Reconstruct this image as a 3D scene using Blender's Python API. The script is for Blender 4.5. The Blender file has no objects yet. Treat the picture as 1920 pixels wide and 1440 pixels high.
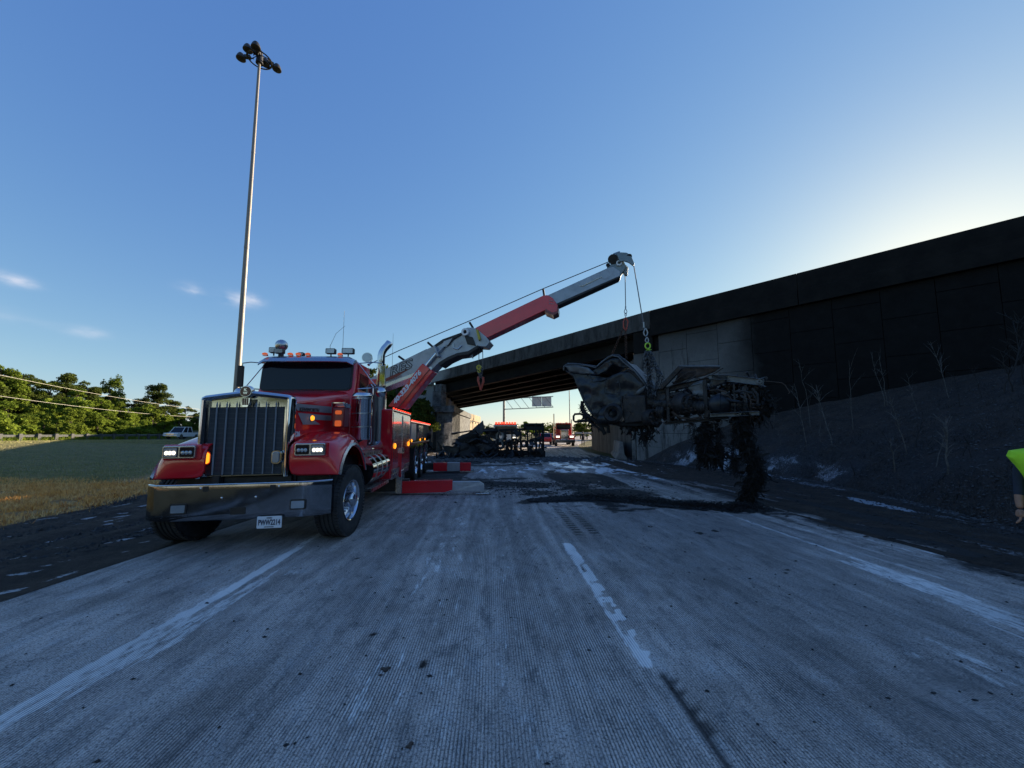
import bpy, bmesh, math, random
import numpy as np
from mathutils import Vector, Matrix, noise as mnoise
R = math.radians
random.seed(7); np.random.seed(7)
scene = bpy.context.scene
col = scene.collection

# ---------------------------------------------------------------- camera, world, sun, exposure
FOC, CX, CY, EYE = 720.0, 960.0, 743.0, 1.53          # focal length and principal point in px of the 1920 px frame
PITCH = math.atan(70 / 720)
camd = bpy.data.cameras.new('camera'); cam = bpy.data.objects.new('camera', camd); col.objects.link(cam)
camd.sensor_width = 36; camd.lens = FOC / 1920 * 36; camd.shift_y = 23 / 1920
camd.clip_start = 0.05; camd.clip_end = 6000
cam.location = (0, 0, EYE); cam.rotation_euler = (R(90) + PITCH, 0, 0)
scene.camera = cam
scene.render.resolution_x, scene.render.resolution_y = 1024, 768

SUN_AZ, SUN_EL = 50.0, 14.8                              # azimuth clockwise from +Y
world = bpy.data.worlds.new('World'); scene.world = world; world.use_nodes = True
nt = world.node_tree; nt.nodes.clear()
wo = nt.nodes.new('ShaderNodeOutputWorld'); bg = nt.nodes.new('ShaderNodeBackground')
sky = nt.nodes.new('ShaderNodeTexSky'); sky.sky_type = 'NISHITA'; sky.sun_disc = False
sky.sun_elevation = R(SUN_EL); sky.sun_rotation = R(SUN_AZ)
sky.air_density = 1.0; sky.dust_density = 0.3; sky.ozone_density = 2.5; sky.altitude = 200
bg.inputs['Strength'].default_value = 0.120
# a few small fair-weather clouds low in the north-west
tc = nt.nodes.new('ShaderNodeTexCoord')
def wmath(op, a, b=None):
    n = nt.nodes.new('ShaderNodeMath'); n.operation = op
    for i, v in enumerate((a, b)):
        if v is None: continue
        if isinstance(v, (int, float)): n.inputs[i].default_value = v
        else: nt.links.new(v, n.inputs[i])
    return n.outputs[0]
def pdir(px, py):
    cp, sp = math.cos(PITCH), math.sin(PITCH)
    a = (px - CX) / FOC; b = (CY - py) / FOC
    return Vector((a, cp - b * sp, sp + b * cp))
nz = nt.nodes.new('ShaderNodeTexNoise'); nz.inputs['Scale'].default_value = 26; nz.inputs['Detail'].default_value = 6
mpn = nt.nodes.new('ShaderNodeMapping'); mpn.inputs['Scale'].default_value = (1, 1, 2.2)
nt.links.new(tc.outputs['Generated'], mpn.inputs[0]); nt.links.new(mpn.outputs[0], nz.inputs['Vector'])
total = None
for px, py, rx, rz, s in [(5, 520, .020, .008, 1), (48, 532, .014, .006, .8), (357, 541, .018, .0095, .5), (366, 549, .010, .006, .6),
                          (450, 561, .026, .012, 1.0), (476, 563, .016, .009, .6), (167, 624, .018, .008, .6), (20, 597, .05, .006, .12), (115, 620, .04, .005, .08),
                          (-160, 560, .05, .015, .8), (-420, 600, .08, .02, .8)]:
    d = pdir(px, py).normalized(); side = Vector((d.y, -d.x, 0)).normalized(); up = side.cross(d)
    def dotn(v):
        n = nt.nodes.new('ShaderNodeVectorMath'); n.operation = 'DOT_PRODUCT'; n.inputs[1].default_value = v
        nt.links.new(tc.outputs['Generated'], n.inputs[0]); return n.outputs['Value']
    a = wmath('DIVIDE', dotn(side), rx); b = wmath('DIVIDE', dotn(up), rz)
    r2 = wmath('ADD', wmath('MULTIPLY', a, a), wmath('MULTIPLY', b, b))
    blob = wmath('MULTIPLY', wmath('EXPONENT', wmath('MULTIPLY', r2, -0.9)), s)
    front = wmath('GREATER_THAN', dotn(d), 0.5)
    blob = wmath('MULTIPLY', blob, front)
    total = blob if total is None else wmath('ADD', total, blob)
dens = nt.nodes.new('ShaderNodeMath'); dens.operation = 'MULTIPLY'; dens.use_clamp = True
nt.links.new(total, dens.inputs[0])
nt.links.new(wmath('MULTIPLY', wmath('SUBTRACT', nz.outputs['Fac'], 0.30), 2.6), dens.inputs[1])
mixc = nt.nodes.new('ShaderNodeMixRGB'); mixc.inputs[2].default_value = (2.45, 2.45, 2.7, 1)
nt.links.new(wmath('MULTIPLY', dens.outputs[0], 0.6), mixc.inputs[0])
sr = nt.nodes.new('ShaderNodeSeparateColor'); cr = nt.nodes.new('ShaderNodeCombineColor'); nt.links.new(sky.outputs[0], sr.inputs[0])
for i_, (g_, k_) in enumerate(((.90, .466), (.73, .631), (.34, 1.237))):      # tone response of the phone camera for the sky, per channel
    nt.links.new(wmath('MINIMUM', wmath('MULTIPLY', wmath('POWER', sr.outputs[i_], g_), k_), 3.6), cr.inputs[i_])
nt.links.new(cr.outputs[0], mixc.inputs[1])
nt.links.new(mixc.outputs[0], bg.inputs[0]); nt.links.new(bg.outputs[0], wo.inputs[0])

sund = bpy.data.lights.new('sun', 'SUN'); sun = bpy.data.objects.new('sun', sund); col.objects.link(sun)
sund.energy = 4.6; sund.angle = R(0.5); sund.color = (1.0, 0.83, 0.62)
sdir = Vector((math.sin(R(SUN_AZ)) * math.cos(R(SUN_EL)), math.cos(R(SUN_AZ)) * math.cos(R(SUN_EL)), math.sin(R(SUN_EL))))
sun.rotation_euler = sdir.to_track_quat('Z', 'Y').to_euler(); sun.location = (60, 60, 60)
vs = scene.view_settings
scene.display_settings.display_device = 'sRGB'
vs.view_transform = 'Standard'; vs.look = 'None'; vs.exposure = 1.6; vs.gamma = 1; vs.use_curve_mapping = False
scene.cycles.max_bounces = 6; scene.cycles.diffuse_bounces = 3; scene.cycles.glossy_bounces = 4
scene.cycles.transparent_max_bounces = 8; scene.cycles.volume_bounces = 0

# ---------------------------------------------------------------- pixel rays -> points at a real distance
def on_plane(px, py, p, n):
    d = pdir(px, py); o = Vector((0, 0, EYE)); n = Vector(n)
    t = (Vector(p) - o).dot(n) / d.dot(n)
    return o + d * t
def at(px, py, Y): return on_plane(px, py, (0, Y, 0), (0, 1, 0))
def ground_at(px, py, z=0.0): return on_plane(px, py, (0, 0, z), (0, 0, 1))

# ---------------------------------------------------------------- mesh builder
class MB:
    def __init__(self): self.v = []; self.f = []; self.s = []
    def add(self, vs_, fs, smooth=False):
        b = len(self.v); self.v += [Vector(q) for q in vs_]
        for f in fs: self.f.append([b + i for i in f]); self.s.append(smooth)
        return self
    def box(self, c, d, ax=None):
        c = Vector(c); X, Y, Z = ax if ax else (Vector((1, 0, 0)), Vector((0, 1, 0)), Vector((0, 0, 1)))
        hx, hy, hz = d[0] / 2, d[1] / 2, d[2] / 2
        p = [c + X * (sx * hx) + Y * (sy * hy) + Z * (sz * hz) for sz in (-1, 1) for sy in (-1, 1) for sx in (-1, 1)]
        return self.add(p, [(0, 2, 3, 1), (4, 5, 7, 6), (0, 1, 5, 4), (2, 6, 7, 3), (0, 4, 6, 2), (1, 3, 7, 5)])
    def b2(self, x0, x1, y0, y1, z0, z1):
        return self.box(((x0 + x1) / 2, (y0 + y1) / 2, (z0 + z1) / 2), (abs(x1 - x0), abs(y1 - y0), abs(z1 - z0)))
    def beam(self, p0, p1, w, h, up=(0, 0, 1), w1=None, h1=None):
        p0, p1 = Vector(p0), Vector(p1); d = (p1 - p0).normalized(); s = d.cross(Vector(up)).normalized(); u = s.cross(d)
        w1 = w if w1 is None else w1; h1 = h if h1 is None else h1
        p = []
        for q, a, b in ((p0, w, h), (p1, w1, h1)):
            p += [q - s * a / 2 - u * b / 2, q + s * a / 2 - u * b / 2, q + s * a / 2 + u * b / 2, q - s * a / 2 + u * b / 2]
        return self.add(p, [(3, 2, 1, 0), (4, 5, 6, 7), (0, 1, 5, 4), (1, 2, 6, 5), (2, 3, 7, 6), (3, 0, 4, 7)])
    def cyl(self, p0, p1, r, r1=None, n=16, cap=True):
        p0, p1 = Vector(p0), Vector(p1); r1 = r if r1 is None else r1
        d = (p1 - p0).normalized(); a = d.orthogonal().normalized(); b = d.cross(a)
        vs_ = []
        for q, rr in ((p0, r), (p1, r1)):
            for i in range(n):
                t = 2 * math.pi * i / n; vs_.append(q + (a * math.cos(t) + b * math.sin(t)) * rr)
        self.add(vs_, [(i, (i + 1) % n, n + (i + 1) % n, n + i) for i in range(n)], True)
        if cap:
            self.add(vs_[:n], [tuple(range(n))[::-1]]); self.add(vs_[n:], [tuple(range(n))])
        return self
    def tube(self, pts, r, n=8, r1=None, cap=True):
        pts = [Vector(p) for p in pts]; m = len(pts); vs_ = []
        a = None
        for k, p in enumerate(pts):
            d = (pts[min(k + 1, m - 1)] - pts[max(k - 1, 0)])
            if d.length < 1e-9: d = Vector((0, 0, 1))
            d.normalize()
            if a is None: a = d.orthogonal().normalized()
            a = (a - d * a.dot(d)); a = a.normalized() if a.length > 1e-6 else d.orthogonal().normalized()
            b = d.cross(a); rr = (r if r1 is None else r + (r1 - r) * k / max(1, m - 1)) if not isinstance(r, (list, tuple)) else r[k]
            for i in range(n):
                t = 2 * math.pi * i / n; vs_.append(p + (a * math.cos(t) + b * math.sin(t)) * rr)
        fs = [(k * n + i, k * n + (i + 1) % n, (k + 1) * n + (i + 1) % n, (k + 1) * n + i) for k in range(m - 1) for i in range(n)]
        self.add(vs_, fs, True)
        if cap: self.add(vs_[:n], [tuple(range(n))[::-1]]); self.add(vs_[-n:], [tuple(range(n))])
        return self
    def lathe(self, prof, c=(0, 0, 0), axis=(0, 0, 1), n=24, closed=False):
        """prof: (radius, distance along axis)"""
        c = Vector(c); d = Vector(axis).normalized(); a = d.orthogonal().normalized(); b = d.cross(a); vs_ = []
        for r, h in prof:
            for i in range(n):
                t = 2 * math.pi * i / n; vs_.append(c + d * h + (a * math.cos(t) + b * math.sin(t)) * r)
        m = len(prof); rng = range(m if closed else m - 1)
        return self.add(vs_, [(k * n + i, k * n + (i + 1) % n, ((k + 1) % m) * n + (i + 1) % n, ((k + 1) % m) * n + i) for k in rng for i in range(n)], True)
    def prism(self, pts, off):
        """pts: outline points (3d), off: extrusion vector"""
        pts = [Vector(p) for p in pts]; off = Vector(off); n = len(pts)
        return self.add(pts + [p + off for p in pts], [tuple(range(n))[::-1], tuple(range(n, 2 * n))] + [(i, (i + 1) % n, n + (i + 1) % n, n + i) for i in range(n)])
    def loft(self, secs, smooth=True, cap=True, closed=True):
        n = len(secs[0]); vs_ = [Vector(p) for s in secs for p in s]; m = len(secs); rr = n if closed else n - 1
        self.add(vs_, [(k * n + i, k * n + (i + 1) % n, (k + 1) * n + (i + 1) % n, (k + 1) * n + i) for k in range(m - 1) for i in range(rr)], smooth)
        if cap: self.add(vs_[:n], [tuple(range(n))[::-1]]); self.add(vs_[-n:], [tuple(range(n))])
        return self
    def grid(self, fn, nu, nv, smooth=True):
        vs_ = [fn(i / nu, j / nv) for j in range(nv + 1) for i in range(nu + 1)]
        return self.add(vs_, [(j * (nu + 1) + i, j * (nu + 1) + i + 1, (j + 1) * (nu + 1) + i + 1, (j + 1) * (nu + 1) + i) for j in range(nv) for i in range(nu)], smooth)
    def sphere(self, c, r, nu=16, nv=10, sc=(1, 1, 1)):
        c = Vector(c)
        def f(u, v):
            a, b = 2 * math.pi * u, math.pi * (v - .5)
            return c + Vector((math.cos(b) * math.cos(a) * r * sc[0], math.cos(b) * math.sin(a) * r * sc[1], math.sin(b) * r * sc[2]))
        return self.grid(f, nu, nv)
    def xf(self, M):
        self.v = [M @ q for q in self.v]; return self
    def mesh(self, name, mat):
        me = bpy.data.meshes.new(name); me.from_pydata([tuple(q) for q in self.v], [], self.f)
        me.polygons.foreach_set('use_smooth', self.s)
        if any(self.s): me.set_sharp_from_angle(angle=R(38))
        if mat is not None: me.materials.append(mat)
        return me
    def build(self, name, mat, parent=None, bevel=0, world_co=False, fixn=True, seg=2):
        if world_co and parent is not None:
            Mi = WM[parent.name].inverted(); self.v = [Mi @ q for q in self.v]
        me = self.mesh(name, mat)
        if fixn:
            bm = bmesh.new(); bm.from_mesh(me); bmesh.ops.recalc_face_normals(bm, faces=bm.faces); bm.to_mesh(me); bm.free()
        o = bpy.data.objects.new(name, me); col.objects.link(o)
        if parent is not None: o.parent = parent; WM[o.name] = WM[parent.name]
        else: WM[o.name] = Matrix.Identity(4)
        if bevel:
            m = o.modifiers.new('bevel', 'BEVEL'); m.width = bevel; m.segments = seg; m.limit_method = 'ANGLE'; m.angle_limit = R(40)
            m.harden_normals = False
        return o
WM = {}
def empty(name, loc=(0, 0, 0), rz=0.0):
    o = bpy.data.objects.new(name, None); col.objects.link(o); o.location = loc; o.rotation_euler = (0, 0, rz)
    o.empty_display_size = 0.3
    WM[o.name] = Matrix.Translation(loc) @ Matrix.Rotation(rz, 4, 'Z'); return o
def tag(o, label=None, cat=None, group=None, kind=None):
    if label: o['label'] = label
    if cat: o['category'] = cat
    if group: o['group'] = group
    if kind: o['kind'] = kind
    return o
def copy_tree(o, loc=None, rz=None, parent=None):
    c = o.copy(); col.objects.link(c)
    if parent is not None: c.parent = parent
    if loc is not None: c.location = loc
    if rz is not None: c.rotation_euler = (0, 0, rz)
    for ch in list(o.children): copy_tree(ch, parent=c)
    return c
def np_mesh(name, verts, faces_flat, per, mat, smooth=False):
    """fast mesh from arrays: verts (n,3), faces_flat ints, per = verts per face"""
    me = bpy.data.meshes.new(name); n = len(verts); nf = len(faces_flat) // per
    me.vertices.add(n); me.vertices.foreach_set('co', np.asarray(verts, dtype=np.float32).ravel())
    me.loops.add(nf * per); me.loops.foreach_set('vertex_index', np.asarray(faces_flat, dtype=np.int32))
    me.polygons.add(nf); me.polygons.foreach_set('loop_start', np.arange(nf, dtype=np.int32) * per)
    me.polygons.foreach_set('loop_total', np.full(nf, per, dtype=np.int32))
    me.polygons.foreach_set('use_smooth', np.full(nf, smooth))
    if mat: me.materials.append(mat)
    me.update(calc_edges=True); me.validate(); return me
def link(me, name, parent=None, loc=None):
    o = bpy.data.objects.new(name, me); col.objects.link(o)
    if parent is not None: o.parent = parent
    if loc is not None: o.location = loc
    WM[o.name] = Matrix.Identity(4)
    return o

# ---------------------------------------------------------------- numpy noise
def vnoise(x, y, seed=0):
    xi = np.floor(x).astype(np.int64); yi = np.floor(y).astype(np.int64); xf = x - xi; yf = y - yi
    def h(a, b):
        n = (a * 374761393 + b * 668265263 + seed * 982451653) & 0xFFFFFFFF
        n = ((n ^ (n >> 13)) * 1274126177) & 0xFFFFFFFF
        return ((n ^ (n >> 16)) & 0xFFFF) / 65535.0
    sx = xf * xf * (3 - 2 * xf); sy = yf * yf * (3 - 2 * yf)
    a = h(xi, yi); b = h(xi + 1, yi); c = h(xi, yi + 1); d = h(xi + 1, yi + 1)
    return (a * (1 - sx) + b * sx) * (1 - sy) + (c * (1 - sx) + d * sx) * sy
def fbm(x, y, seed=0, oct=4, gain=.5):
    t = 0; a = 1; s = 0
    for k in range(oct):
        t = t + a * vnoise(x * 2 ** k, y * 2 ** k, seed + k * 17); s += a; a *= gain
    return t / s
def sstep(a, b, x):
    t = np.clip((x - a) / (b - a), 0, 1); return t * t * (3 - 2 * t)

# ---------------------------------------------------------------- materials
class NT:
    def __init__(self, name):
        self.m = bpy.data.materials.new(name); self.m.use_nodes = True; self.t = self.m.node_tree
        self.bsdf = self.t.nodes['Principled BSDF']; self.out = self.t.nodes['Material Output']
    def n(self, ty, **kw):
        x = self.t.nodes.new('ShaderNode' + ty)
        for k, v in kw.items(): setattr(x, k, v)
        return x
    def l(self, a, b): self.t.links.new(a, b)
    def val(self, sock, v):
        if hasattr(v, 'is_linked') or hasattr(v, 'links'): self.l(v, sock)
        else: sock.default_value = v
    def coord(self, kind='Object', scale=(1, 1, 1), rot=(0, 0, 0)):
        tc_ = self.n('TexCoord'); mp = self.n('Mapping'); mp.inputs['Scale'].default_value = scale; mp.inputs['Rotation'].default_value = rot
        self.l(tc_.outputs[kind], mp.inputs[0]); return mp.outputs[0]
    def noise(self, scale, detail=4, vec=None, rough=.55, dist=0):
        x = self.n('TexNoise'); x.inputs['Scale'].default_value = scale; x.inputs['Detail'].default_value = detail
        x.inputs['Roughness'].default_value = rough; x.inputs['Distortion'].default_value = dist
        self.l(vec if vec is not None else self.coord(), x.inputs['Vector']); return x.outputs['Fac']
    def ramp(self, fac, stops, interp='LINEAR'):
        x = self.n('ValToRGB'); e = x.color_ramp; e.interpolation = interp
        while len(e.elements) < len(stops): e.elements.new(.5)
        for el, (p, c) in zip(e.elements, stops):
            el.position = p; el.color = (c, c, c, 1) if isinstance(c, (int, float)) else (*c, 1)
        self.l(fac, x.inputs[0]); return x.outputs[0]
    def mix(self, fac, a, b, mode='MIX'):
        x = self.n('MixRGB', blend_type=mode); self.val(x.inputs[0], fac)
        for i, v in ((1, a), (2, b)):
            if isinstance(v, tuple) and len(v) == 3: v = (*v, 1)
            self.val(x.inputs[i], v)
        return x.outputs[0]
    def math(self, op, a, b=0.0, clamp=False):
        x = self.n('Math', operation=op, use_clamp=clamp); self.val(x.inputs[0], a); self.val(x.inputs[1], b); return x.outputs[0]
    def bump(self, h, strength=.3, dist=.01, base=None):
        x = self.n('Bump'); x.inputs['Strength'].default_value = strength; x.inputs['Distance'].default_value = dist
        self.l(h, x.inputs['Height'])
        if base is not None: self.l(base, x.inputs['Normal'])
        return x.outputs[0]
    def set(self, **kw):
        for k, v in kw.items():
            s = self.bsdf.inputs[k.replace('_', ' ')]
            if isinstance(v, tuple) and len(v) == 3: v = (*v, 1)
            self.val(s, v)
        return self
def mat(name, c, rough=.5, metal=0.0, var=.18, vs_=3.0, bump=0.0, bs=60.0, coat=0.0, dirt=0.0, dirtc=(.06, .05, .04), emit=None, es=0.0, rvar=.12):
    t = NT(name); c2 = tuple(min(1, x * (1 + var)) for x in c); c1 = tuple(x * (1 - var) for x in c)
    f = t.noise(vs_, 5); colr = t.mix(t.ramp(f, [(.3, 0), (.7, 1)]), c1, c2)
    if dirt:
        d = t.noise(vs_ * 2.3 + 1.1, 7, rough=.7); colr = t.mix(t.math('MULTIPLY', t.ramp(d, [(.45, 0), (.72, 1)]), dirt), colr, dirtc)
    t.set(Base_Color=colr, Metallic=metal)
    t.set(Roughness=t.math('ADD', t.math('MULTIPLY', t.noise(vs_ * 4, 4), rvar), max(.02, rough - rvar / 2)))
    if coat: t.set(Coat_Weight=coat, Coat_Roughness=.06)
    if bump: t.set(Normal=t.bump(t.noise(bs, 5), bump, .01))
    if emit: t.set(Emission_Color=emit, Emission_Strength=es)
    return t.m
def emat(name, c, s): return mat(name, c, .3, var=0, emit=c, es=s)
M = {}
M['red'] = mat('red_paint', (.74, .014, .026), .17, var=.10, vs_=1.5, coat=.8, dirt=.12, dirtc=(.10, .03, .03))
M['dkred'] = mat('dark_red_paint', (.22, .012, .016), .35, var=.15, coat=.4, dirt=.3)
M['chrome'] = mat('chrome', (.62, .63, .66), .05, 1.0, var=.04, rvar=.05)
M['dullchrome'] = mat('road_dusted_chrome', (.30, .30, .315), .10, 1.0, var=.12, vs_=2.2, dirt=.35, dirtc=(.13, .12, .115), rvar=.12)
M['steel'] = mat('brushed_steel', (.50, .51, .53), .28, 1.0, var=.1, rvar=.15)
M['alu'] = mat('aluminium_wheel', (.72, .73, .76), .14, 1.0, var=.06)
M['rubber'] = mat('tyre_rubber', (.028, .028, .030), .78, var=.35, vs_=6, bump=.25, bs=90, dirt=.5, dirtc=(.075, .07, .065))
M['black'] = mat('black_plastic', (.012, .012, .014), .5, var=.2)
M['frame'] = mat('grimy_frame', (.022, .021, .021), .65, var=.4, bump=.2, dirt=.6, dirtc=(.06, .055, .05))
M['glass'] = mat('dark_tinted_glass', (.003, .006, .013), .05, var=.1)
M['glass'].node_tree.nodes['Principled BSDF'].inputs['Specular IOR Level'].default_value = .38
M['bars'] = mat('grille_bar_silver', (.48, .49, .52), .35, .3, var=.1)
M['silver'] = mat('silver_boom_paint', (.36, .39, .43), .34, .25, var=.1, vs_=2, dirt=.35, dirtc=(.12, .12, .12))
M['white'] = mat('white_lettering', (.78, .80, .82), .4, var=.04)
M['plate'] = mat('licence_plate_white', (.72, .75, .80), .35, var=.05)
M['navy'] = mat('navy_lettering', (.015, .02, .06), .5, var=.05)
M['greystripe'] = mat('grey_stripe_vinyl', (.26, .27, .28), .45, 0, var=.08)
M['amber'] = emat('amber_lamp_lit', (1.0, .33, .02), .62)
M['orange'] = emat('orange_marker_glow', (1.0, .16, .03), .13)  # faint glow put into orange lenses; the cowl lamps are unlit
M['lens_off'] = mat('clear_lens', (.42, .46, .50), .08, .4, var=.15)
M['headlit'] = emat('headlamp_lit', (1.0, .88, .66), .8)
M['redled'] = emat('red_led_lit', (1.0, .05, .02), .9)
M['yellow'] = mat('faded_yellow_paint', (.50, .42, .04), .5, dirt=.3)
M['hookred'] = mat('red_hook_paint', (.45, .06, .03), .5, dirt=.4)
M['hookgreen'] = mat('lime_hook_paint', (.45, .72, .04), .45, dirt=.2)
M['rust'] = mat('rusty_chain', (.10, .055, .04), .7, .5, var=.4, vs_=8)
M['galv'] = mat('galvanised_steel', (.34, .35, .35), .5, .7, var=.15, vs_=2)
M['wire'] = mat('wire_rope_steel', (.11, .11, .12), .45, .8, var=.2, vs_=20)
def text(body, size, mat_, name, parent, Mx, ext=.003, sx=1.0, shear=0.0, world_co=True, bold=0.0):
    """flat lettering as a thin mesh; Mx places it (x right, y up, z out)"""
    cu = bpy.data.curves.new(name, 'FONT'); cu.body = body; cu.size = size; cu.extrude = ext; cu.align_x = 'CENTER'; cu.align_y = 'CENTER'
    cu.shear = shear; cu.offset = bold; cu.resolution_u = 2
    o = bpy.data.objects.new(name, cu); col.objects.link(o)
    bpy.context.view_layer.update()
    me = bpy.data.meshes.new_from_object(o.evaluated_get(bpy.context.evaluated_depsgraph_get()))
    bpy.data.objects.remove(o); bpy.data.curves.remove(cu)
    MM = Mx @ Matrix.Diagonal((sx, 1, 1, 1))
    if world_co and parent is not None: MM = WM[parent.name].inverted() @ MM
    me.transform(MM); me.materials.clear(); me.materials.append(mat_); me.name = name
    ob = bpy.data.objects.new(name, me); col.objects.link(ob)
    if parent is not None: ob.parent = parent; WM[ob.name] = WM[parent.name]
    return ob
def basis(o, x, y, z):
    x, y, z = Vector(x), Vector(y), Vector(z)
    return Matrix(((x.x, y.x, z.x, o[0]), (x.y, y.y, z.y, o[1]), (x.z, y.z, z.z, o[2]), (0, 0, 0, 1)))
# ================================================================= SETTING
BD = Vector((-.731, .682, 0)); BN = Vector((.682, .731, 0)); JN = Vector((8.0, 21.6, 0))   # overpass direction, its normal, the expansion joint
def BP(s, n, z): return JN + BD * s + BN * n + Vector((0, 0, z))
def curve_c(v):
    v = np.asarray(v, dtype=float); a = -.0527 * v; b = np.where(v > 15, .0033 * (np.minimum(v, 60) - 15) ** 2, 0)
    return a + b + np.where(v > 60, (v - 60) * .297, 0)
def toe_x(y):
    y = np.asarray(y, dtype=float)
    return np.interp(y, [-20, 2, 6.1, 9.3, 13, 16, 19.5, 22.6, 24], [8.6, 8.2, 8.1, 9.2, 9.9, 9.3, 8.1, 7.4, 7.3])
def bank(x, y):
    d = np.maximum(0, x - toe_x(y)); h = 1.02 * d / (1 + .13 * d)
    h = np.where(y > 22.5, h * np.clip(1 - (y - 22.5) / 1.5, 0, 1), h)
    n = .682 * x + .731 * y - 21.25
    return np.where(n > .35, 0.0, h)
def ter(x, y):
    x = np.asarray(x, dtype=float); y = np.asarray(y, dtype=float)
    L = .65 * sstep(-14, -52, x) + .010 * np.maximum(0, -60 - x)
    s = (x - 8) * -.731 + (y - 21.6) * .682; n = (x - 8) * .682 + (y - 21.6) * .731
    m = np.clip(1 - (-n - .2) / 9, 0, 1) * np.clip((s - 21) / 2.5, 0, 1) * (4.6 - .012 * np.clip(s - 20, 0, 100)) * (n < .2)
    beyond = sstep(55, 90, y) * sstep(0, 20, x - curve_c(y) - 8) * 1.2
    return L + np.maximum(0, m) * sstep(-6.8, -9, x) * (s < 150) + beyond

# ---- ground sheet to the horizon
xs = np.concatenate([-np.geomspace(2500, 60, 26), np.linspace(-58, 30, 150), np.geomspace(32, 2500, 30)])
ys = np.concatenate([np.linspace(-200, -8, 20), np.linspace(-7, 70, 150), np.geomspace(72, 4000, 40)])
gx, gy = np.meshgrid(xs, ys); gz = ter(gx, gy) - .03 + .10 * (fbm(gx * .2, gy * .2, 3) - .5) * (np.abs(gx + 30) < 23) * (gy < 80)
gz = np.where((gx > -12) & (gx < 12), np.minimum(gz, ter(gx, gy) - .03), gz)
nx, ny = len(xs), len(ys)
idx = np.arange(nx * ny).reshape(ny, nx)
def quads(idx): return np.stack([idx[:-1, :-1], idx[:-1, 1:], idx[1:, 1:], idx[1:, :-1]], -1).reshape(-1)
t = NT('grass_soil')
big = t.noise(.25, 5, rough=.6); mid = t.noise(2.2, 6, rough=.7); fine = t.noise(28, 4, rough=.8)
c = t.mix(t.ramp(big, [(.35, 0), (.65, 1)]), (.062, .068, .026), (.12, .105, .05))
c = t.mix(t.ramp(mid, [(.48, 0), (.70, .75)]), c, (.16, .13, .065))
c = t.mix(t.ramp(fine, [(.35, .55), (.6, 0)]), c, (.03, .035, .012))
t.set(Base_Color=c, Roughness=.95, Normal=t.bump(fine, .8, .05)); t.bsdf.inputs['Specular IOR Level'].default_value = .15
M['grass_soil'] = t.m
me = np_mesh('ground', np.stack([gx, gy, gz], -1).reshape(-1, 3), quads(idx), 4, M['grass_soil'], True)
ground = tag(link(me, 'ground'), 'mown grass ground stretching to the horizon', kind='structure')

def attr(me, name, arr):
    a = me.attributes.new(name, 'FLOAT', 'POINT'); a.data.foreach_set('value', np.asarray(arr, dtype=np.float32).ravel())

# ---- road sheet (u across, v along), soot, foam residue and mud stored per vertex
vv = np.concatenate([np.linspace(-40, -2, 12), np.arange(-1.5, 9, .05), np.arange(9, 30, .10), np.geomspace(30, 600, 60)])
uu = np.concatenate([np.arange(-5.15, 7.2, .05)])
U, V = np.meshgrid(uu, vv)
X = U + curve_c(V); Y = V
def streak(us, vs_, seed, o=4): return fbm(U * us, V * vs_, seed, o)
def line_mask(u0, w, soft=.05, wob=.03):
    uu_ = U + (fbm(V * .7, V * 0 + 3, 91) - .5) * wob
    return sstep(w / 2 + soft, w / 2 - soft, np.abs(uu_ - u0))
white = np.zeros_like(U)
nearf = sstep(22, 12, V)
wornL = sstep(.25, .50, streak(9, .7, 5)) * sstep(.15, .5, fbm(U * 3, V * .5, 61))
white = np.maximum(white, line_mask(-2.60, .15, .05, .05) * (.46 + .42 * wornL) * sstep(9.5, 5.5, V))
white = np.maximum(white, line_mask(-2.33, .12, .12, .12) * .6 * sstep(.38, .62, streak(12, 1.3, 15)) * sstep(4.6, 3.0, V))
white = np.maximum(white, line_mask(-2.45, .7, .3, .2) * .50 * sstep(.40, .7, streak(14, .8, 25)) * sstep(7, 4, V))
dash = line_mask(1.055, .115, .012, .0) * sstep(2.55, 2.75, V) * sstep(5.62, 5.52, V)
hole = sstep(.56, .62, fbm(U * 22, V * 7, 33)) * sstep(5.0, 4.4, V) * sstep(1.02, 1.06, U + .02 * np.sin(V * 6)) 
dash = dash * (1 - .8 * hole) * (.72 + .28 * sstep(.3, .5, fbm(U * 30, V * 10, 34)))
white = np.maximum(white, dash * .86)
white = np.maximum(white, line_mask(4.50, .12, .07, .05) * (.24 + .30 * sstep(.3, .7, streak(6, .5, 41))) * sstep(9.5, 6.8, V))
for u0, w, a, sd in [(-.6, .55, .28, 51), (-1.35, .35, .16, 52), (.15, .35, .20, 53), (2.3, .6, .10, 54), (3.5, .5, .085, 55), (-3.6, .7, .17, 56), (-4.5, .5, .15, 57), (1.75, .3, .14, 58), (.55, .2, .2, 59)]:
    white = np.maximum(white, np.exp(-((U + .15 * (vnoise(V * .3, V * 0, sd) - .5) - u0) / w) ** 2) * a * 1.6 * sstep(.30, .70, streak(16, 2.2, sd, 6)) * sstep(11, 6, V))
white = np.maximum(white, .50 * sstep(.56, .74, fbm(U * .9, V * .35, 71)) * sstep(.4, .6, streak(14, 1.2, 72)) * sstep(9, 5, V))
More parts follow.
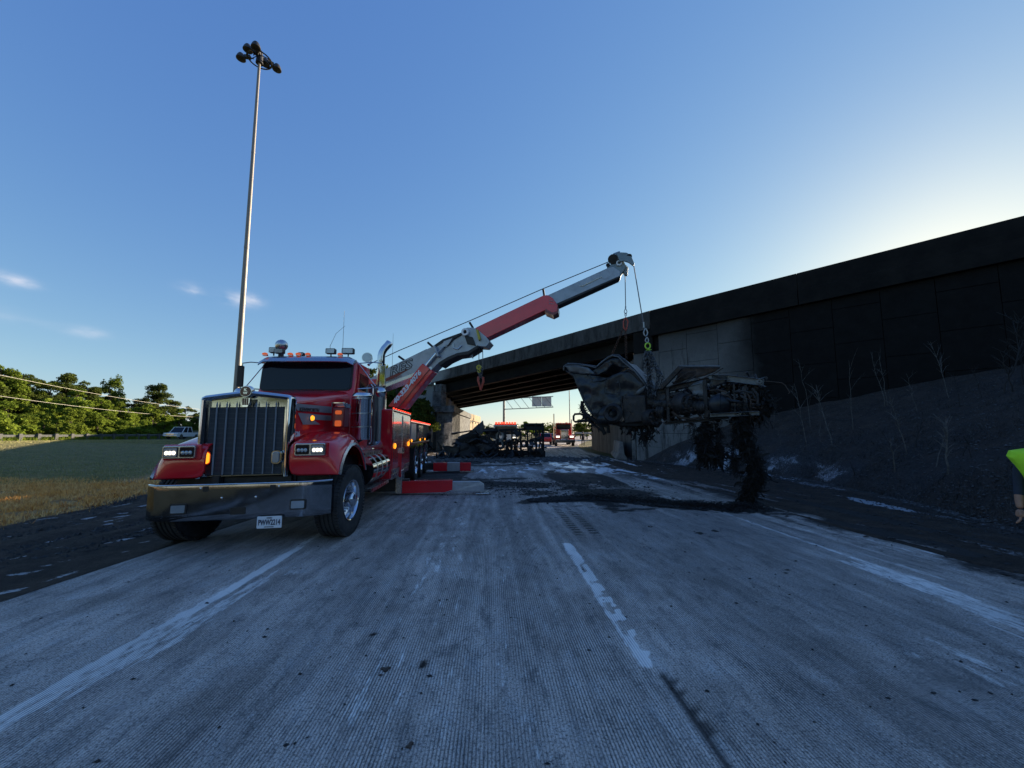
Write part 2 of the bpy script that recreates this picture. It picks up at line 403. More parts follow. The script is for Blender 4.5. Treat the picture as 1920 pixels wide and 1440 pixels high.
# foam puddles under the bridge and by the wreck
fo = sstep(.50, .57, fbm(U * 2.6 + .5 * V * .2, V * 1.0, 77, 6, .62)) * np.exp(-((X - 3.6) / 2.6) ** 2 - ((V - 19.5) / 4.2) ** 2) * 1.6
fo += sstep(.52, .59, fbm(U * 2.6, V * .9, 78, 6, .62)) * np.exp(-((X + .3) / 2.2) ** 2 - ((V - 16.5) / 2.2) ** 2) * .8
fo += sstep(.57, .63, fbm(U * 2.2, V * 1.6, 79, 6, .62)) * np.exp(-((X - 5.8) / 1.6) ** 2 - ((V - 15) / 5) ** 2) * .6
foam = np.clip(fo, 0, 1)
# soot
def seg_d(x0, y0, x1, y1):
    dx, dy = x1 - x0, y1 - y0; L2 = dx * dx + dy * dy
    t_ = np.clip(((X - x0) * dx + (Y - y0) * dy) / L2, 0, 1); return np.hypot(X - x0 - t_ * dx, Y - y0 - t_ * dy)
n1 = fbm(X * 1.5, Y * 1.5, 81, 5) - .5; n2 = fbm(X * 6, Y * 6, 82, 4) - .5
trail = [(.55, 8.9), (1.5, 9.35), (2.4, 9.1), (3.1, 8.55), (3.8, 8.2), (4.4, 8.0), (4.9, 7.9)]
dt = np.full_like(X, 9.)
for (a0, b0), (a1, b1) in zip(trail[:-1], trail[1:]): dt = np.minimum(dt, seg_d(a0, b0, a1, b1))
soot = sstep(.62, .10, dt + n1 * .8 + n2 * .4) * .97
dt2 = np.minimum(seg_d(-.8, 12.4, 2.3, 10.3), seg_d(2.2, 10.2, 3.0, 9.0))
soot = np.maximum(soot, sstep(1.5, .2, dt2 + n1 * 3.4 + n2 * 1.6) * .8)
soot = np.maximum(soot, sstep(.50, .60, fbm(U * .8, V * .22, 84, 5)) * sstep(9, 12.5, V) * sstep(26, 20, V) * .75)
soot = np.maximum(soot, sstep(.47, .6, fbm(U * 1.1, V * .12, 85, 5)) * sstep(3.2, 5.4, U) * sstep(2.5, 7.5, V) * .62)
soot = np.maximum(soot, sstep(5.1, 6.2, U + n1 * 1.2) * sstep(14, 9, V) * .92)
soot = np.maximum(soot, sstep(.38, .6, fbm(U * 1.6, V * .14, 86, 5)) * sstep(4.6, 6.2, U + n1) * sstep(9, 14, V) * sstep(30, 22, V) * .8)
soot = np.maximum(soot, np.exp(-((X + 1.3) / 3.8) ** 2 - ((Y - 24.5) / 3) ** 2) * .95)
soot = np.maximum(soot, .8 * sstep(.45, .6, fbm(X * .9, Y * .9, 88, 5)) * sstep(16, 20, V) * sstep(33, 28, V) * (X < 1.5))
# tyre tracks printed in soot
for u0, ph in ((1.32, 0), (1.56, 1.4)):
    ub = u0 + .015 * (9 - V)
    soot = np.maximum(soot, (np.abs(U - ub) < .07) * (np.sin(V * 42 + ph) > -.1) * sstep(5.6, 6.2, V) * sstep(9.0, 8.2, V) * .6)
for x0, y0, r in [(-.585, 2.72, .03), (-.60, 2.63, .02), (-.62, 2.07, .015), (-.42, 1.78, .015), (-1.05, 3.1, .03), (3.1, 4.5, .03), (3.0, 4.42, .03), (2.0, 3.2, .015), (-1.9, 4.9, .03), (2.9, 6.1, .06), (3.2, 6.25, .05)]:
    soot = np.maximum(soot, sstep(r * 1.35, r * .7, np.hypot(X - x0, Y - y0) + (fbm(X * 25, Y * 25, 89) - .5) * r) * .9)
# joint along the lane line, broken at the edges
jo = sstep(.028, .008, np.abs(U - 1.10 - .012 * (fbm(V * 4, V * 0, 90) - .5) * 2)) * sstep(8.5, 7.5, V) * (V < 2.62) 
jo = np.maximum(jo, .6 * sstep(.014, .004, np.abs(U - .975)) * sstep(10, 6, V) * (V > 2.6))
jo = np.maximum(jo, .8 * sstep(.05, .02, np.abs(U - 1.13)) * (fbm(U * 20, V * 14, 92) > .56) * (V < 2.62))
mud = sstep(.60, .74, fbm(X * 1.7 + 9, Y * 1.7, 94, 4)) * sstep(8, 4, V) * .8
bands = sum(np.exp(-((U - u0 - .1 * (vnoise(V * .25, V * 0, 97) - .5)) / w_) ** 2) * a_ for u0, w_, a_ in ((-1.25, .30, .55), (.35, .32, .6), (2.05, .35, .55), (3.35, .4, .6), (-3.9, .5, .35))) * sstep(.25, .6, streak(5, .5, 98)) * sstep(1.5, 4.5, V)
wetdark = bands + .75 * sstep(.36, .62, streak(9, .35, 99, 6)) * sstep(3.6, 6.5, V) + .45 * sstep(.45, .62, streak(16, .8, 100, 6)) + .55 * sstep(.45, .75, fbm(U * .7 + 4, V * .16, 96, 4)) * sstep(10, 7, V)
Z = np.zeros_like(U) - .006 * jo + .004 * dash * (1 - hole)
me = np_mesh('road', np.stack([X, Y, Z], -1).reshape(-1, 3), quads(np.arange(U.size).reshape(U.shape)), 4, None, True)
for k, a in (('white', white), ('soot', soot), ('foam', foam), ('joint', jo), ('mud', mud), ('dark', wetdark), ('uu', U), ('vv', V)): attr(me, k, a)
t = NT('grooved_concrete')
def A(nm):
    x = t.n('Attribute', attribute_name=nm); return x.outputs['Fac']
pos = t.n('NewGeometry').outputs['Position']
cb = t.n('CombineXYZ'); t.l(A('uu'), cb.inputs[0]); t.l(A('vv'), cb.inputs[1])
def scaled(v, s):
    x = t.n('VectorMath', operation='MULTIPLY'); t.l(v, x.inputs[0]); x.inputs[1].default_value = s; return x.outputs[0]
fine = t.noise(60, 5, scaled(cb.outputs[0], (1, 1, 1)), .8); strk = t.noise(1, 6, scaled(cb.outputs[0], (14, 2.6, 1)), .8); big = t.noise(1.1, 5, cb.outputs[0], .6)
mott = t.noise(5, 8, scaled(cb.outputs[0], (1, .5, 1)), .8); g2 = t.noise(170, 3, scaled(cb.outputs[0], (1, .6, 1)), .8); brk = t.noise(22, 6, scaled(cb.outputs[0], (1, .22, 1)), .85)
def crisp(mask, nz_, amp=1.1, lo=.42, hi=.60):      # breaks a soft per-vertex mask into grains
    v_ = t.math('ADD', mask, t.math('MULTIPLY', t.math('SUBTRACT', nz_, .5), amp))
    return t.math('MULTIPLY', t.ramp(v_, [(lo, 0), (hi, 1)]), t.math('GREATER_THAN', mask, .03))
grv = t.math('SINE', t.math('MULTIPLY', t.math('ADD', A('uu'), t.math('MULTIPLY', t.noise(1.3, 2, cb.outputs[0]), .012)), 2 * math.pi / .019))
grv01 = t.ramp(t.math('ADD', t.math('MULTIPLY', grv, .5), .5), [(.0, 0), (.45, .8), (.8, 1)])
flat = t.ramp(t.noise(1.6, 6, scaled(cb.outputs[0], (1, .35, 1)), .75), [(.42, 1), (.60, .2)])
gl = t.math('MULTIPLY', t.math('SUBTRACT', 1.0, grv01), flat)
c = t.mix(t.ramp(big, [(.3, 0), (.7, 1)]), (.56, .475, .415), (.80, .69, .61))
c = t.mix(t.ramp(strk, [(.38, .55), (.50, 0)]), c, (.17, .165, .16))
c = t.mix(t.ramp(mott, [(.50, 0), (.66, .6)]), c, (.66, .66, .66))
c = t.mix(t.ramp(mott, [(.36, .7), (.47, 0)]), c, (.13, .13, .13))
c = t.mix(t.math('MULTIPLY', A('mud'), t.ramp(mott, [(.42, 0), (.6, .75)])), c, (.20, .135, .085))
c = t.mix(t.math('MULTIPLY', t.math('MINIMUM', A('dark'), 1.0), .46, clamp=True), c, (.0, .0, .0))
c = t.mix(t.ramp(fine, [(.40, .85), (.49, 0)]), c, (.060, .061, .066))
c = t.mix(t.ramp(fine, [(.55, 0), (.66, .65)]), c, (.58, .58, .58))
c = t.mix(t.ramp(g2, [(.40, .6), (.48, 0)]), c, (.06, .061, .065))
c = t.mix(t.ramp(g2, [(.56, 0), (.66, .45)]), c, (.60, .60, .61))
c = t.mix(t.math('MULTIPLY', crisp(A('white'), brk, 1.5, .36, .52), .85), c, (.88, .85, .82))
c = t.mix(t.math('MULTIPLY', gl, .80), c, (.035, .036, .040))
c = t.mix(crisp(A('soot'), t.noise(7, 8, pos, .88), 1.5, .26, .66), c, (.013, .013, .014))
c = t.mix(crisp(A('foam'), t.noise(6, 8, pos, .85), 1.2, .42, .56), c, (.66, .69, .74))
c = t.mix(t.math('MULTIPLY', A('joint'), .9), c, (.008, .008, .009))
ck = t.n('TexVoronoi', feature='DISTANCE_TO_EDGE'); ck.inputs['Scale'].default_value = .55
wv_ = t.n('VectorMath', operation='ADD'); t.l(cb.outputs[0], wv_.inputs[0]); ns_ = t.n('TexNoise'); ns_.inputs['Scale'].default_value = 2.5; ns_.inputs['Detail'].default_value = 6; t.l(cb.outputs[0], ns_.inputs['Vector']); t.l(ns_.outputs['Color'], wv_.inputs[1]); t.l(wv_.outputs[0], ck.inputs['Vector'])
c = t.mix(t.math('MULTIPLY', t.math('LESS_THAN', ck.outputs['Distance'], .0022), t.ramp(t.noise(.6, 3, cb.outputs[0]), [(.50, 0), (.58, .7)])), c, (.04, .04, .043))
t.set(Base_Color=c)
t.set(Roughness=t.math('SUBTRACT', t.ramp(big, [(.3, .62), (.7, .85)]), t.math('MULTIPLY', A('foam'), .45)))
t.bsdf.inputs['Specular IOR Level'].default_value = .35
b1 = t.bump(fine, .55, .006); b2 = t.bump(t.math('MULTIPLY', grv01, flat), .8, .003, b1); b3 = t.bump(t.math('MULTIPLY', t.noise(14, 6, pos, .8), A('soot')), .9, .06, b2)
t.set(Normal=b3)
me.materials.append(t.m); M['road'] = t.m
road = tag(link(me, 'road'), 'grooved concrete carriageway with white residue and soot streaks', kind='structure')

# ---- left verge: scraped black soil, scorched dry grass, then lawn
vx = np.concatenate([np.linspace(-46, -18, 80), np.arange(-17.8, -4.6, .09)]); vy = np.concatenate([np.arange(-6, 3, .4), np.arange(3, 18, .09), np.linspace(18.3, 40, 60)])
VX, VY = np.meshgrid(vx, vy)
u = VX - curve_c(VY)
sx_ = lambda a, b, sd: fbm(u * a, VY * b, sd, 5)
nse = (sx_(.9, .25, 101) - .5)
bound = -8.25 - .36 * np.clip(VY - 6.4, -6, 12)
black = sstep(-.5, .5, (VX - bound) + nse * 2.2)
dry = np.maximum(sstep(13.4, 10.8, VY + nse * 1.5 + (fbm(VX * .8, VY * .8, 102) - .5) * 2.6), sstep(-2.6, -1.6, VX - bound + nse))
dry = np.where(VX < bound - 9 , dry * .85, dry)
whit = sstep(.54, .70, fbm(u * 8, VY * 1.6, 103, 6, .7)) * black * .66
edge = sstep(.16, .05, np.abs(u + 5.22 + .16 * (fbm(VY * 1.2, VY * 0, 104) - .5))) * sstep(.42, .6, fbm(VY * 1.1, VY * 0 + 5, 105))
whit = np.clip(whit + edge * .9, 0, 1)
VZ = ter(VX, VY) + black * (.10 * (sx_(4, .5, 106) - .5) + .02) + (1 - black) * .03 * fbm(VX * 3, VY * 3, 107)
VZ = VZ * sstep(-5.05, -5.5, u) + .004
me = np_mesh('verge', np.stack([VX, VY, VZ], -1).reshape(-1, 3), quads(np.arange(VX.size).reshape(VX.shape)), 4, None, True)
for k, a in (('black', black), ('dry', dry), ('white', whit)): attr(me, k, a)
def burnt_ground(name, rightside=False):
    global t
    t = NT(name); pos = t.n('NewGeometry').outputs['Position']
    fine = t.noise(22, 6, pos, .8); mid = t.noise(2.4, 6, pos, .7); tiny = t.noise(80, 3, pos, .7)
    bl = t.mix(t.ramp(mid, [(.35, 0), (.7, 1)]), (.024, .019, .016), (.088, .064, .048))
    bl = t.mix(t.ramp(fine, [(.38, .7), (.5, 0)]), bl, (.008, .007, .007)); bl = t.mix(t.ramp(tiny, [(.58, 0), (.75, .5)]), bl, (.13, .115, .10))
    return bl, fine, mid, tiny, pos
bl, fine, mid, tiny, pos = burnt_ground('verge_soil')
edge_n = t.noise(5, 8, pos, .85)
def crisp(mask, nz_, amp=1.1, lo=.42, hi=.60):
    v_ = t.math('ADD', mask, t.math('MULTIPLY', t.math('SUBTRACT', nz_, .5), amp))
    return t.math('MULTIPLY', t.ramp(v_, [(lo, 0), (hi, 1)]), t.math('GREATER_THAN', mask, .03))
g = t.mix(t.ramp(mid, [(.4, 0), (.62, 1)]), (.095, .10, .042), (.22, .18, .095))
d = t.mix(t.ramp(fine, [(.35, 0), (.65, 1)]), (.15, .075, .028), (.62, .38, .15)); d = t.mix(t.ramp(mid, [(.5, 0), (.7, .7)]), d, (.10, .045, .020))
c = t.mix(A('dry'), g, d); c = t.mix(crisp(A('black'), edge_n, .9), c, bl); c = t.mix(crisp(A('white'), t.noise(16, 7, pos, .85), 1.5), c, (.50, .50, .51))
t.set(Base_Color=c, Roughness=.9, Normal=t.bump(fine, .9, .04)); t.bsdf.inputs['Specular IOR Level'].default_value = .2
me.materials.append(t.m)
verge = tag(link(me, 'verge'), 'scraped black soil verge with scorched tan grass', kind='structure')

# ---- right embankment, burnt to ash
ex = np.concatenate([np.arange(4.9, 14, .09), np.linspace(14.1, 40, 90)]); ey = np.concatenate([np.linspace(-20, 2, 30), np.arange(2.2, 24.2, .09)])
EX, EY = np.meshgrid(ex, ey)
eu = EX - curve_c(EY); d_toe = EX - toe_x(EY)
EZ = bank(EX, EY) + .10 * (fbm(EX * 1.2, EY * 1.2, 111) - .5) * sstep(-.5, 1.5, d_toe) + .05 * (fbm(EX * 5, EY * 5, 112) - .5) * sstep(-1.5, .5, d_toe) \
    + .05 * (fbm(eu * 3, EY * .35, 113, 5) - .5) * sstep(5.3, 6.2, eu) * sstep(1, -.5, d_toe)
EZ = EZ * sstep(5.0, 5.7, eu) + .004 - .25 * sstep(5.75, 5.5, eu + .5 * (fbm(EX * 2, EY * .6, 114) - .5))
pale = sstep(-.9, .3, d_toe) * sstep(3.4, .4, d_toe) * (.45 + .55 * sstep(.35, .65, fbm(EX * 1.2, EY * 1.2, 115)))
pale = np.maximum(pale * .95, .30 * sstep(-.5, .6, d_toe))
dd_ = EX - toe_x(EY)
ff = (sstep(.36, .60, fbm(EX * 2.6, EY * 1.6, 116, 6, .65)) * np.exp(-((dd_ - .25) / .9) ** 2 - ((EY - 17.3) / 3.6) ** 2) * .85
      + sstep(.48, .60, fbm(EX * 3.0, EY * 1.0, 117, 6, .65)) * np.exp(-((dd_ + .2) / .8) ** 2 - ((EY - 12.8) / 2.6) ** 2) * .7)
pd = np.hypot((EX - (7.95 + .10 * (EY - 8.6))) / .22, (EY - 8.6) / 1.15) + .9 * (fbm(EX * 3, EY * 1.5, 118) - .5)
ff = np.maximum(ff, sstep(1.0, .8, pd))
ff = np.maximum(ff, .5 * sstep(.60, .68, fbm(eu * 4.5, EY * .6, 119, 5)) * sstep(5.6, 6.3, eu) * sstep(.3, -.4, d_toe) * sstep(3, 5, EY))
ff = np.clip(ff, 0, 1); EZ = EZ + .03 * ff * (d_toe > -.3)
me = np_mesh('embankment', np.stack([EX, EY, EZ], -1).reshape(-1, 3), quads(np.arange(EX.size).reshape(EX.shape)), 4, None, True)
attr(me, 'pale', pale); attr(me, 'foam', ff)
bl, fine, mid, tiny, pos = burnt_ground('burnt_bank_soil')
ash = t.mix(t.ramp(fine, [(.35, 0), (.65, 1)]), (.020, .021, .024), (.062, .065, .072))
ash = t.mix(t.ramp(tiny, [(.60, 0), (.78, .6)]), ash, (.17, .17, .18))
c = t.mix(A('pale'), bl, ash); c = t.mix(crisp(A('foam'), t.noise(17, 8, pos, .92), 2.2, .45, .66), c, (.36, .39, .44))
t.set(Base_Color=c, Roughness=.9, Normal=t.bump(fine, 1.0, .06)); t.bsdf.inputs['Specular IOR Level'].default_value = .25
me.materials.append(t.m)
embank = tag(link(me, 'embankment'), 'fire-blackened embankment rising to the retaining wall', kind='structure')

# ================================================================= OVERPASS
def sootmat(name, clean, kind):
    """concrete with soot stains that belong to the fire scene (world position of the burnt stretch)"""
    t = NT(name); pos = t.n('NewGeometry').outputs['Position']
    def dot(v):
        x = t.n('VectorMath', operation='DOT_PRODUCT'); t.l(pos, x.inputs[0]); x.inputs[1].default_value = v; return x.outputs['Value']
    s = t.math('SUBTRACT', dot(tuple(BD)), BD.dot(JN)); z = dot((0, 0, 1)); nn = t.math('SUBTRACT', dot(tuple(BN)), BN.dot(JN))
    drip = t.n('VectorMath', operation='MULTIPLY'); t.l(pos, drip.inputs[0]); drip.inputs[1].default_value = (3.2, 3.2, .35)
    n1 = t.noise(.55, 6, pos, .65); n2 = t.noise(1, 6, drip.outputs[0], .75); n3 = t.noise(14, 5, pos, .7); n4 = t.noise(2.6, 6, pos, .75)
    c = t.mix(t.ramp(n3, [(.3, 0), (.7, 1)]), tuple(x * .82 for x in clean), clean)
    c = t.mix(t.ramp(n4, [(.45, 0), (.7, .5)]), c, tuple(x * .55 for x in clean))
    def lin(x, a, b):   # 0 at a, 1 at b
        return t.math('DIVIDE', t.math('SUBTRACT', x, a), b - a)
    wob = t.math('MULTIPLY', t.math('SUBTRACT', n1, .5), 1.6)
    if kind == 'wing':      # right wing wall: black from about 5 m right of the joint
        m = t.math('MAXIMUM', lin(t.math('ADD', s, wob), -2.7, -5.2), 0.0, clamp=True)
        up = lin(t.math('ADD', z, t.math('MULTIPLY', wob, .8)), 4.6, 7.4)
        m = t.math('MAXIMUM', m, t.math('MULTIPLY', t.math('MAXIMUM', up, 0, clamp=True), .80), clamp=True)
        m = t.math('MAXIMUM', m, t.math('MULTIPLY', t.ramp(n2, [(.50, 0), (.64, 1)]), .72), clamp=True)
    elif kind == 'deck':    # span: sooty everywhere but cleaner towards its left end
        m = t.math('MAXIMUM', lin(t.math('ADD', s, t.math('MULTIPLY', wob, 2.0)), 19.2, 16.0), 0.0, clamp=True)
        m = t.math('MULTIPLY', m, t.ramp(n2, [(.25, .93), (.55, 1)]))
    elif kind == 'under':
        m = t.math('ADD', t.math('MULTIPLY', t.ramp(n1, [(.3, .85), (.6, 1)]), 1.0), 0)
    elif kind == 'left':
        m = t.math('MULTIPLY', t.ramp(n4, [(.30, .2), (.62, 1)]), .80)
    else:                   # right abutment face below the span
        m = t.math('MULTIPLY', t.ramp(n2, [(.30, .25), (.58, 1)]), .75)
    soot = t.mix(t.ramp(n4, [(.35, 0), (.75, 1)]), (.003, .003, .0035), (.008, .008, .009))
    c = t.mix(m, c, soot)
    t.set(Base_Color=c, Roughness=.85, Normal=t.bump(n3, .35, .01)); t.bsdf.inputs['Specular IOR Level'].default_value = .2
    return t.m
CL = (.27, .275, .27)
M['wing'] = sootmat('wing_wall_concrete', (.17, .175, .18), 'wing'); M['deck'] = sootmat('sooty_parapet_concrete', (.22, .225, .225), 'deck')
M['under'] = sootmat('burnt_girder', (.06, .055, .05), 'under'); M['leftab'] = sootmat('left_abutment_concrete', CL, 'left'); M['rightab'] = sootmat('right_abutment_concrete', (.20, .20, .20), 'face')
t = NT('charred_parapet'); pos = t.n('NewGeometry').outputs['Position']
c = t.mix(t.ramp(t.noise(1.2, 6, pos, .7), [(.4, 0), (.75, 1)]), (.005, .005, .0055), (.015, .014, .0135)); c = t.mix(t.ramp(t.noise(25, 4, pos, .8), [(.66, 0), (.8, .5)]), c, (.06, .055, .05))
t.set(Base_Color=c, Roughness=.85, Normal=t.bump(t.noise(18, 5, pos, .7), .4, .01)); t.bsdf.inputs['Specular IOR Level'].default_value = .2
M['charred'] = t.m
t = NT('soot_stained_parapet'); pos = t.n('NewGeometry').outputs['Position']
dr = t.n('VectorMath', operation='MULTIPLY'); t.l(pos, dr.inputs[0]); dr.inputs[1].default_value = (2.2, 2.2, .5)
x_ = t.n('VectorMath', operation='DOT_PRODUCT'); t.l(pos, x_.inputs[0]); x_.inputs[1].default_value = tuple(BD)
sco = t.math('SUBTRACT', x_.outputs['Value'], BD.dot(JN))
lf = t.math('DIVIDE', t.math('SUBTRACT', t.math('ADD', sco, t.math('MULTIPLY', t.noise(.8, 5, pos), 3.0)), 20.0), 1.8, clamp=True)
c = t.mix(t.ramp(t.noise(1, 6, dr.outputs[0], .75), [(.35, 0), (.7, 1)]), (.020, .021, .022), (.085, .088, .09))
c = t.mix(t.ramp(t.noise(2.2, 7, pos, .8), [(.62, 0), (.70, .7)]), c, (.006, .006, .006))
c = t.mix(lf, c, (.24, .25, .25))
t.set(Base_Color=c, Roughness=.85, Normal=t.bump(t.noise(18, 5, pos, .7), .4, .01)); t.bsdf.inputs['Specular IOR Level'].default_value = .2
M['stained'] = t.m

bridge = tag(empty('overpass_bridge', BP(10, 5, 0)), 'soot-blackened concrete and steel girder overpass crossing above the road', 'bridge')
def seg(mb, s0, s1, n0, n1, zf0, zf1):
    p = []
    for s in (s0, s1):
        p += [BP(s, n0, zf0(s)), BP(s, n1, zf0(s)), BP(s, n1, zf1(s)), BP(s, n0, zf1(s))]
    return mb.add(p, [(3, 2, 1, 0), (4, 5, 6, 7), (0, 1, 5, 4), (1, 2, 6, 5), (2, 3, 7, 6), (3, 0, 4, 7)])
Lz = lambda a, k: (lambda s: a + k * s)
S0, S1 = .05, 21.3
ztop, zmid = Lz(8.62, -.063), Lz(7.55, -.057)
cuts = [S0, 5.4, 10.7, 16.0, S1]
for a, b in zip(cuts[:-1], cuts[1:]):
    seg(MB(), a + .008, b - .008, 0, .32, lambda s: zmid(s) + .22, ztop).build('parapet', M['stained'], bridge, .02, True)
    seg(MB(), a + .008, b - .008, -.06, .40, zmid, lambda s: zmid(s) + .217).build('deck_edge', M['stained'], bridge, .01, True)
    seg(MB(), a + .008, b - .008, 9.9, 10.25, lambda s: zmid(s) + .2, lambda s: ztop(s) - .05).build('parapet', M['stained'], bridge, .02, True)
for a in np.arange(21.4, 148, 8.0):      # unseen left approach: wall and parapet added and kept high to shade the lawn
    zt2 = lambda s: 7.28 - .002 * (s - 21.3)
    seg(MB(), a, a + 7.97, .25, .75, lambda s: -.6, lambda s: zt2(s) - 1.1).build('approach_shade_wall', M['stained'], bridge, 0, True); seg(MB(), a, a + 7.97, -.05, .3, lambda s: zt2(s) - 1.1, zt2).build('parapet', M['stained'], bridge, .02, True)
mb = MB()   # skewed deck slab between the abutments
def sk(n): return n * .682 / .731 * .98
def slab(mb, s0, s1, n0, n1, zf0, zf1):
    p = []
    for s in (s0, s1):
        p += [BP(s + sk(n0), n0, zf0(s + sk(n0))), BP(s + sk(n1), n1, zf0(s + sk(n1))), BP(s + sk(n1), n1, zf1(s + sk(n1))), BP(s + sk(n0), n0, zf1(s + sk(n0)))]
    return mb.add(p, [(3, 2, 1, 0), (4, 5, 6, 7), (0, 1, 5, 4), (1, 2, 6, 5), (2, 3, 7, 6), (3, 0, 4, 7)])
slab(mb, .1, 21, .40, 9.9, lambda s: zmid(s) - .12, lambda s: zmid(s) + .19); mb.build('deck_slab', M['under'], bridge, 0, True)
zg = Lz(6.58, -.062)
for k, n in enumerate((.75, 2.75, 4.75, 6.75, 8.75, 9.85)):
    a, b = -.1 + sk(n), 20.6 + sk(n)
    mb = MB(); seg(mb, a, b, n - .03, n + .03, lambda s: zg(s) + .04, lambda s: zmid(s) - .12)
    seg(mb, a, b, n - .24, n + .24, lambda s: zg(s) - .02, lambda s: zg(s) + .05); seg(mb, a, b, n - .2, n + .2, lambda s: zmid(s) - .17, lambda s: zmid(s) - .118)
    mb.build('girder', M['under'], bridge, 0, True)
for s in np.arange(3, 20, 4.4):
    for n0 in (.8, 2.8, 4.8, 6.8):
        MB().beam(BP(s + sk(n0), n0, zg(s + sk(n0)) + .15), BP(s + sk(n0), n0 + 1.9, zmid(s + sk(n0)) - .25), .07, .07).build('cross_brace', M['under'], bridge, 0, True); MB().beam(BP(s + sk(n0), n0 + .05, zmid(s + sk(n0)) - .3), BP(s + sk(n0), n0 + 1.9, zg(s + sk(n0)) + .12), .07, .07).build('cross_brace', M['under'], bridge, 0, True)
# right abutment: face along the road under the span
mb = MB(); mb.prism([(7.35, 22.75, -.2), (8.6, 22.0, -.2), (9.5, 38, -.2), (7.84, 38, -.2)], (0, 0, 5.9)); mb.build('abutment', M['rightab'], bridge, 0, True)
MB().prism([(7.95, 22.75, 5.7), (8.6, 22.3, 5.7), (9.4, 37, 5.7), (8.35, 37, 5.7)], (0, 0, 1.05)).build('backwall', M['under'], bridge, 0, True)
for y0 in np.arange(22.85, 36, 2.0):
    for z0 in (0.02, 1.52, 3.02, 4.5):
        x0 = 7.35 + (y0 - 22.75) * .0319
        MB().prism([(x0 - .03, y0, z0), (x0 + .02, y0, z0), (x0 + .02 + .062, y0 + 1.97, z0), (x0 - .03 + .062, y0 + 1.97, z0)], (0, 0, 1.47)).build('panel', M['rightab'], bridge, 0, True)
# left abutment
mb = MB(); mb.prism([(-5.45, 35.2, -.3), (-5.45, 50, -.3), (-7.6, 50, -.3), (-6.9, 35.2, -.3)], (0, 0, 3.75)); mb.build('abutment', M['leftab'], bridge, 0, True)
MB().prism([(-5.25, 34.9, 3.46), (-5.3, 50.2, 3.46), (-7.5, 50.2, 3.46), (-7.3, 34.9, 3.46)], (0, 0, .60)).build('beam_seat', M['leftab'], bridge, .03, True)
MB().prism([(-6.45, 35.1, 4.07), (-6.9, 50, 4.07), (-8.2, 50, 4.07), (-7.3, 35.1, 4.07)], (0, 0, 1.35)).build('backwall', M['leftab'], bridge, 0, True)
for z0, z1 in ((4.08, 5.25), (5.27, 6.10)):
    a = BP(19.75, -.08, z0); MB().prism([a, BP(20.75, -.08, z0), BP(20.75, .5, z0), BP(19.75, .5, z0)], (0, 0, z1 - z0 - .02)).build('panel', M['leftab'], bridge, .01, True)
for k in range(9):
    MB().b2(-5.47, -5.40, 35.4 + k * .55, 35.55 + k * .55, .1, 3.4).build('rib', M['leftab'], bridge, 0, True)

# ---- right retaining wing wall: coping pieces and precast panels, each its own piece
wall = tag(empty('retaining_wall', BP(-6, .3, 0)), 'tall panelled concrete retaining wall, pale near the joint and scorched black to the right', 'retaining wall')
zt, zm, zb = Lz(8.60, -.031), Lz(7.74, -.036), Lz(7.08, -.033)
seg(MB(), -45, 1.15, .22, .9, lambda s: -.5, lambda s: zb(s) + .3).build('backing_wall', M['charred'], wall, 0, True)
jc = [.035, -6.85, -13.7, -20.6, -27.5, -34.4, -41.3]
for b, a in zip(jc[:-1], jc[1:]):
    seg(MB(), a + .003, b - .003, -.04, .36, lambda s: zm(s) + .003, zt).build('parapet', M['charred'], wall, .02, True)
    seg(MB(), a + .012, b - .012, -.14, .40, zb, zm).build('coping', M['charred'], wall, .015, True)
seg(MB(), -.04, 1.12, .02, .36, lambda s: 6.2, lambda s: zmid(s) - .01).build('corner_block', M['charred'], wall, .01, True)
W = 1.52; cols = 28
pm = None
for i in range(cols):
    s1 = 1.15 - i * W; s0 = s1 - W; off = 0 if i % 2 else W / 2
    for k in range(-1, 6):
        z0 = k * W + off + .02; z1 = z0 + W
        sm_ = (s0 + s1) / 2; lo = float(bank(*(BP(sm_, -.4, 0).xy))) - .9
        top = zb(sm_) - .01 if s1 < .1 else 6.19
        z0c, z1c = max(z0, -.1), min(z1, top + .02)
        if z1c < lo or z1c - z0c < .15: continue
        pr = random.uniform(0, .012)
        mb = MB(); seg(mb, s0 + .008, s1 - .008, .06 - pr, .215, lambda s: z0c + .008, lambda s: z1c - .008)
        mb.build('panel', M['wing'], wall, .004, True, seg=1)
# pale end face of the corner with its dangling cable
MB().prism([(6.98, 22.55, -.1), (7.16, 22.42, -.1), (7.40, 22.75, -.1), (7.22, 23.1, -.1)], (0, 0, 1.75)).build('end_panel', M['leftab'], wall, .01, True)
MB().prism([(6.98, 22.56, 1.67), (7.16, 22.43, 1.67), (7.40, 22.76, 1.67), (7.22, 23.1, 1.67)], (0, 0, 1.2)).build('end_panel', M['leftab'], wall, .01, True)

# ---- jersey barriers under the right side
def jersey(p0, p1, label, h=1.05):
    p0 = Vector((*p0, 0)); p1 = Vector((*p1, 0)); d = (p1 - p0).normalized(); s = Vector((d.y, -d.x, 0))
    prof = [(-.31, 0), (-.31, .08), (-.16, .33), (-.09, h), (.09, h), (.16, .33), (.31, .08), (.31, 0)]
    mb = MB(); mb.loft([[q + s * a + Vector((0, 0, z)) for a, z in prof] for q in (p0, p0.lerp(p1, .5), p1)], smooth=False)
    o = mb.build('jersey_barrier', M['jersey'], None, .015); tag(o, label, 'barrier', 'concrete barriers beside the right abutment'); return o
M['jersey'] = mat('stained_barrier_concrete', (.19, .185, .18), .85, var=.3, vs_=1.5, bump=.4, bs=30, dirt=.7, dirtc=(.06, .05, .045))
jersey((6.5, 23.0), (7.15, 26.4), 'sooty concrete safety barrier right against the pale corner of the retaining wall')
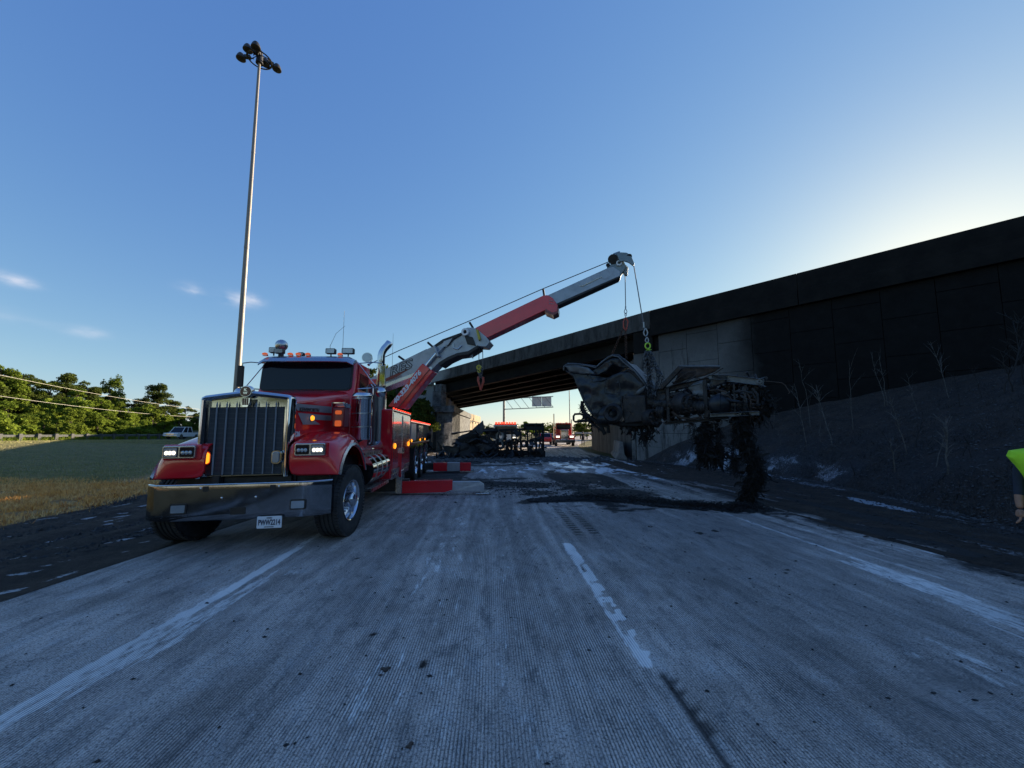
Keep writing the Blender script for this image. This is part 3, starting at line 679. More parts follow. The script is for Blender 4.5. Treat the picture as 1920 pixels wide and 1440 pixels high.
jersey((7.15, 26.5), (8.3, 31.5), 'farther concrete safety barrier under the overpass leading to the sunlit guardrail')
for y in (24.2, 27.2, 30.6):    # steel posts behind barrier
    pass

# ---- sunlit retaining wall beyond the bridge on the left
w2 = tag(empty('far_retaining_wall', (-7, 60, 0)), 'sunlit tan retaining wall with a coping, beyond the left end of the overpass', 'retaining wall')
M['tan'] = mat('sunlit_tan_concrete', (.30, .22, .125), .85, var=.2, vs_=1.2, bump=.3, dirt=.45, dirtc=(.12, .075, .04))
pa, pb = Vector((-7.6, 50.3, 0)), Vector((-6.2, 74, 0)); dd = (pb - pa).normalized(); sn = Vector((-dd.y, dd.x, 0))
MB().beam(pa + Vector((0, 0, 1.6)) + sn * .25, pb + Vector((0, 0, 1.6)) + sn * .25, .3, 3.9).build('backing_wall', M['tan'], w2, 0, True)
MB().beam(pa + Vector((0, 0, 4.2)) + sn * .1, pb + Vector((0, 0, 4.2)) + sn * .1, .5, 1.15).build('coping', M['tan'], w2, .03, True)
for i in range(15):
    for k in range(3):
        z0 = k * 1.3 - (.65 if i % 2 else 0)
        if z0 < -.4: z0 = 0; h = .65
        else: h = 1.3 if z0 + 1.3 < 3.55 else 3.55 - z0
        a = pa + dd * (i * 1.58 + .015); b = pa + dd * ((i + 1) * 1.58 - .015)
        MB().beam(a + Vector((0, 0, z0 + h / 2)) + sn * .04, b + Vector((0, 0, z0 + h / 2)) + sn * .04, .1, h - .03).build('panel', M['tan'], w2, 0, True)
# sunlit wall end on the right beyond the bridge
w3 = tag(empty('far_right_wall', (8.6, 40, 0)), 'short sunlit panelled wall beyond the right abutment, behind the barrier', 'retaining wall')
for i in range(5):
    MB().beam((8.05 + i * .5, 37 + i * 2.0, 1.3), (8.05 + i * .5 + .48, 37 + i * 2.0 + 1.92, 1.3), .3, 2.9).build('panel', M['tan'], w3, .01, True)

# ================================================================= VEGETATION
def leafmat(name, c1, c2, tr=.35):
    t = NT(name); pos = t.n('NewGeometry').outputs['Position']
    oi = t.n('ObjectInfo').outputs['Random']
    f = t.noise(.9, 4, pos, .6); f2 = t.noise(6, 3, pos, .6)
    c = t.mix(t.ramp(f, [(.35, 0), (.65, 1)]), c1, c2); c = t.mix(t.ramp(f2, [(.4, 0), (.7, .4)]), c, tuple(x * 1.35 for x in c2))
    c = t.mix(t.math('MULTIPLY', oi, .35), c, (.05, .055, .012))
    t.t.nodes.remove(t.bsdf)
    d = t.n('BsdfDiffuse'); tl = t.n('BsdfTranslucent'); mx = t.n('MixShader'); mx.inputs[0].default_value = tr
    t.l(c, d.inputs[0]); t.l(c, tl.inputs[0]); t.l(d.outputs[0], mx.inputs[1]); t.l(tl.outputs[0], mx.inputs[2]); t.l(mx.outputs[0], t.out.inputs[0])
    return t.m
M['leaf_dark'] = leafmat('leaves_dark', (.040, .058, .015), (.085, .110, .024))
M['leaf_mid'] = leafmat('leaves_mid', (.075, .115, .016), (.150, .205, .028))
M['leaf_lime'] = leafmat('leaves_lime', (.115, .165, .022), (.21, .27, .038))
M['bark'] = mat('bark', (.055, .042, .030), .9, var=.3, bump=.5, bs=25)
def leaf_mesh(name, clumps, nleaf, size, mat_, seed, flat=.0):
    rs = np.random.RandomState(seed); cl = np.array(clumps, dtype=float)          # x,y,z,rx,ry,rz
    wgt = cl[:, 3] * cl[:, 4] * cl[:, 5]; wgt = wgt ** .7; wgt /= wgt.sum()
    ci = rs.choice(len(cl), nleaf, p=wgt); d = rs.normal(size=(nleaf, 3)); d /= np.linalg.norm(d, axis=1)[:, None]
    rr = rs.uniform(.45, 1.0, nleaf) ** .6 * rs.choice([1, 1, 1, 1.12], nleaf)
    d[:, 2] = np.where(d[:, 2] < -.5, -d[:, 2] * .4, d[:, 2])
    c = cl[ci, :3] + d * cl[ci, 3:6] * rr[:, None]
    nrm = d + rs.normal(size=(nleaf, 3)) * .8; nrm /= np.linalg.norm(nrm, axis=1)[:, None]
    a = np.cross(nrm, rs.normal(size=(nleaf, 3))); a /= np.linalg.norm(a, axis=1)[:, None]; b = np.cross(nrm, a)
    s = size * rs.uniform(.5, 1.3, nleaf)[:, None]
    v = np.stack([c - a * s, c + b * s * .5 - a * s * .1, c + a * s, c - b * s * .5 + a * s * .1], 1).reshape(-1, 3)
    return np_mesh(name, v, np.arange(nleaf * 4), 4, mat_)
def make_tree(seed, h, r, style, mat_, nleaf, size):
    rs = random.Random(seed); cl = []; mb = MB()
    th = h * (.30 if style != 'bush' else .1)
    top = Vector((rs.uniform(-.3, .3), rs.uniform(-.3, .3), h * .86))
    trunk = [Vector((0, 0, -.3)), Vector((rs.uniform(-.1, .1), rs.uniform(-.1, .1), th)), top * .7, top]
    mb.tube(trunk, [h * .022, h * .017, h * .010, h * .004], 7)
    n = {'round': 26, 'tall': 30, 'layer': 40, 'bush': 15, 'spike': 34}[style]
    for i in range(n):
        f = rs.random(); a = rs.uniform(0, 2 * math.pi)
        if style == 'round': z = th + (h - th) * (.08 + .84 * f); w = r * math.sin(math.pi * (.16 + .74 * f)) 
        elif style == 'tall': z = th * .6 + (h - th * .6) * (.02 + .93 * f); w = r * (1.05 - .8 * f ** 1.5)
        elif style == 'layer': z = th * 1.1 + (h - th * 1.1) * (f * .93); w = r * (1.0 - .6 * f) * rs.uniform(.2, 1.1)
        elif style == 'spike': z = th * .7 + (h - th * .7) * (.02 + .95 * f); w = r * (1.0 - .75 * f) * rs.uniform(.5, 1.1)
        else: z = h * (.12 + .75 * f); w = r * (1 - .55 * f)
        w *= rs.uniform(.45, 1); p = Vector((math.cos(a) * w, math.sin(a) * w, z))
        rad = r * rs.uniform(.20, .40) * (1.15 - .5 * f); sq = {'layer': .8, 'spike': 1.1}.get(style, .75)
        cl.append((p.x, p.y, p.z, rad, rad, rad * sq))
        q = Vector((0, 0, max(th * .8, z - w * .6))).lerp(top, .1); q.z = max(th * .6, z - w * .7)
        mb.tube([q, q.lerp(p, .5) + Vector((0, 0, .05 * h)), p], h * .006, 4, h * .0015, cap=False)
        if style == 'spike': 
            e = p * 1.0 + Vector((math.cos(a) * .25, math.sin(a) * .25, .6)) * r * .5; cl.append((e.x, e.y, e.z, rad * .35, rad * .35, rad * .9))
    return leaf_mesh('crown', cl, nleaf, size, mat_, seed), mb.mesh('trunk', M['bark'])
kinds = {}
for k, a in {'oak': (1, 10.5, 3.6, 'round', 'leaf_dark', 12000, .16), 'layered': (2, 10.5, 3.2, 'layer', 'leaf_dark', 11000, .15), 'maple': (3, 10, 3.0, 'tall', 'leaf_mid', 11000, .16),
             'spiky': (4, 10, 3.2, 'spike', 'leaf_mid', 10000, .17), 'young': (5, 5.2, 2.1, 'tall', 'leaf_lime', 6500, .14), 'shrub': (6, 3.4, 2.0, 'bush', 'leaf_lime', 5000, .14), 'shrub2': (8, 4.2, 2.3, 'bush', 'leaf_mid', 5200, .14),
             'dense': (9, 5.0, 2.4, 'bush', 'leaf_dark', 6000, .15)}.items():
    kinds[k] = make_tree(a[0], a[1], a[2], a[3], M[a[4]], a[5], a[6])
def plant(kind, x, y, s, label, group, cat='tree', name='deciduous_tree', z=None, rz=None, sz=None):
    z = float(ter(x, y)) if z is None else z
    r = empty(name, (x, y, z - .1), random.uniform(0, 6.28) if rz is None else rz); r.scale = (s, s, sz or s)
    tag(r, label, cat, group)
    for me, n in zip(kinds[kind], ('crown', 'trunk')):
        o = bpy.data.objects.new(n, me); col.objects.link(o); o.parent = r
    return r
ORD = ['leftmost','second','third','fourth','fifth','sixth','seventh','eighth','ninth','tenth','eleventh','twelfth','thirteenth','fourteenth','fifteenth','sixteenth','seventeenth','eighteenth','nineteenth','twentieth','twenty-first','twenty-second','twenty-third','twenty-fourth','rightmost']
TG = 'trees behind the left guardrail'
# tall trees: (photo px, depth, top px row, kind)
tall = sorted([(-60, 58, 680, 'oak'), (5, 60, 681, 'maple'), (45, 66, 697, 'oak'), (95, 72, 712, 'maple'), (28, 74, 700, 'layered'), (68, 70, 730, 'oak'), (130, 74, 698, 'layered'), (165, 80, 712, 'oak'), (148, 68, 727, 'maple'), (180, 76, 724, 'layered'), (212, 80, 698, 'spiky'),
        (245, 84, 748, 'oak'), (268, 86, 744, 'layered'), (298, 84, 717, 'layered'), (325, 88, 748, 'layered'), (350, 92, 760, 'oak'), (372, 96, 772, 'maple'), (225, 74, 750, 'maple'), (395, 100, 775, 'oak'), (118, 66, 735, 'oak'), (-110, 52, 672, 'maple'), (338, 84, 765, 'maple')])
desc = {'oak': 'dark round-crowned tree', 'layered': 'dark tree with flat layered boughs', 'maple': 'mid-green full-crowned tree', 'spiky': 'tall tree with upright spiky top shoots'}
where = {5: 'touching the left edge of the picture', 212: 'rising above its neighbours', 298: 'standing free above the white pickup'}
for i, (px, Y, ty, k) in enumerate(tall):
    p = at(px, ty, Y); hh = kinds[k][0]; H = max(v.co.z for v in hh.vertices); g0 = float(ter(p.x, p.y)); s = (p.z - g0) / H
    sx = s * 1.15 if k in ('oak', 'layered') else s
    pos_w = where.get(px, ORD[i] + ' in the tall row')
    plant(k, p.x, p.y, sx, '%s behind the guardrail, %s' % (desc[k], pos_w), TG, sz=s)
SG = 'bright young growth along the left guardrail'
low = [(-40, 50, 770, 'young'), (12, 50, 768, 'shrub'), (50, 52, 775, 'young'), (85, 56, 770, 'young'), (110, 54, 785, 'shrub'), (135, 58, 762, 'young'), (160, 60, 770, 'shrub2'), (185, 61, 778, 'young'), (205, 64, 770, 'shrub2'), (228, 66, 786, 'young'), (250, 66, 790, 'shrub'), (272, 68, 786, 'young'), (290, 72, 766, 'young'), (310, 74, 775, 'young'), (330, 76, 785, 'shrub2'), (350, 80, 790, 'young'), (365, 84, 782, 'shrub2'), (100, 62, 745, 'young'), (150, 64, 742, 'young'), (190, 70, 745, 'young'), (65, 60, 755, 'young'), (20, 58, 750, 'shrub2'), (275, 78, 757, 'young'), (240, 74, 768, 'young'), (2, 50, 775, 'young')]
low.sort()
for i, (px, Y, ty, k) in enumerate(low):
    p = at(px, ty, Y); H = max(v.co.z for v in kinds[k][0].vertices); g0 = float(ter(p.x, p.y)); s = (p.z - g0) / H
    plant(k, p.x, p.y, max(s * 1.15, .5), '%s behind the left guardrail, %s of the row' % ({'young': 'lime-green sapling', 'shrub': 'low lime shrub', 'shrub2': 'mid-green bush'}[k], ORD[i]), SG, 'shrub', 'leafy_shrub', sz=s)
# dark growth on the slope behind the truck, left of the abutment
for i, (x, y, z, s) in enumerate([(-9.2, 30.5, 2.2, 1.0), (-11.2, 31.5, 2.6, 1.15), (-8.4, 32.2, 1.6, .9), (-10.0, 28.8, .9, .95), (-12.8, 30.8, 2.4, 1.1), (-8.2, 29.6, .2, .8), (-13.8, 33.5, 3.4, 1.1), (-11.8, 28.0, .2, .9), (-9.4, 33.2, 3.1, .9), (-15.5, 33, 2.5, 1.1)]):
    plant('dense', x, y, s, 'dark shaded bush behind the red lift cylinder, %s the abutment' % ('nearest', 'second nearest', 'close to', 'low in front of', 'well left of', 'lowest beside', 'farther left of', 'lower left of', 'highest beside', 'farthest left of')[i], 'shaded bushes left of the abutment', 'shrub', 'leafy_shrub', z=z)
# trees beyond the bridge
for i, (px, Y, ty, k) in enumerate([(885, 95, 790, 'maple'), (905, 100, 793, 'oak'), (922, 110, 800, 'maple'), (940, 120, 800, 'oak'), (962, 120, 795, 'oak'), (985, 115, 789, 'maple'), (1008, 120, 792, 'oak'), (1028, 125, 800, 'maple'), (1036, 120, 796, 'oak'), (1060, 130, 798, 'oak'),
                                    (1088, 110, 785, 'maple'), (1100, 105, 782, 'oak'), (1115, 100, 786, 'maple'), (1135, 98, 784, 'oak'), (1150, 95, 780, 'maple'), (862, 95, 792, 'oak'), (1170, 95, 782, 'oak')]):
    p = at(px, ty, Y); H = max(v.co.z for v in kinds[k][0].vertices); s = (p.z - float(ter(p.x, p.y))) / H
    plant(k, p.x, p.y, s * 1.5, 'distant small tree seen under the overpass, %s' % ('right of the tan wall top', 'above the fallen sheet metal', 'above the upright burnt plate', 'left of the red beacon bar', 'directly over the red beacon bar', 'right of the beacon bar', 'above the standing burnt frames', 'above the red hatchback', 'left of the far semi-truck stack', 'behind the far semi-truck cab', 'between far pole and mirror frame', 'inside the mirror frame of the wreck', 'right of the mirror frame', 'above the far right guardrail', 'behind the right abutment', 'behind the tan wall', 'hidden part behind the right abutment')[i], 'trees beyond the overpass', sz=s)

# distant wood that reads as one mass
rs = np.random.RandomState(4); cl = []
for x in np.linspace(-200, 420, 150):
    for q in range(2):
        cl.append((x + rs.uniform(-3, 3), 215 + rs.uniform(-12, 12) + max(0, -x) * .15, rs.uniform(1.0, 4.8), rs.uniform(3, 5), 4, rs.uniform(2, 3.2)))
for y in np.linspace(20, 210, 60):
    for q in range(2): cl.append((-84 - y * .12 + rs.uniform(-4, 4), y, rs.uniform(1, 3.5), 3, 4, 2.6))
me = leaf_mesh('distant_wood', cl, 52000, .55, M['leaf_dark'], 44)
tag(link(me, 'distant_wood'), 'far line of woodland along the horizon', 'woodland', kind='stuff')

# ---- grass blades: lawn and scorched strip
def blades(name, pts, h, w, mat_, seed):
    rs = np.random.RandomState(seed); n = len(pts); a = rs.uniform(0, 2 * np.pi, n); hh = h * rs.uniform(.4, 1.3, n); ww = w * rs.uniform(.6, 1.4, n)
    dx, dy = np.cos(a) * ww, np.sin(a) * ww; lx, ly = rs.normal(0, .45, n) * hh, rs.normal(0, .45, n) * hh
    v = np.empty((n, 3, 3)); v[:, 0] = pts + np.stack([-dx, -dy, 0 * dx - .01], 1); v[:, 1] = pts + np.stack([dx, dy, 0 * dx - .01], 1); v[:, 2] = pts + np.stack([lx, ly, hh], 1)
    return np_mesh(name, v.reshape(-1, 3), np.arange(n * 3), 3, mat_)
def grassmat(name, c1, c2, c3):
    t = NT(name); pos = t.n('NewGeometry').outputs['Position']
    c = t.mix(t.ramp(t.noise(1.1, 5, pos, .6), [(.38, 0), (.62, 1)]), c1, c2); c = t.mix(t.ramp(t.noise(9, 3, pos, .7), [(.45, 0), (.65, 1)]), c, c3)
    t.set(Base_Color=c, Roughness=.7); t.bsdf.inputs['Specular IOR Level'].default_value = .2; return t.m
M['lawn'] = grassmat('lawn_blades', (.22, .235, .085), (.38, .32, .16), (.27, .26, .10))
M['drygrass'] = grassmat('scorched_blades', (.85, .45, .12), (.90, .60, .24), (.42, .17, .06))
rs = np.random.RandomState(11)
n = 150000; yy = 10.8 + (55 - 10.8) * rs.uniform(0, 1, n) ** 1.5; xx = -yy * rs.uniform(.62, 1.55, n); keep = (xx > -62) & (xx < -9.5 - 0 * yy)
bx_ = -8.25 - .36 * np.clip(yy - 6.4, -6, 12); keep &= (xx < bx_ - 2.2 + rs.normal(0, .3, n)) & (yy > 12.0 + rs.normal(0, .6, n) - 2.2 * (fbm(xx * .8, yy * .8, 102) - .5))
xx, yy = xx[keep], yy[keep]
me = blades('lawn_grass', np.stack([xx, yy, ter(xx, yy)], 1), .075, .012, M['lawn'], 12); tag(link(me, 'lawn_grass'), 'short dull green mown grass blades', 'grass', kind='stuff')
n = 110000; yy = rs.uniform(4.5, 13.2, n); xx = rs.uniform(-20, -8.0, n); bx_ = -8.25 - .36 * np.clip(yy - 6.4, -6, 12)
nz_ = fbm((xx - curve_c(yy)) * .9, yy * .25, 101, 5) - .5
keep = ((xx - bx_) + nz_ * 2.2 < -.15 + rs.normal(0, .25, n)) & (yy + nz_ * 1.5 < 12.3 + rs.normal(0, .6, n) - 2.2 * (fbm(xx * .8, yy * .8, 102) - .5)) & (fbm(xx * 2, yy * 2, 131) > .36)
xx, yy = xx[keep], yy[keep]
me = blades('scorched_grass', np.stack([xx, yy, ter(xx, yy)], 1), .11, .011, M['drygrass'], 13); tag(link(me, 'scorched_grass'), 'tan and rust-brown scorched grass along the black soil', 'grass', kind='stuff')
# charred stubble on the right bank
n = 26000; yy = rs.uniform(2.5, 22, n); xx = toe_x(yy) + rs.exponential(3.0, n) - .1; keep = (.682 * xx + .731 * yy < 21.0) & (xx < 24) & (fbm(xx * 1.3, yy * 1.3, 141) > .42); xx, yy = xx[keep], yy[keep]
M['stubble'] = grassmat('charred_stubble', (.012, .012, .013), (.045, .045, .047), (.09, .088, .085))
me = blades('charred_stubble', np.stack([xx, yy, bank(xx, yy) + .02], 1), .10, .006, M['stubble'], 15); tag(link(me, 'charred_stubble'), 'thin charred stalks standing on the burnt bank', 'stubble', kind='stuff')
# weeds at the foot of the guardrail
n = 16000; yy = rs.uniform(38, 84, n); xx = -61 - (yy - 45) * .03 + rs.normal(-1.0, 1.0, n)
me = blades('guardrail_weeds', np.stack([xx, yy, ter(xx, yy)], 1), .55, .05, M['leaf_lime'], 14); tag(link(me, 'guardrail_weeds'), 'tall bright weeds along the foot of the guardrail', 'weeds', kind='stuff')

# ---- burnt saplings on the right bank
M['burntwood'] = mat('burnt_sapling_bark', (.10, .095, .09), .8, var=.5, vs_=9, dirt=.3, dirtc=(.02, .02, .02))
M['charwood'] = mat('charred_sapling_bark', (.014, .013, .013), .8, var=.4, vs_=9)
def sapling(px, py, tpx, tpy, Y, r, nb, label, seed, mt='burntwood', fork=None):
    rs = random.Random(seed)
    b = ground_at(px, py) if Y is None else at(px, py, Y)
    # base height from the bank: march along the pixel ray until it meets the slope
    d = pdir(px, py); tt = 2.0
    while tt < 40:
        q = Vector((0, 0, EYE)) + d * tt
        if q.z < float(bank(q.x, q.y)) + .02 or .682 * q.x + .731 * q.y > 20.8: break
        tt += .05
    b = q; top = at(tpx, tpy, b.y); tip = top + Vector((0, rs.uniform(-.2, .2), 0))
    r_ = empty('burnt_sapling', b); mb = MB(); L = (tip - b).length; pts = []
    k = 7
    for i in range(k + 1):
        f = i / k; pts.append(b.lerp(tip, f) + Vector((rs.uniform(-1, 1), rs.uniform(-1, 1), 0)) * L * .018 * (0 < i < k))
    pts[0] = pts[0] - Vector((0, 0, .15)); r = r * .75; mb.tube(pts, r, 6, r * .3); mb.build('trunk', M[mt], r_, 0, True)
    for j in range(nb * 2):
        f = rs.uniform(.35, .95); i0 = int(f * k); p = pts[i0]; a = rs.uniform(0, 6.28); l = L * rs.uniform(.12, .33)
        e = p + Vector((math.cos(a) * l * .6, math.sin(a) * l * .6, l * rs.uniform(.5, 1))); m_ = p.lerp(e, .5) + Vector((0, 0, l * .08)); mm = MB(); mm.tube([p, m_, e], r * .42, 4, r * .12)
        for q_ in range(rs.choice([0, 1, 2])):
            e2 = m_ + Vector((rs.uniform(-1, 1), rs.uniform(-1, 1), rs.uniform(.4, 1.4))) * l * .35; mm.tube([m_, e2], r * .25, 4, r * .08)
        mm.build('branch', M[mt], r_, 0, True)
    tag(r_, label, 'sapling', 'burnt saplings on the right embankment')
sap = [(1514, 832, 1490, 718, .020, 4, 'pale leafless sapling with a kinked stem, leftmost of those on the bank'), (1520, 800, 1497, 682, .016, 3, 'tall thin pale sapling directly behind the leftmost kinked one'),
       (1561, 834, 1538, 720, .026, 7, 'pale sapling with a forked crown of twigs, second clump from the left'), (1599, 805, 1583, 678, .014, 2, 'straight slender stem against the black wall right of the forked sapling'),
       (1678, 884, 1659, 822, .026, 3, 'short pale sapling with a hooked foot low on the bank'), (1701, 850, 1660, 745, .022, 5, 'crooked grey stem above the hooked-foot sapling'), (1659, 760, 1634, 660, .014, 3, 'tall thin stem against the wall in the middle of the bank'),
       (1664, 758, 1650, 662, .012, 3, 'thin twin stem just right of the tall middle one'), (1776, 890, 1762, 782, .030, 7, 'knobbly pale trunk with drooping twigs, centre-right of the bank'), (1750, 880, 1770, 780, .016, 3, 'leaning thin stem left of the knobbly trunk'),
       (1547, 888, 1547, 850, .008, 1, 'short upright twig low on the bank left of the hooked sapling'), (1605, 892, 1600, 866, .02, 4, 'charred stump with short broken twigs at the foot of the bank'), (1717, 838, 1735, 780, .026, 5, 'thick black leaning trunk in the middle of the bank'),
       (1820, 858, 1817, 825, .012, 4, 'small cluster of black upright twigs left of the worker'), (1803, 858, 1806, 828, .012, 3, 'black twig pair beside the small cluster near the worker'), (1899, 735, 1872, 660, .022, 9, 'bushy black thicket stem at the top of the bank by the right edge'),
       (1880, 740, 1915, 600, .030, 12, 'tallest charred tree at the right edge against the wall'), (1920, 720, 1900, 590, .026, 10, 'second charred tree leaning at the right edge of the picture'), (1780, 745, 1750, 640, .014, 6, 'thin stem with a star of twigs against the black wall'),
       (1450, 800, 1452, 745, .010, 2, 'thin twig right beside the hanging wreck'), (1538, 828, 1536, 763, .010, 1, 'thin straight stick between the two left pale saplings'), (1465, 835, 1455, 805, .012, 2, 'small bent twig at the foot of the wall near the wreck'),
       (1675, 842, 1655, 800, .012, 2, 'short leaning grey stick left of the thick black trunk'), (1842, 745, 1830, 690, .012, 7, 'low tangle of black twigs high on the bank'), (1800, 760, 1790, 700, .014, 6, 'black forked sapling high on the bank'), (1720, 770, 1700, 700, .012, 4, 'faint grey stem high on the bank right of the middle stems')]
for i, (a, b, c_, d_, r, nb, lb) in enumerate(sap): sapling(a, b, c_, d_, None, r, nb, lb, 300 + i, 'charwood' if 'black' in lb.split(' against')[0] or 'char' in lb else 'burntwood')
# ash crumbs, stubble and stones on the bank and along the black shoulders
def crumbs(name, xs_, ys_, zs_, size, mat_, seed, label, cat):
    rs = np.random.RandomState(seed); n = len(xs_); s = size * rs.uniform(.25, 1.0, n) ** 2.0 * 1.4
    base = np.array([[1, 0, 0], [0, 1, 0], [-1, 0, 0], [0, -1, 0], [0, 0, 1], [0, 0, -.6]], float); fc = np.array([[0, 1, 4], [1, 2, 4], [2, 3, 4], [3, 0, 4], [1, 0, 5], [2, 1, 5], [3, 2, 5], [0, 3, 5]])
    v = base[None] * rs.uniform(.4, 1.3, (n, 6, 1)) * s[:, None, None]; v[:, :, 2] *= .7
    a = rs.uniform(0, 6.28, n); ca, sa = np.cos(a)[:, None], np.sin(a)[:, None]; x = v[:, :, 0] * ca - v[:, :, 1] * sa; y = v[:, :, 0] * sa + v[:, :, 1] * ca
    v[:, :, 0] = x * rs.uniform(.6, 2.0, n)[:, None]; v[:, :, 1] = y
    v += np.stack([xs_, ys_, zs_], 1)[:, None, :]
    f = (fc[None] + (np.arange(n) * 6)[:, None, None]).reshape(-1)
    me = np_mesh(name, v.reshape(-1, 3), f, 3, mat_); return tag(link(me, name), label, cat, kind='stuff')
M['ashstone'] = mat('ash_covered_stone', (.06, .063, .068), .9, var=.7, vs_=5)
M['charcoal'] = mat('charcoal', (.012, .012, .013), .7, var=.5, vs_=8)
rs = np.random.RandomState(21); n = 16000
yy = rs.uniform(3, 22, n); xx = toe_x(yy) + rs.exponential(2.2, n) - .3; k_ = (.682 * xx + .731 * yy < 21.0) & (xx < 22); xx, yy = xx[k_], yy[k_]
crumbs('ash_stones', xx, yy, bank(xx, yy) + .012, .026, M['ashstone'], 22, 'pale ash-covered crumbs and stones strewn on the burnt bank', 'stones')
n = 7000; yy = rs.uniform(2, 21, n); xx = toe_x(yy) - rs.exponential(1.0, n); k_ = xx - curve_c(yy) > 5.4; xx, yy = xx[k_], yy[k_]
crumbs('charred_crumbs', xx, yy, 0 * xx + .010, .024, M['charcoal'], 23, 'charred crumbs on the right shoulder', 'debris')
n = 5000; yy = rs.uniform(3.5, 12, n); xx = -5.5 - rs.uniform(0, 1, n) * (2.7 + .36 * np.clip(yy - 6.4, -2, 9)); crumbs('soil_clods', xx, yy, ter(xx, yy) + .012, .03, M['charcoal'], 24, 'black soil clods on the scraped left shoulder', 'clods')
n = 9000; f_ = rs.uniform(0, 1, n); tp = np.array(trail); ti = f_ * (len(tp) - 1); i0 = np.minimum(ti.astype(int), len(tp) - 2); fr = (ti - i0)[:, None]
c_ = tp[i0] * (1 - fr) + tp[i0 + 1] * fr; xx = c_[:, 0] + rs.normal(0, .13, n); yy = c_[:, 1] + rs.normal(0, .13, n)
crumbs('soot_trail', xx, yy, .01 + .03 * rs.uniform(0, 1, n) * np.exp(-((rs.normal(0, 1, n)) ** 2)), .026, M['charcoal'], 25, 'curving trail of black burnt crumbs dragged over the road', 'debris')
n = 1700; xx = rs.normal(.9, 1.5, n); yy = rs.normal(11.2, 1.0, n); crumbs('scattered_cinders', xx, yy, 0 * xx + .006, .024, M['charcoal'], 26, 'loose cinders scattered beyond the outrigger', 'debris')
n = 3600; xx = np.concatenate([rs.normal(-1.2, 3.0, 2600), rs.uniform(-4, 6, 1000)]); yy = np.concatenate([rs.normal(23, 1.1, 2600), rs.uniform(1.5, 9, 1000)])
szs = .06
crumbs('wreck_fragments', xx[:2600], yy[:2600], 0 * xx[:2600] + .03, .12, M['ashstone'], 27, 'grey burnt fragments in front of the collapsed wreck', 'debris')
crumbs('road_grit', xx[2600:], yy[2600:], 0 * xx[2600:] + .003, .010, M['charcoal'], 28, 'fine grit on the concrete', 'grit')

# ================================================================= ROADSIDE FURNITURE
# left guardrail: rail, each post
M['dullrail'] = mat('dull_rail', (.10, .105, .105), .7, .2)
gr = tag(empty('guardrail', (-61, 60, .6)), 'galvanised guardrail with dark posts running along the top of the left lawn', 'guardrail')
def grp(y): x = -60.5 - (y - 45) * .02; return Vector((x, y, float(ter(x, y))))
ysr = np.arange(36, 88, 1.9)
prof = [(-.03, 0), (.05, .05), (.05, .10), (-.01, .155), (.05, .21), (.05, .26), (-.03, .31)]
mb = MB(); mb.loft([[grp(y) + Vector((a, 0, .42 + z)) for a, z in prof] for y in ysr], smooth=True, cap=False, closed=False); mb.build('rail', M['dullrail'], gr, 0, True)
M['darkpost'] = mat('weathered_post', (.07, .07, .068), .8)
for y in ysr: MB().box(grp(y) + Vector((.17, 0, .38)), (.24, .34, .95)).build('post', M['darkpost'], gr, 0, True)
# right guardrail beyond the bridge
g2 = tag(empty('far_guardrail', (9, 45, 0)), 'sunlit bent guardrail on the right beyond the overpass', 'guardrail')
def gp2(f): y = 33 + f * 24; return Vector((8.6 + .055 * (y - 33) + .0085 * (y - 33) ** 2, y, 0))
mb = MB(); mb.loft([[gp2(f) + Vector((-a, 0, .42 + z)) for a, z in prof] for f in np.linspace(0, 1, 14)], cap=False, closed=False); mb.build('rail', M['galv'], g2, 0, True)
for f in np.linspace(0, 1, 13): MB().box(gp2(f) + Vector((.12, 0, .35)), (.15, .2, .8)).build('post', M['darkpost'], g2, 0, True)
g3 = tag(empty('far_side_guardrail', (20, 75, 0)), 'pale guardrail curving across the far end of the road under the overpass', 'guardrail')
def gp3(f): return Vector((12.5 + 22 * f, 76 - 6 * f, 1.0))
mb = MB(); mb.loft([[gp3(f) + Vector((0, -a, .45 + z)) for a, z in prof] for f in np.linspace(0, 1, 10)], cap=False, closed=False); mb.build('rail', M['galv'], g3, 0, True)
for f in np.linspace(0, 1, 12): MB().box(gp3(f) + Vector((0, .1, .3)), (.15, .2, .9)).build('post', M['darkpost'], g3, 0, True)

# high-mast light
mx_, my_ = -23.1, 32.0
hm = tag(empty('high_mast_light', (mx_, my_, .3)), 'very tall tapered steel light mast rising behind the red tow truck', 'light mast')
M['mast'] = mat('weathered_mast_steel', (.20, .185, .165), .55, .45, var=.1, vs_=.6)
ht = 35.3
MB().tube([(mx_, my_, .2 + ht * k / 6) for k in range(7)], [.27, .24, .21, .18, .155, .13, .105], 20).build('pole', M['mast'], hm, 0, True)
for k in (1, 2, 3): MB().cyl((mx_, my_, ht * k / 4 - .1), (mx_, my_, ht * k / 4 + .1), .275 - .041 * k, n=20).build('pole_joint', M['mast'], hm, 0, True)
mb = MB(); zt_ = ht + .3
mb.lathe([(.95, -.05), (1.03, 0), (.95, .05), (.87, 0)], (mx_, my_, zt_), (0, 0, 1), 24, True)
for a in range(6): mb.beam((mx_, my_, zt_ + .5), (mx_ + math.cos(a * 1.047) * .95, my_ + math.sin(a * 1.047) * .95, zt_), .05, .05)
mb.cyl((mx_, my_, zt_ - .4), (mx_, my_, zt_ + .8), .3, .22); mb.build('lamp_ring', M['black'], hm, 0, True)
M['lampbody'] = mat('dark_lamp_housing', (.030, .027, .02), .5, var=.2)
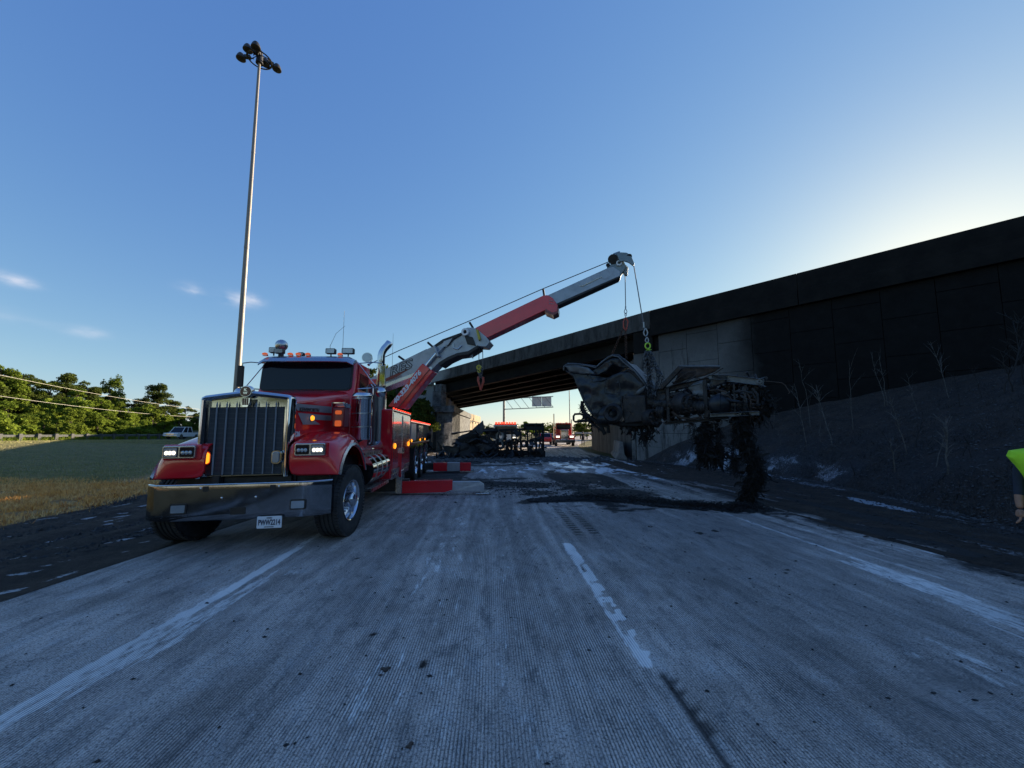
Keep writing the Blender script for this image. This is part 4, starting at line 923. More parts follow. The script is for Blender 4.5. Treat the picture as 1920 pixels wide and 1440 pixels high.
for dx, dy in [(-1.45, -.2), (-.5, -.7), (.28, -.9), (.85, 1.0), (.12, .45)]:
    c_ = Vector((mx_ + dx, my_ + dy, zt_ + (.25 if abs(dx) < .9 else 0))); d_ = Vector((dx, dy, 0)).normalized()
    mb = MB(); mb.lathe([(.08, .38), (.2, .34), (.30, .16), (.38, -.08), (.39, -.16), (.33, -.20), (.0, -.21)], c_ + d_ * .1, (0, 0, 1), 20); mb.box(c_ - d_ * .45 + Vector((0, 0, .12)), (.5, .26, .26), (d_, Vector((-d_.y, d_.x, 0)), Vector((0, 0, 1))))
    mb.tube([Vector((mx_, my_, zt_)) + d_ * .5, c_ - d_ * .5 + Vector((0, 0, .1))], .045, 6); mb.build('lamp_head', M['lampbody'], hm, 0, True)

# utility poles with two wires
for nm, x, y, h, lb in (('near', -66, 24, 13.4, 'wooden utility pole out at the left carrying the two wires'), ('far', -68, 118, 8.3, 'far wooden utility pole at the end of the two wires')):
    o = MB().tube([(x, y, 0), (x, y, h)], .15, 10, .11).beam((x - .9, y, h - .5), (x + .9, y, h - .5), .1, .12).build('utility_pole', M['bark']); tag(o, lb, 'utility pole')
M['cable'] = mat('sunlit_cable', (.35, .33, .26), .6, var=.05)
for z0, z1, z2, lb in ((13.0, 6.7, 7.8, 'upper overhead wire crossing in front of the left trees'), (9.6, 4.85, 7.2, 'lower overhead wire crossing in front of the left trees')):
    pts = [(24, z0), (49.5, z0 - 3.6 if z0 > 10 else 6.65), (76, z1), (118, z2)]
    yy_ = np.linspace(24, 118, 30); cf = np.polyfit([p[0] for p in pts], [p[1] for p in pts], 2)
    o = MB().tube([(-66 - (y - 24) * .02, y, float(np.polyval(cf, y))) for y in yy_], .028, 4).build('power_line', M['cable']); tag(o, lb, 'power line', 'overhead wires')

# sign gantry and far light pole
sg = tag(empty('sign_gantry', (-1.5, 70, 0)), 'overhead sign gantry seen from behind below the overpass', 'sign gantry')
M['gsteel'] = mat('gantry_steel', (.16, .16, .16), .6, .5); M['signback'] = mat('sign_back', (.40, .41, .42), .5, .5, var=.1)
MB().cyl((-1.46, 70, 0), (-1.46, 70, 8.3), .24, .2).build('post', M['gsteel'], sg, 0, True)
MB().beam((-1.4, 70, 5.95), (7.55, 70, 6.35), .14, .14).build('lower_chord', M['gsteel'], sg, 0, True); MB().beam((-1.4, 70, 7.9), (7.55, 70, 8.3), .14, .14).build('upper_chord', M['gsteel'], sg, 0, True)
for k in range(6):
    x = -1.3 + k * 1.47; MB().beam((x, 70, 7.9 + .045 * (x + 1.4)), (x + 1.47, 70, 5.95 + .045 * (x + 2.8)), .07, .07).build('brace', M['gsteel'], sg, 0, True)
    MB().beam((x + 1.47, 70.3, 5.95 + .045 * (x + 2.8)), (x + 1.47, 70.3, 7.9 + .045 * (x + 2.8)), .07, .07).build('upright', M['gsteel'], sg, 0, True)
for x0 in (3.7, 5.5): MB().b2(x0, x0 + 1.75, 70.5, 70.6, 6.5, 8.35).build('sign_panel', M['signback'], sg, 0, True)
fp = MB().tube([(18.1, 120, 0), (18.0, 120, 15.5)], .18, 8, .12).build('light_pole', M['gsteel']); tag(fp, 'thin grey light pole beyond the overpass above the far semi-truck', 'light pole')
# ================================================================= HEAVY TOW TRUCK
TL, TA = Vector((-3.65, 5.886, 0)), R(6.0)
truck = tag(empty('tow_truck', TL, TA), 'red heavy tow truck with chrome grille and raised crane boom, standing on its outriggers', 'tow truck')
TWM = WM['tow_truck']
ROLL = .018
class TB(MB):
    def build(self, name, mat_, parent=None, bevel=0, roll=True, **k):
        if roll: self.v = [Vector((q.x, q.y, q.z + ROLL * q.x)) for q in self.v]
        return super().build(name, mat_, parent if parent is not None else truck, bevel, **k)
def tloc(px, py, p, n):      # pixel -> truck coordinates on a plane given in truck coordinates
    wp = TWM @ Vector(p); wn = TWM.to_3x3() @ Vector(n); return TWM.inverted() @ on_plane(px, py, wp, wn)
def rr(cx, cz, hw, hh, r, n=5):
    pts = []
    for sx, sz, a0 in ((1, 1, 0), (-1, 1, 90), (-1, -1, 180), (1, -1, 270)):
        for k in range(n + 1):
            a = R(a0 + 90 * k / n); pts.append((cx + sx * (hw - r) + r * math.cos(a), cz + sz * (hh - r) + r * math.sin(a)))
    return pts
def xz_prism(pts, y, d): return TB().prism([(a, y, b) for a, b in pts], (0, d, 0))

# --- wheels
M['tread'] = M['rubber']
def wheel(c, out, w=.33, r=.525, steer=0.0, deep=True, name='wheel'):
    """tyre mesh is the part; rim, hub and nuts are its sub-parts. out = +1/-1 side of the truck that the dish faces"""
    c = Vector(c); ax = Vector((math.cos(steer) * out, math.sin(steer) * out, 0)); h = w / 2
    p = [(.30, -h + .02), (.40, -h - .005), (.47, -h), (r - .025, -h + .012), (r - .004, -h + .045)]
    for g in (-.33, -.11, .11, .33): q = g * w * .8; p += [(r, q - .012), (r - .016, q - .008), (r - .016, q + .008), (r, q + .012)]
    p += [(r - .004, h - .045), (r - .025, h - .012), (.47, h), (.40, h + .005), (.30, h - .02)]
    ty = TB(); ty.lathe(p, c, ax, 56, True)
    nb = 64; a1 = ax.orthogonal().normalized(); b1 = ax.cross(a1)
    for k in range(nb):      # shoulder tread blocks
        t_ = 2 * math.pi * k / nb; rad = a1 * math.cos(t_) + b1 * math.sin(t_); tan = b1 * math.cos(t_) - a1 * math.sin(t_)
        for sgn in (-1, 1): ty.box(c + rad * (r - .012) + ax * sgn * (h - .028), (.034, .052, .03), (tan, ax, rad))
    t_o = ty.build(name, M['tread'], truck, 0, roll=False)
    rm = TB()
    if deep: rm.lathe([(.305, h - .022), (.300, h - .005), (.285, h - .012), (.27, h - .05), (.262, h - .13), (.20, h - .16), (.12, h - .155), (.118, h - .10), (.0, h - .10)], c, ax, 40)
    else: rm.lathe([(.305, h - .022), (.300, h - .005), (.285, h - .012), (.27, h - .05), (.25, h - .10), (.17, h - .085), (.13, h - .03), (.0, h - .02)], c, ax, 40)
    rm.build('rim', M['alu'], t_o, 0, roll=False)
    hb = TB(); hb.lathe([(.115, h - .10), (.112, h + .01), (.09, h + .035), (.0, h + .045)], c, ax, 24); hb.build('hub_cap', M['chrome'], t_o, 0, roll=False)
    for k in range(10):
        t_ = 2 * math.pi * k / 10; q = c + (a1 * math.cos(t_) + b1 * math.sin(t_)) * .168
        nu = TB(); nu.cyl(q + ax * (h - .16), q + ax * (h - .085), .019, .013, 8); nu.build('lug_nut', M['chrome'], t_o, 0, roll=False)
    ib = TB(); ib.cyl(c - ax * (h - .02), c - ax * (h - .06), .29, n=24); ib.build('brake_drum', M['frame'], t_o, 0, roll=False)
    return t_o
wheel((1.05, 0, .525), 1, .33, steer=R(-5), name='front_wheel'); wheel((-1.05, 0, .525), -1, .33, steer=R(-5), name='front_wheel')
for y in (6.7, 8.05, 9.4):
    for s in (1, -1):
        wheel((1.10 * s, y, .525), s, .29, deep=False, name='rear_wheel')
# --- chassis
M['under'] = M['under']
TB().b2(-.52, -.42, -.5, 10.6, .68, .95).build('frame_rail', M['frame'], roll=False); TB().b2(.42, .52, -.5, 10.6, .68, .95).build('frame_rail', M['frame'], roll=False)
TB().cyl((-.95, 0, .50), (.95, 0, .50), .07).build('front_axle', M['frame'], roll=False)
for y in (6.7, 8.05, 9.4): mb = TB(); mb.cyl((-.95, y, .53), (.95, y, .53), .09); mb.build('rear_axle', M['frame'], roll=False)
TB().b2(-.42, .42, -.2, 1.6, .55, 1.3).build('engine_block', M['frame'], roll=False)
TB().b2(-1.0, 1.0, -.42, -.34, .55, .93).build('front_crossmember', M['frame'])
for s in (1, -1): TB().b2(s * .40, s * 1.02, -.45, .95, .95, 1.15).b2(s * .40, s * .56, -.45, .95, .6, 1.3).build('wheel_well', M['black'])
# --- bumper
def byoff(x): a = max(0, abs(x + .05) - .80) / .36; return -.80 + .16 * a * a + .02 * abs(x)
N_ = 28; xs_ = [-1.21 + 2.32 * k / N_ for k in range(N_ + 1)]
secs = []
for x in xs_:
    y = byoff(x); secs.append([(x, y + .06, .872), (x, y + .008, .876), (x, y + .001, .870), (x, y, .864), (x, y, .80), (x, y, .66), (x, y, .50), (x, y + .002, .44), (x, y + .014, .424), (x, y + .07, .42), (x, y + .09, .45), (x, y + .09, .84)])
bump_o = TB().loft(secs, smooth=True).build('bumper', M['dullchrome'])
TB().tube([(x, byoff(x) + .012, .877) for x in xs_], .010, 8).build('bumper_edge_strip', M['chrome'], bump_o)
def bump_pt(px, py): 
    p = tloc(px, py, (0, -.80, 0), (0, 1, 0)); y = byoff(p.x); return Vector((p.x, y, p.z - ROLL * p.x))
for px, py in ((333, 955), (558, 946)):
    p = bump_pt(px, py)
    f = xz_prism(rr(p.x, p.z, .10, .066, .02), p.y - .012, .03).build('fog_lamp', M['black'], bump_o)
    xz_prism(rr(p.x, p.z, .082, .048, .012), p.y - .018, .008).build('fog_lamp_lens', M['lens_off'], bump_o)
for px, py, w, h in ((385, 917, .036, .034), (511, 914, .036, .034), (446, 958, .092, .045)):
    p = bump_pt(px, py); xz_prism(rr(p.x, p.z, w, h, .008), p.y - .003, .01).build('tow_eye_opening', M['black'], bump_o)
for px, py in ((375, 916), (522, 912), (415, 934), (479, 932)):
    p = bump_pt(px, py); TB().sphere(p + Vector((0, .004, 0)), .017, 12, 8, (1, .6, 1)).build('bumper_bolt', M['chrome'], bump_o)
pl = xz_prism(rr(.42, .380, .152, .076, .012), -.822, .004).build('licence_plate', M['plate'])
xz_prism(rr(.42, .380, .146, .070, .010), -.8235, .0015).build('plate_face', M['plate'], pl)
TX_ = lambda x, y, z: TWM @ Vector((x, y, z + ROLL * x))
def front_text(body, x, y, z, size, m, name, par, sx=1.0, bold=0.0):
    o = TX_(x, y, z); X_ = TWM.to_3x3() @ Vector((1, 0, ROLL)); Z_ = TWM.to_3x3() @ Vector((0, -1, 0)); Y_ = Vector((0, 0, 1))
    return text(body, size, m, name, par, basis(o, X_, Y_, Z_), .0012, sx, bold=bold)
front_text('PWW2214', .42, -.8265, .376, .095, M['navy'], 'plate_number', pl, .62, .0022)
front_text('OHIO', .42, -.8265, .434, .026, M['navy'], 'plate_state', pl, 1.0, .0006); front_text('APPORTIONED', .42, -.8265, .321, .017, M['navy'], 'plate_class', pl, 1.0, .0003)
# --- grille
gcx = -.105; GH = .60
shell = []
prof_sh = [(-GH, .935), (-GH, 1.4), (-GH, 2.00), (-GH + .015, 2.045), (-GH + .06, 2.068), (-.3, 2.10), (0, 2.135), (.3, 2.10), (GH - .06, 2.068), (GH - .015, 2.045), (GH, 2.00), (GH, 1.4), (GH, .935)]
secs = []
for k, (x, z) in enumerate(prof_sh):
    a = Vector((x, 0, z)); b0 = Vector((prof_sh[max(0, k - 1)][0], 0, prof_sh[max(0, k - 1)][1])); b1_ = Vector((prof_sh[min(len(prof_sh) - 1, k + 1)][0], 0, prof_sh[min(len(prof_sh) - 1, k + 1)][1]))
    d = (b1_ - b0).normalized(); nrm = Vector((-d.z, 0, d.x))      # outward
    if nrm.dot(a - Vector((0, 0, 1.4))) < 0: nrm = -nrm
    base = a + Vector((gcx, 0, 0)); sec = []
    for o_, y in ((.0, -.40), (.0, -.53), (-.012, -.553), (-.032, -.564), (-.052, -.558), (-.068, -.542), (-.072, -.46), (-.072, -.40)): sec.append(base + nrm * o_ + Vector((0, y, 0)))
    secs.append(sec)
shell = TB().loft(secs, smooth=True).build('grille_shell', M['chrome'])
zc = lambda x: 2.135 - .115 * abs(x) / .5
M['mirrorplate'] = mat('polished_plate', (.50, .50, .48), .09, 1.0, var=.1)
TB().prism([(gcx + x, -.475, z) for x, z in ((-.55, .95), (.55, .95), (.55, 2.02), (0, zc(0) - .05), (-.55, 2.02))], (0, .03, 0)).build('grille_backplate', M['mirrorplate'])
t = NT('grille_screen'); v = t.coord('Object')
w1 = t.n('TexWave', wave_type='BANDS', bands_direction='X'); w1.inputs['Scale'].default_value = 60; t.l(v, w1.inputs[0])
w2 = t.n('TexWave', wave_type='BANDS', bands_direction='Z'); w2.inputs['Scale'].default_value = 60; t.l(v, w2.inputs[0])
w3 = t.n('TexWave', wave_type='BANDS', bands_direction='Z'); w3.inputs['Scale'].default_value = 4.6; t.l(v, w3.inputs[0])
wv = t.math('MULTIPLY', w1.outputs['Fac'], w2.outputs['Fac'])
c = t.mix(wv, (.030, .033, .039), (.10, .108, .122)); c = t.mix(t.ramp(w3.outputs['Fac'], [(.90, 0), (1, .35)]), c, (.12, .13, .14)); c = t.mix(t.ramp(t.noise(3, 6, v, .7), [(.5, 0), (.8, .5)]), c, (.075, .07, .065))
t.set(Base_Color=c, Roughness=.75, Normal=t.bump(wv, .4, .004)); M['screen'] = t.m
TB().b2(gcx - .505, gcx + .475, -.485, -.47, .965, 1.905).build('grille_screen', M['screen'])
for k in range(7):
    x = gcx - .015 + (k - 3) * .1295
    b = TB(); b.loft([[(x - .0085, -.50, z), (x, -.523, z), (x + .0085, -.50, z), (x, -.487, z)] for z in (.975, 1.5, 1.935)], smooth=False); b.loft([[(x - .013, -.503, 1.93), (x, -.53, 1.93), (x + .013, -.503, 1.93), (x, -.487, 1.93)], [(x - .001, -.503, 1.985), (x, -.506, 1.985), (x + .001, -.503, 1.985), (x, -.50, 1.985)]], smooth=False)
    b.build('grille_bar', M['bars'])
em = TB().prism([(gcx + a, -.575, b) for a, b in ((-.055, 2.02), (-.052, 1.96), (-.03, 1.90), (.03, 1.90), (.052, 1.96), (.055, 2.02))], (0, .05, 0)); em.lathe([(0, -.03), (.075, -.03), (.085, -.01), (.085, .04), (0, .04)], (gcx, -.555, 2.115), (0, 1, 0), 28); emo = em.build('hood_ornament', M['chrome'])
M['emblemred'] = mat('emblem_dark_red', (.10, .012, .010), .3, coat=.5)
TB().lathe([(0, -.004), (.066, -.004), (.070, 0), (0, 0)], (gcx, -.588, 2.115), (0, 1, 0), 28).build('emblem_disc', M['emblemred'], emo)
for dx in (-.028, 0, .028): TB().b2(gcx + dx - .010, gcx + dx + .010, -.580, -.576, 1.925, 2.02).build('emblem_bar', M['emblemred'], emo)
front_text('K', gcx, -.5935, 2.135, .055, M['chrome'], 'emblem_letter', emo, 1.2, .001); front_text('W', gcx, -.5935, 2.09, .045, M['chrome'], 'emblem_letter', emo, 1.2, .001)
for px, py, m in ((386, 859, 'amber'), (518, 857, 'lens_off')):
    p = tloc(px, py, (0, -.53, 0), (0, 1, 0)); p.z -= ROLL * p.x
    xz_prism(rr(p.x, p.z, .062, .090, .045), p.y - .01, .05).build('marker_bezel', M['chrome']); xz_prism(rr(p.x, p.z, .048, .076, .036), p.y - .028, .02).build('marker_lamp', M[m], bevel=.008)
# --- hood
def hood_sec(y, hw, zt_, cr, zb_):
    cx = gcx * max(0, 1 - (y + .45) / 1.2)
    p = [(cx - hw, zb_), (cx - hw, zt_ - .10), (cx - hw + .02, zt_ - .04), (cx - hw + .08, zt_)] + [(cx + hw * a, zt_ + cr * (1 - a * a)) for a in (-.6, -.3, 0, .3, .6)] + [(cx + hw - .08, zt_), (cx + hw - .02, zt_ - .04), (cx + hw, zt_ - .10), (cx + hw, zb_)]
    return [(a, y, b) for a, b in p]
hood = TB().loft([hood_sec(-.44, .575, 2.035, .09, 1.0), hood_sec(0, .59, 2.10, .07, 1.0), hood_sec(.6, .635, 2.20, .06, 1.0), hood_sec(.95, .70, 2.25, .05, 1.0), hood_sec(1.15, .80, 2.29, .05, 1.0)], smooth=True).build('hood', M['red'])
for s in (-1, 1):
    x0 = gcx + s * .578
    for k in range(9): TB().cyl((x0 + s * .0, -.41, 1.05 + k * .115), (x0 + s * .004, -.41, 1.05 + k * .115), .006, n=8).build('hood_rivet', M['steel'], hood)
# side panel decals (flat vinyl) on the right flank of the hood
hp0, hp1 = Vector((gcx + .577, -.44, 0)), Vector((.635 + gcx * .15, .6, 0)); hd = (hp1 - hp0).normalized(); hn = Vector((hd.y, -hd.x, 0))
def hside(px, py, o=.004): p = tloc(px, py, hp0 + hn * o, hn); return p
def decal(pts, m, name, o=.003):
    q = [hside(a, b, o) for a, b in pts]; MB().prism(q, hn * .002).build(name, M[m], hood)
decal([(551, 756), (624, 763), (624, 775), (557.6, 769.7)], 'greystripe', 'stripe'); decal([(558.4, 774), (625.6, 780), (625.6, 789), (588, 787), (600.6, 796), (568, 796)], 'greystripe', 'stripe')
def side_text(body, px, py, size, m, name, par, sx=1., bold=0, o=.008):
    p = TWM @ hside(px, py, o); X_ = TWM.to_3x3() @ hd; X_.z = .03; Z_ = TWM.to_3x3() @ hn
    return text(body, size, M[m], name, par, basis(p, X_.normalized(), (0, 0, 1), Z_), .002, sx, bold=bold)
side_text('KENWORTH', 581, 769, .082, 'black', 'badge_lettering', hood, 1.15, .002)
side_text('126', 557, 814, .095, 'white', 'fleet_number', hood, 1.0, .004)
p = hside(583, 784, 0); mb = MB(); mb.lathe([(.052, 0), (.050, .02), (.0, .022)], p, hn, 20); mb.build('side_lamp_bezel', M['chrome'], hood); mb = MB(); mb.lathe([(.042, .02), (.034, .04), (.0, .046)], p, hn, 20); mb.build('side_lamp', M['amber'], hood)
# --- cab
def rsec(x0, x1, y0, y1, r, z, n=4):
    pts = []
    for cx, cy, a0 in ((x1 - r, y1 - r, 0), (x0 + r, y1 - r, 90), (x0 + r, y0 + r, 180), (x1 - r, y0 + r, 270)):
        for k in range(n + 1): a = R(a0 + 90 * k / n); pts.append((cx + r * math.cos(a), cy + r * math.sin(a), z))
    return pts
cab = TB().loft([rsec(-.86, .84, 1.10, 2.2, .08, .95), rsec(-.87, .85, 1.10, 2.2, .08, 2.28), rsec(-.865, .845, 1.14, 2.2, .09, 2.36), rsec(-.85, .83, 1.21, 2.2, .10, 2.83), rsec(-.82, .80, 1.25, 2.2, .14, 2.91), rsec(-.74, .72, 1.33, 2.15, .2, 2.96), rsec(-.5, .5, 1.5, 2.0, .2, 2.985)]).build('cab', M['red'])
def wsh(pts, o): return [(x, 1.130 + (z - 2.33) * .16 - o - .02, z) for x, z in pts]
ws_o = rr(-.01, 2.585, .80, .275, .09, 6); ws_i = rr(-.01, 2.585, .775, .25, .07, 6)
TB().prism(wsh(ws_o, .012), (0, .05, 0)).build('windshield_gasket', M['black']); TB().prism(wsh(ws_i, .020), (0, .02, 0)).build('windshield', M['glass'])
for s in (-1, 1):
    d = TB(); d.prism([(s * .852 - .01, y, z) for y, z in ((1.30, 1.05), (2.10, 1.05), (2.10, 2.88), (1.36, 2.86), (1.30, 2.35))], (s * .012, 0, 0)); do = d.build('door', M['red'], bevel=.008)
    TB().prism([(s * .866 - .01, y, z) for y, z in ((1.38, 2.36), (2.02, 2.36), (2.02, 2.68), (1.42, 2.68))], (s * .006, 0, 0)).build('side_window', M['glass'], do, .01)
    TB().beam((s * .89, 1.95, 2.12), (s * .89, 2.06, 2.12), .03, .03).build('door_handle', M['chrome'], do)
    TB().tube([(s * .88, 2.14, 1.3), (s * .92, 2.14, 1.35), (s * .92, 2.14, 2.5), (s * .88, 2.14, 2.55)], .015, 8).build('grab_rail', M['chrome'])
secs = []
for k in range(17):
    x = -.84 + 1.66 * k / 16; e = abs(x + .01) / .83; dz = -.05 * max(0, e - .88) / .12; yo = .10 * e ** 4
    secs.append([(x, 1.27, 2.955 + dz), (x, 1.12 + yo, 2.955 + dz), (x, 1.00 + yo, 2.90 + dz), (x, .955 + yo, 2.835 + dz), (x, .965 + yo, 2.822 + dz), (x, 1.02 + yo, 2.865 + dz), (x, 1.13 + yo, 2.90 + dz), (x, 1.27, 2.90 + dz)])
TB().loft(secs).build('sun_visor', M['steel'])
for x in (-.76, -.32, -.18, -.01, .56):
    TB().lathe([(.045, 0), (.045, .018), (0, .02)], (x, 1.14, 2.965), (0, 0, 1), 14).build('roof_lamp_base', M['chrome']); TB().sphere((x, 1.12, 2.995), .042, 14, 8, (1.15, 1.0, .62)).build('roof_lamp', M['orange'])
def worklamp(x, y, z, w, h, lens='lens_off'):
    b = TB().prism([(x + a, y, z + c_) for a, c_ in rr(0, 0, w, h, .015)], (0, .09, 0)).cyl((x, y + .05, z - h - .05), (x, y + .05, z - h), .012).build('work_lamp', M['black']); xz_prism(rr(x, z, w * .86, h * .80, .012), y - .006, .006).build('lamp_lens', M[lens], b)
worklamp(-.66, 1.18, 3.085, .068, .05); worklamp(-.52, 1.10, 3.05, .08, .042); worklamp(.36, 1.18, 3.07, .085, .05); worklamp(-.26, 1.4, 3.06, .05, .03); worklamp(.62, 1.35, 3.11, .11, .055)
b = TB(); b.lathe([(.0, .10), (.06, .09), (.10, .03), (.105, -.02), (.0, -.02)], (.92, 1.62, 3.03), (0, 1, 0), 24); so = b.build('spot_lamp', M['chrome'])
TB().lathe([(0, -.005), (.092, -.005), (.092, 0), (0, 0)], (.92, 1.595, 3.03), (0, 1, 0), 20).build('spot_lens', M['lens_off'], so)
TB().tube([(.85, 2.0, 2.95), (.87, 2.05, 3.0), (.83, 2.0, 3.06), (.9, 1.95, 3.02)], .03, 8).build('air_horn', M['chrome'])
TB().b2(-.55, .2, 1.75, 1.95, 2.98, 3.04).build('beacon_base', M['black']); dm = TB().sphere((-.78, 1.75, 3.30), .115, 24, 16).build('roof_dome', M['steel']); TB().cyl((-.78, 1.75, 2.95), (-.78, 1.75, 3.2), .05).build('dome_post', M['black'], dm)
for pts in ([(.30, 2.05, 3.0), (.30, 2.05, 4.12)], [(.10, 2.0, 3.0), (.06, 2.0, 3.35), (.16, 2.02, 3.62), (.33, 2.05, 3.80)], [(1.05, 3.4, 3.0), (1.05, 3.4, 4.0)]): TB().tube(pts, .006, 5, .003).build('antenna', M['cable'])
# --- mirrors
for s in (1, -1):
    fr = TB(); X0, X1 = s * .86, s * 1.27; yb = 1.32
    for pts in ([(X0, yb, 2.86), (s * 1.1, yb, 2.88), (X1, yb + .05, 2.87)], [(X0, yb - .05, 2.36), (X1 + s * .02, yb + .05, 2.40)], [(X1, yb + .05, 2.87), (X1 + s * .02, yb + .05, 2.40)], [(X0 - s * .02, yb, 2.86), (s * 1.17, yb + .02, 2.42)]): fr.tube(pts, .010, 6)
    mo = fr.build('mirror_bracket', M['chrome'])
    TB().prism([(s * 1.29 + a, yb + .02, 2.62 + c_) for a, c_ in rr(0, 0, .05 if s < 0 else .055, .20, .02)], (0, .05, 0)).build('mirror', M['chrome' if s > 0 else 'black'], mo, .006)
    b = TB(); b.lathe([(.0, -.05), (.06, -.035), (.095, .0), (.10, .02), (.0, .02)], (s * 1.27, yb + .0, 2.30), (0, 1, 0), 22); b.build('convex_mirror', M['chrome'], mo)
# --- fenders
crest = [(-.60, .93), (-.625, 1.15), (-.605, 1.35), (-.50, 1.405), (-.26, 1.455), (.04, 1.55), (.35, 1.56), (.62, 1.43), (.85, 1.20), (.98, .95)]
arch = [(-.585, .935), (-.53, 1.05), (-.44, 1.16), (-.32, 1.245), (-.16, 1.31), (.04, 1.33), (.25, 1.29), (.44, 1.19), (.60, 1.04), (.70, .88)]
for s in (1, -1):
    secs = []
    for (y1, z1), (y2, z2) in zip(crest, arch):
        mixp = lambda k: (y1 + (y2 - y1) * k, z1 + (z2 - z1) * k)
        row = [(s * .52, y1, z1)] + [(s * x, *mixp(k)) for x, k in ((.75, 0), (.91, 0), (1.0, .06), (1.08, .24), (1.15, .55), (1.19, .85), (1.205, 1.0), (1.185, 1.03))]
        secs.append(row)
    fe = TB().loft(secs, smooth=True, cap=False, closed=False); fo = fe.build('fender', M['red'], fixn=True)
    sd = fo.modifiers.new('thick', 'SOLIDIFY'); sd.thickness = .012; sd.offset = 0
    sb = fo.modifiers.new('sub', 'SUBSURF'); sb.levels = sb.render_levels = 1
    tr = TB(); tr.loft([[(s * 1.213, y, z), (s * 1.221, y * 1.01, z + .012), (s * 1.20, y * 1.05, z + .045), (s * 1.18, y * 1.02, z + .02)] for y, z in arch], smooth=True); tr.build('fender_trim', M['steel'], fo)
    cx = s * .825 - .005
    xz_prism(rr(cx, 1.30, .20, .085, .025), -.685, .10).build('headlamp_pod', M['steel'], bevel=.01)
    for dx, lit in ((-.095, s < 0), (.105, s > 0)):
        x = cx + dx
        xz_prism(rr(x, 1.30, .088, .066, .015), -.692, .01).build('headlamp_bezel', M['black']); l_ = xz_prism(rr(x, 1.30, .078, .056, .012), -.696, .006).build('headlamp', M['lens_off' if lit else 'glass'])
        for q in (-.045, 0, .045): TB().sphere((x + q, -.698, 1.292), .021, 10, 8, (1.1, .4, 1.25)).build('headlamp_bulb', M['headlit' if lit else 'lens_off'], l_)
    TB().b2(s * .58, s * 1.05, -.645, -.60, 1.19, 1.40).build('pod_mount', M['red'], bevel=.02)
# --- cowl lamp box, air cleaner, stacks
for s in (1, -1):
    TB().prism([(s * .72, .30, 2.03), (s * .93, .30, 2.03), (s * .95, .34, 1.94), (s * .72, .34, 1.94)], (0, .34, 0)).build('cowl_lamp_hood', M['chrome'], bevel=.02)
    cb_ = TB().b2(s * .74, s * .93, .33, .6, 1.62, 1.94).build('cowl_lamp_box', M['dkred'], bevel=.02)
    for z in (1.86, 1.68): xz_prism(rr(s * .845, z, .050, .048 if z < 1.8 else .032, .02), .30, .03).build('cowl_lamp', M['orange'], cb_, .006)
    ac = TB(); ac.lathe([(0, 1.40), (.15, 1.40), (.163, 1.44), (.165, 2.14), (.178, 2.16), (.178, 2.20), (.15, 2.24), (0, 2.25)], (s * 1.03, .98, 0), (0, 0, 1), 32); aco = ac.build('air_cleaner', M['chrome'])
    for z in (1.62, 1.86, 2.13): TB().lathe([(.172, z), (.172, z + .018), (.165, z + .018), (.165, z)], (s * 1.03, .98, 0), (0, 0, 1), 32, True).build('air_cleaner_band', M['steel'], aco)
    TB().tube([(s * 1.03, .98, 1.45), (s * .95, .9, 1.38), (s * .7, .8, 1.35)], .07, 12).build('intake_pipe', M['black'], aco)
    st = TB(); dx_, dy_ = (.13, .06)
    if s < 0: st.tube([(s * .93, 2.75, 1.5), (s * .93, 2.75, 2.9)], .083, 24)
    else: st.tube([(s * .93, 2.75, 1.5), (s * .93, 2.75, 3.30), (s * .93 + dx_ * .12, 2.75 + dy_ * .12, 3.38), (s * .93 + dx_ * .45, 2.75 + dy_ * .45, 3.47), (s * .93 + dx_, 2.75 + dy_, 3.57), (s * .93 + dx_ * 1.25, 2.75 + dy_ * 1.25, 3.63)], .083, 24, cap=False)
    sto = st.build('exhaust_stack', M['chrome']); sto.modifiers.new('thick', 'SOLIDIFY').thickness = .006
    TB().tube([(s * .93, 2.75, 1.60), (s * .93, 2.72, 1.35), (s * .97, 2.62, 1.24), (s * .95, 2.45, 1.20), (s * .93, 1.9, 1.19)], .085, 20).build('exhaust_elbow', M['chrome'], sto)
    TB().lathe([(.095, 2.99), (.095, 3.01), (.083, 3.01), (.083, 2.99)], (s * .93, 2.75, 0), (0, 0, 1), 20, True).build('stack_clamp', M['steel'], sto)
t = NT('perforated_shield'); v = t.coord('Object'); vo = t.n('TexVoronoi'); vo.inputs['Scale'].default_value = 38; vo.inputs['Randomness'].default_value = .1; t.l(v, vo.inputs['Vector'])
c = t.mix(t.ramp(vo.outputs['Distance'], [(.30, 1), (.38, 0)]), (.30, .30, .31), (.008, .008, .009)); t.set(Base_Color=c, Metallic=.8, Roughness=.3, Normal=t.bump(vo.outputs['Distance'], .5, .004)); M['perf'] = t.m
for s in (1, -1):
    secs = []
    for z in (1.25, 2.2, 2.62):
        secs.append([(s * .93 + .125 * math.cos(a), 2.75 + .125 * math.sin(a) - .01, z) for a in np.linspace(R(150), R(390), 16)])
    TB().loft(secs, cap=False, closed=False).build('heat_shield', M['perf'])
    TB().b2(s * .62, s * .90, 2.40, 2.55, 1.0, 2.6).build('stack_guard', M['perf'])
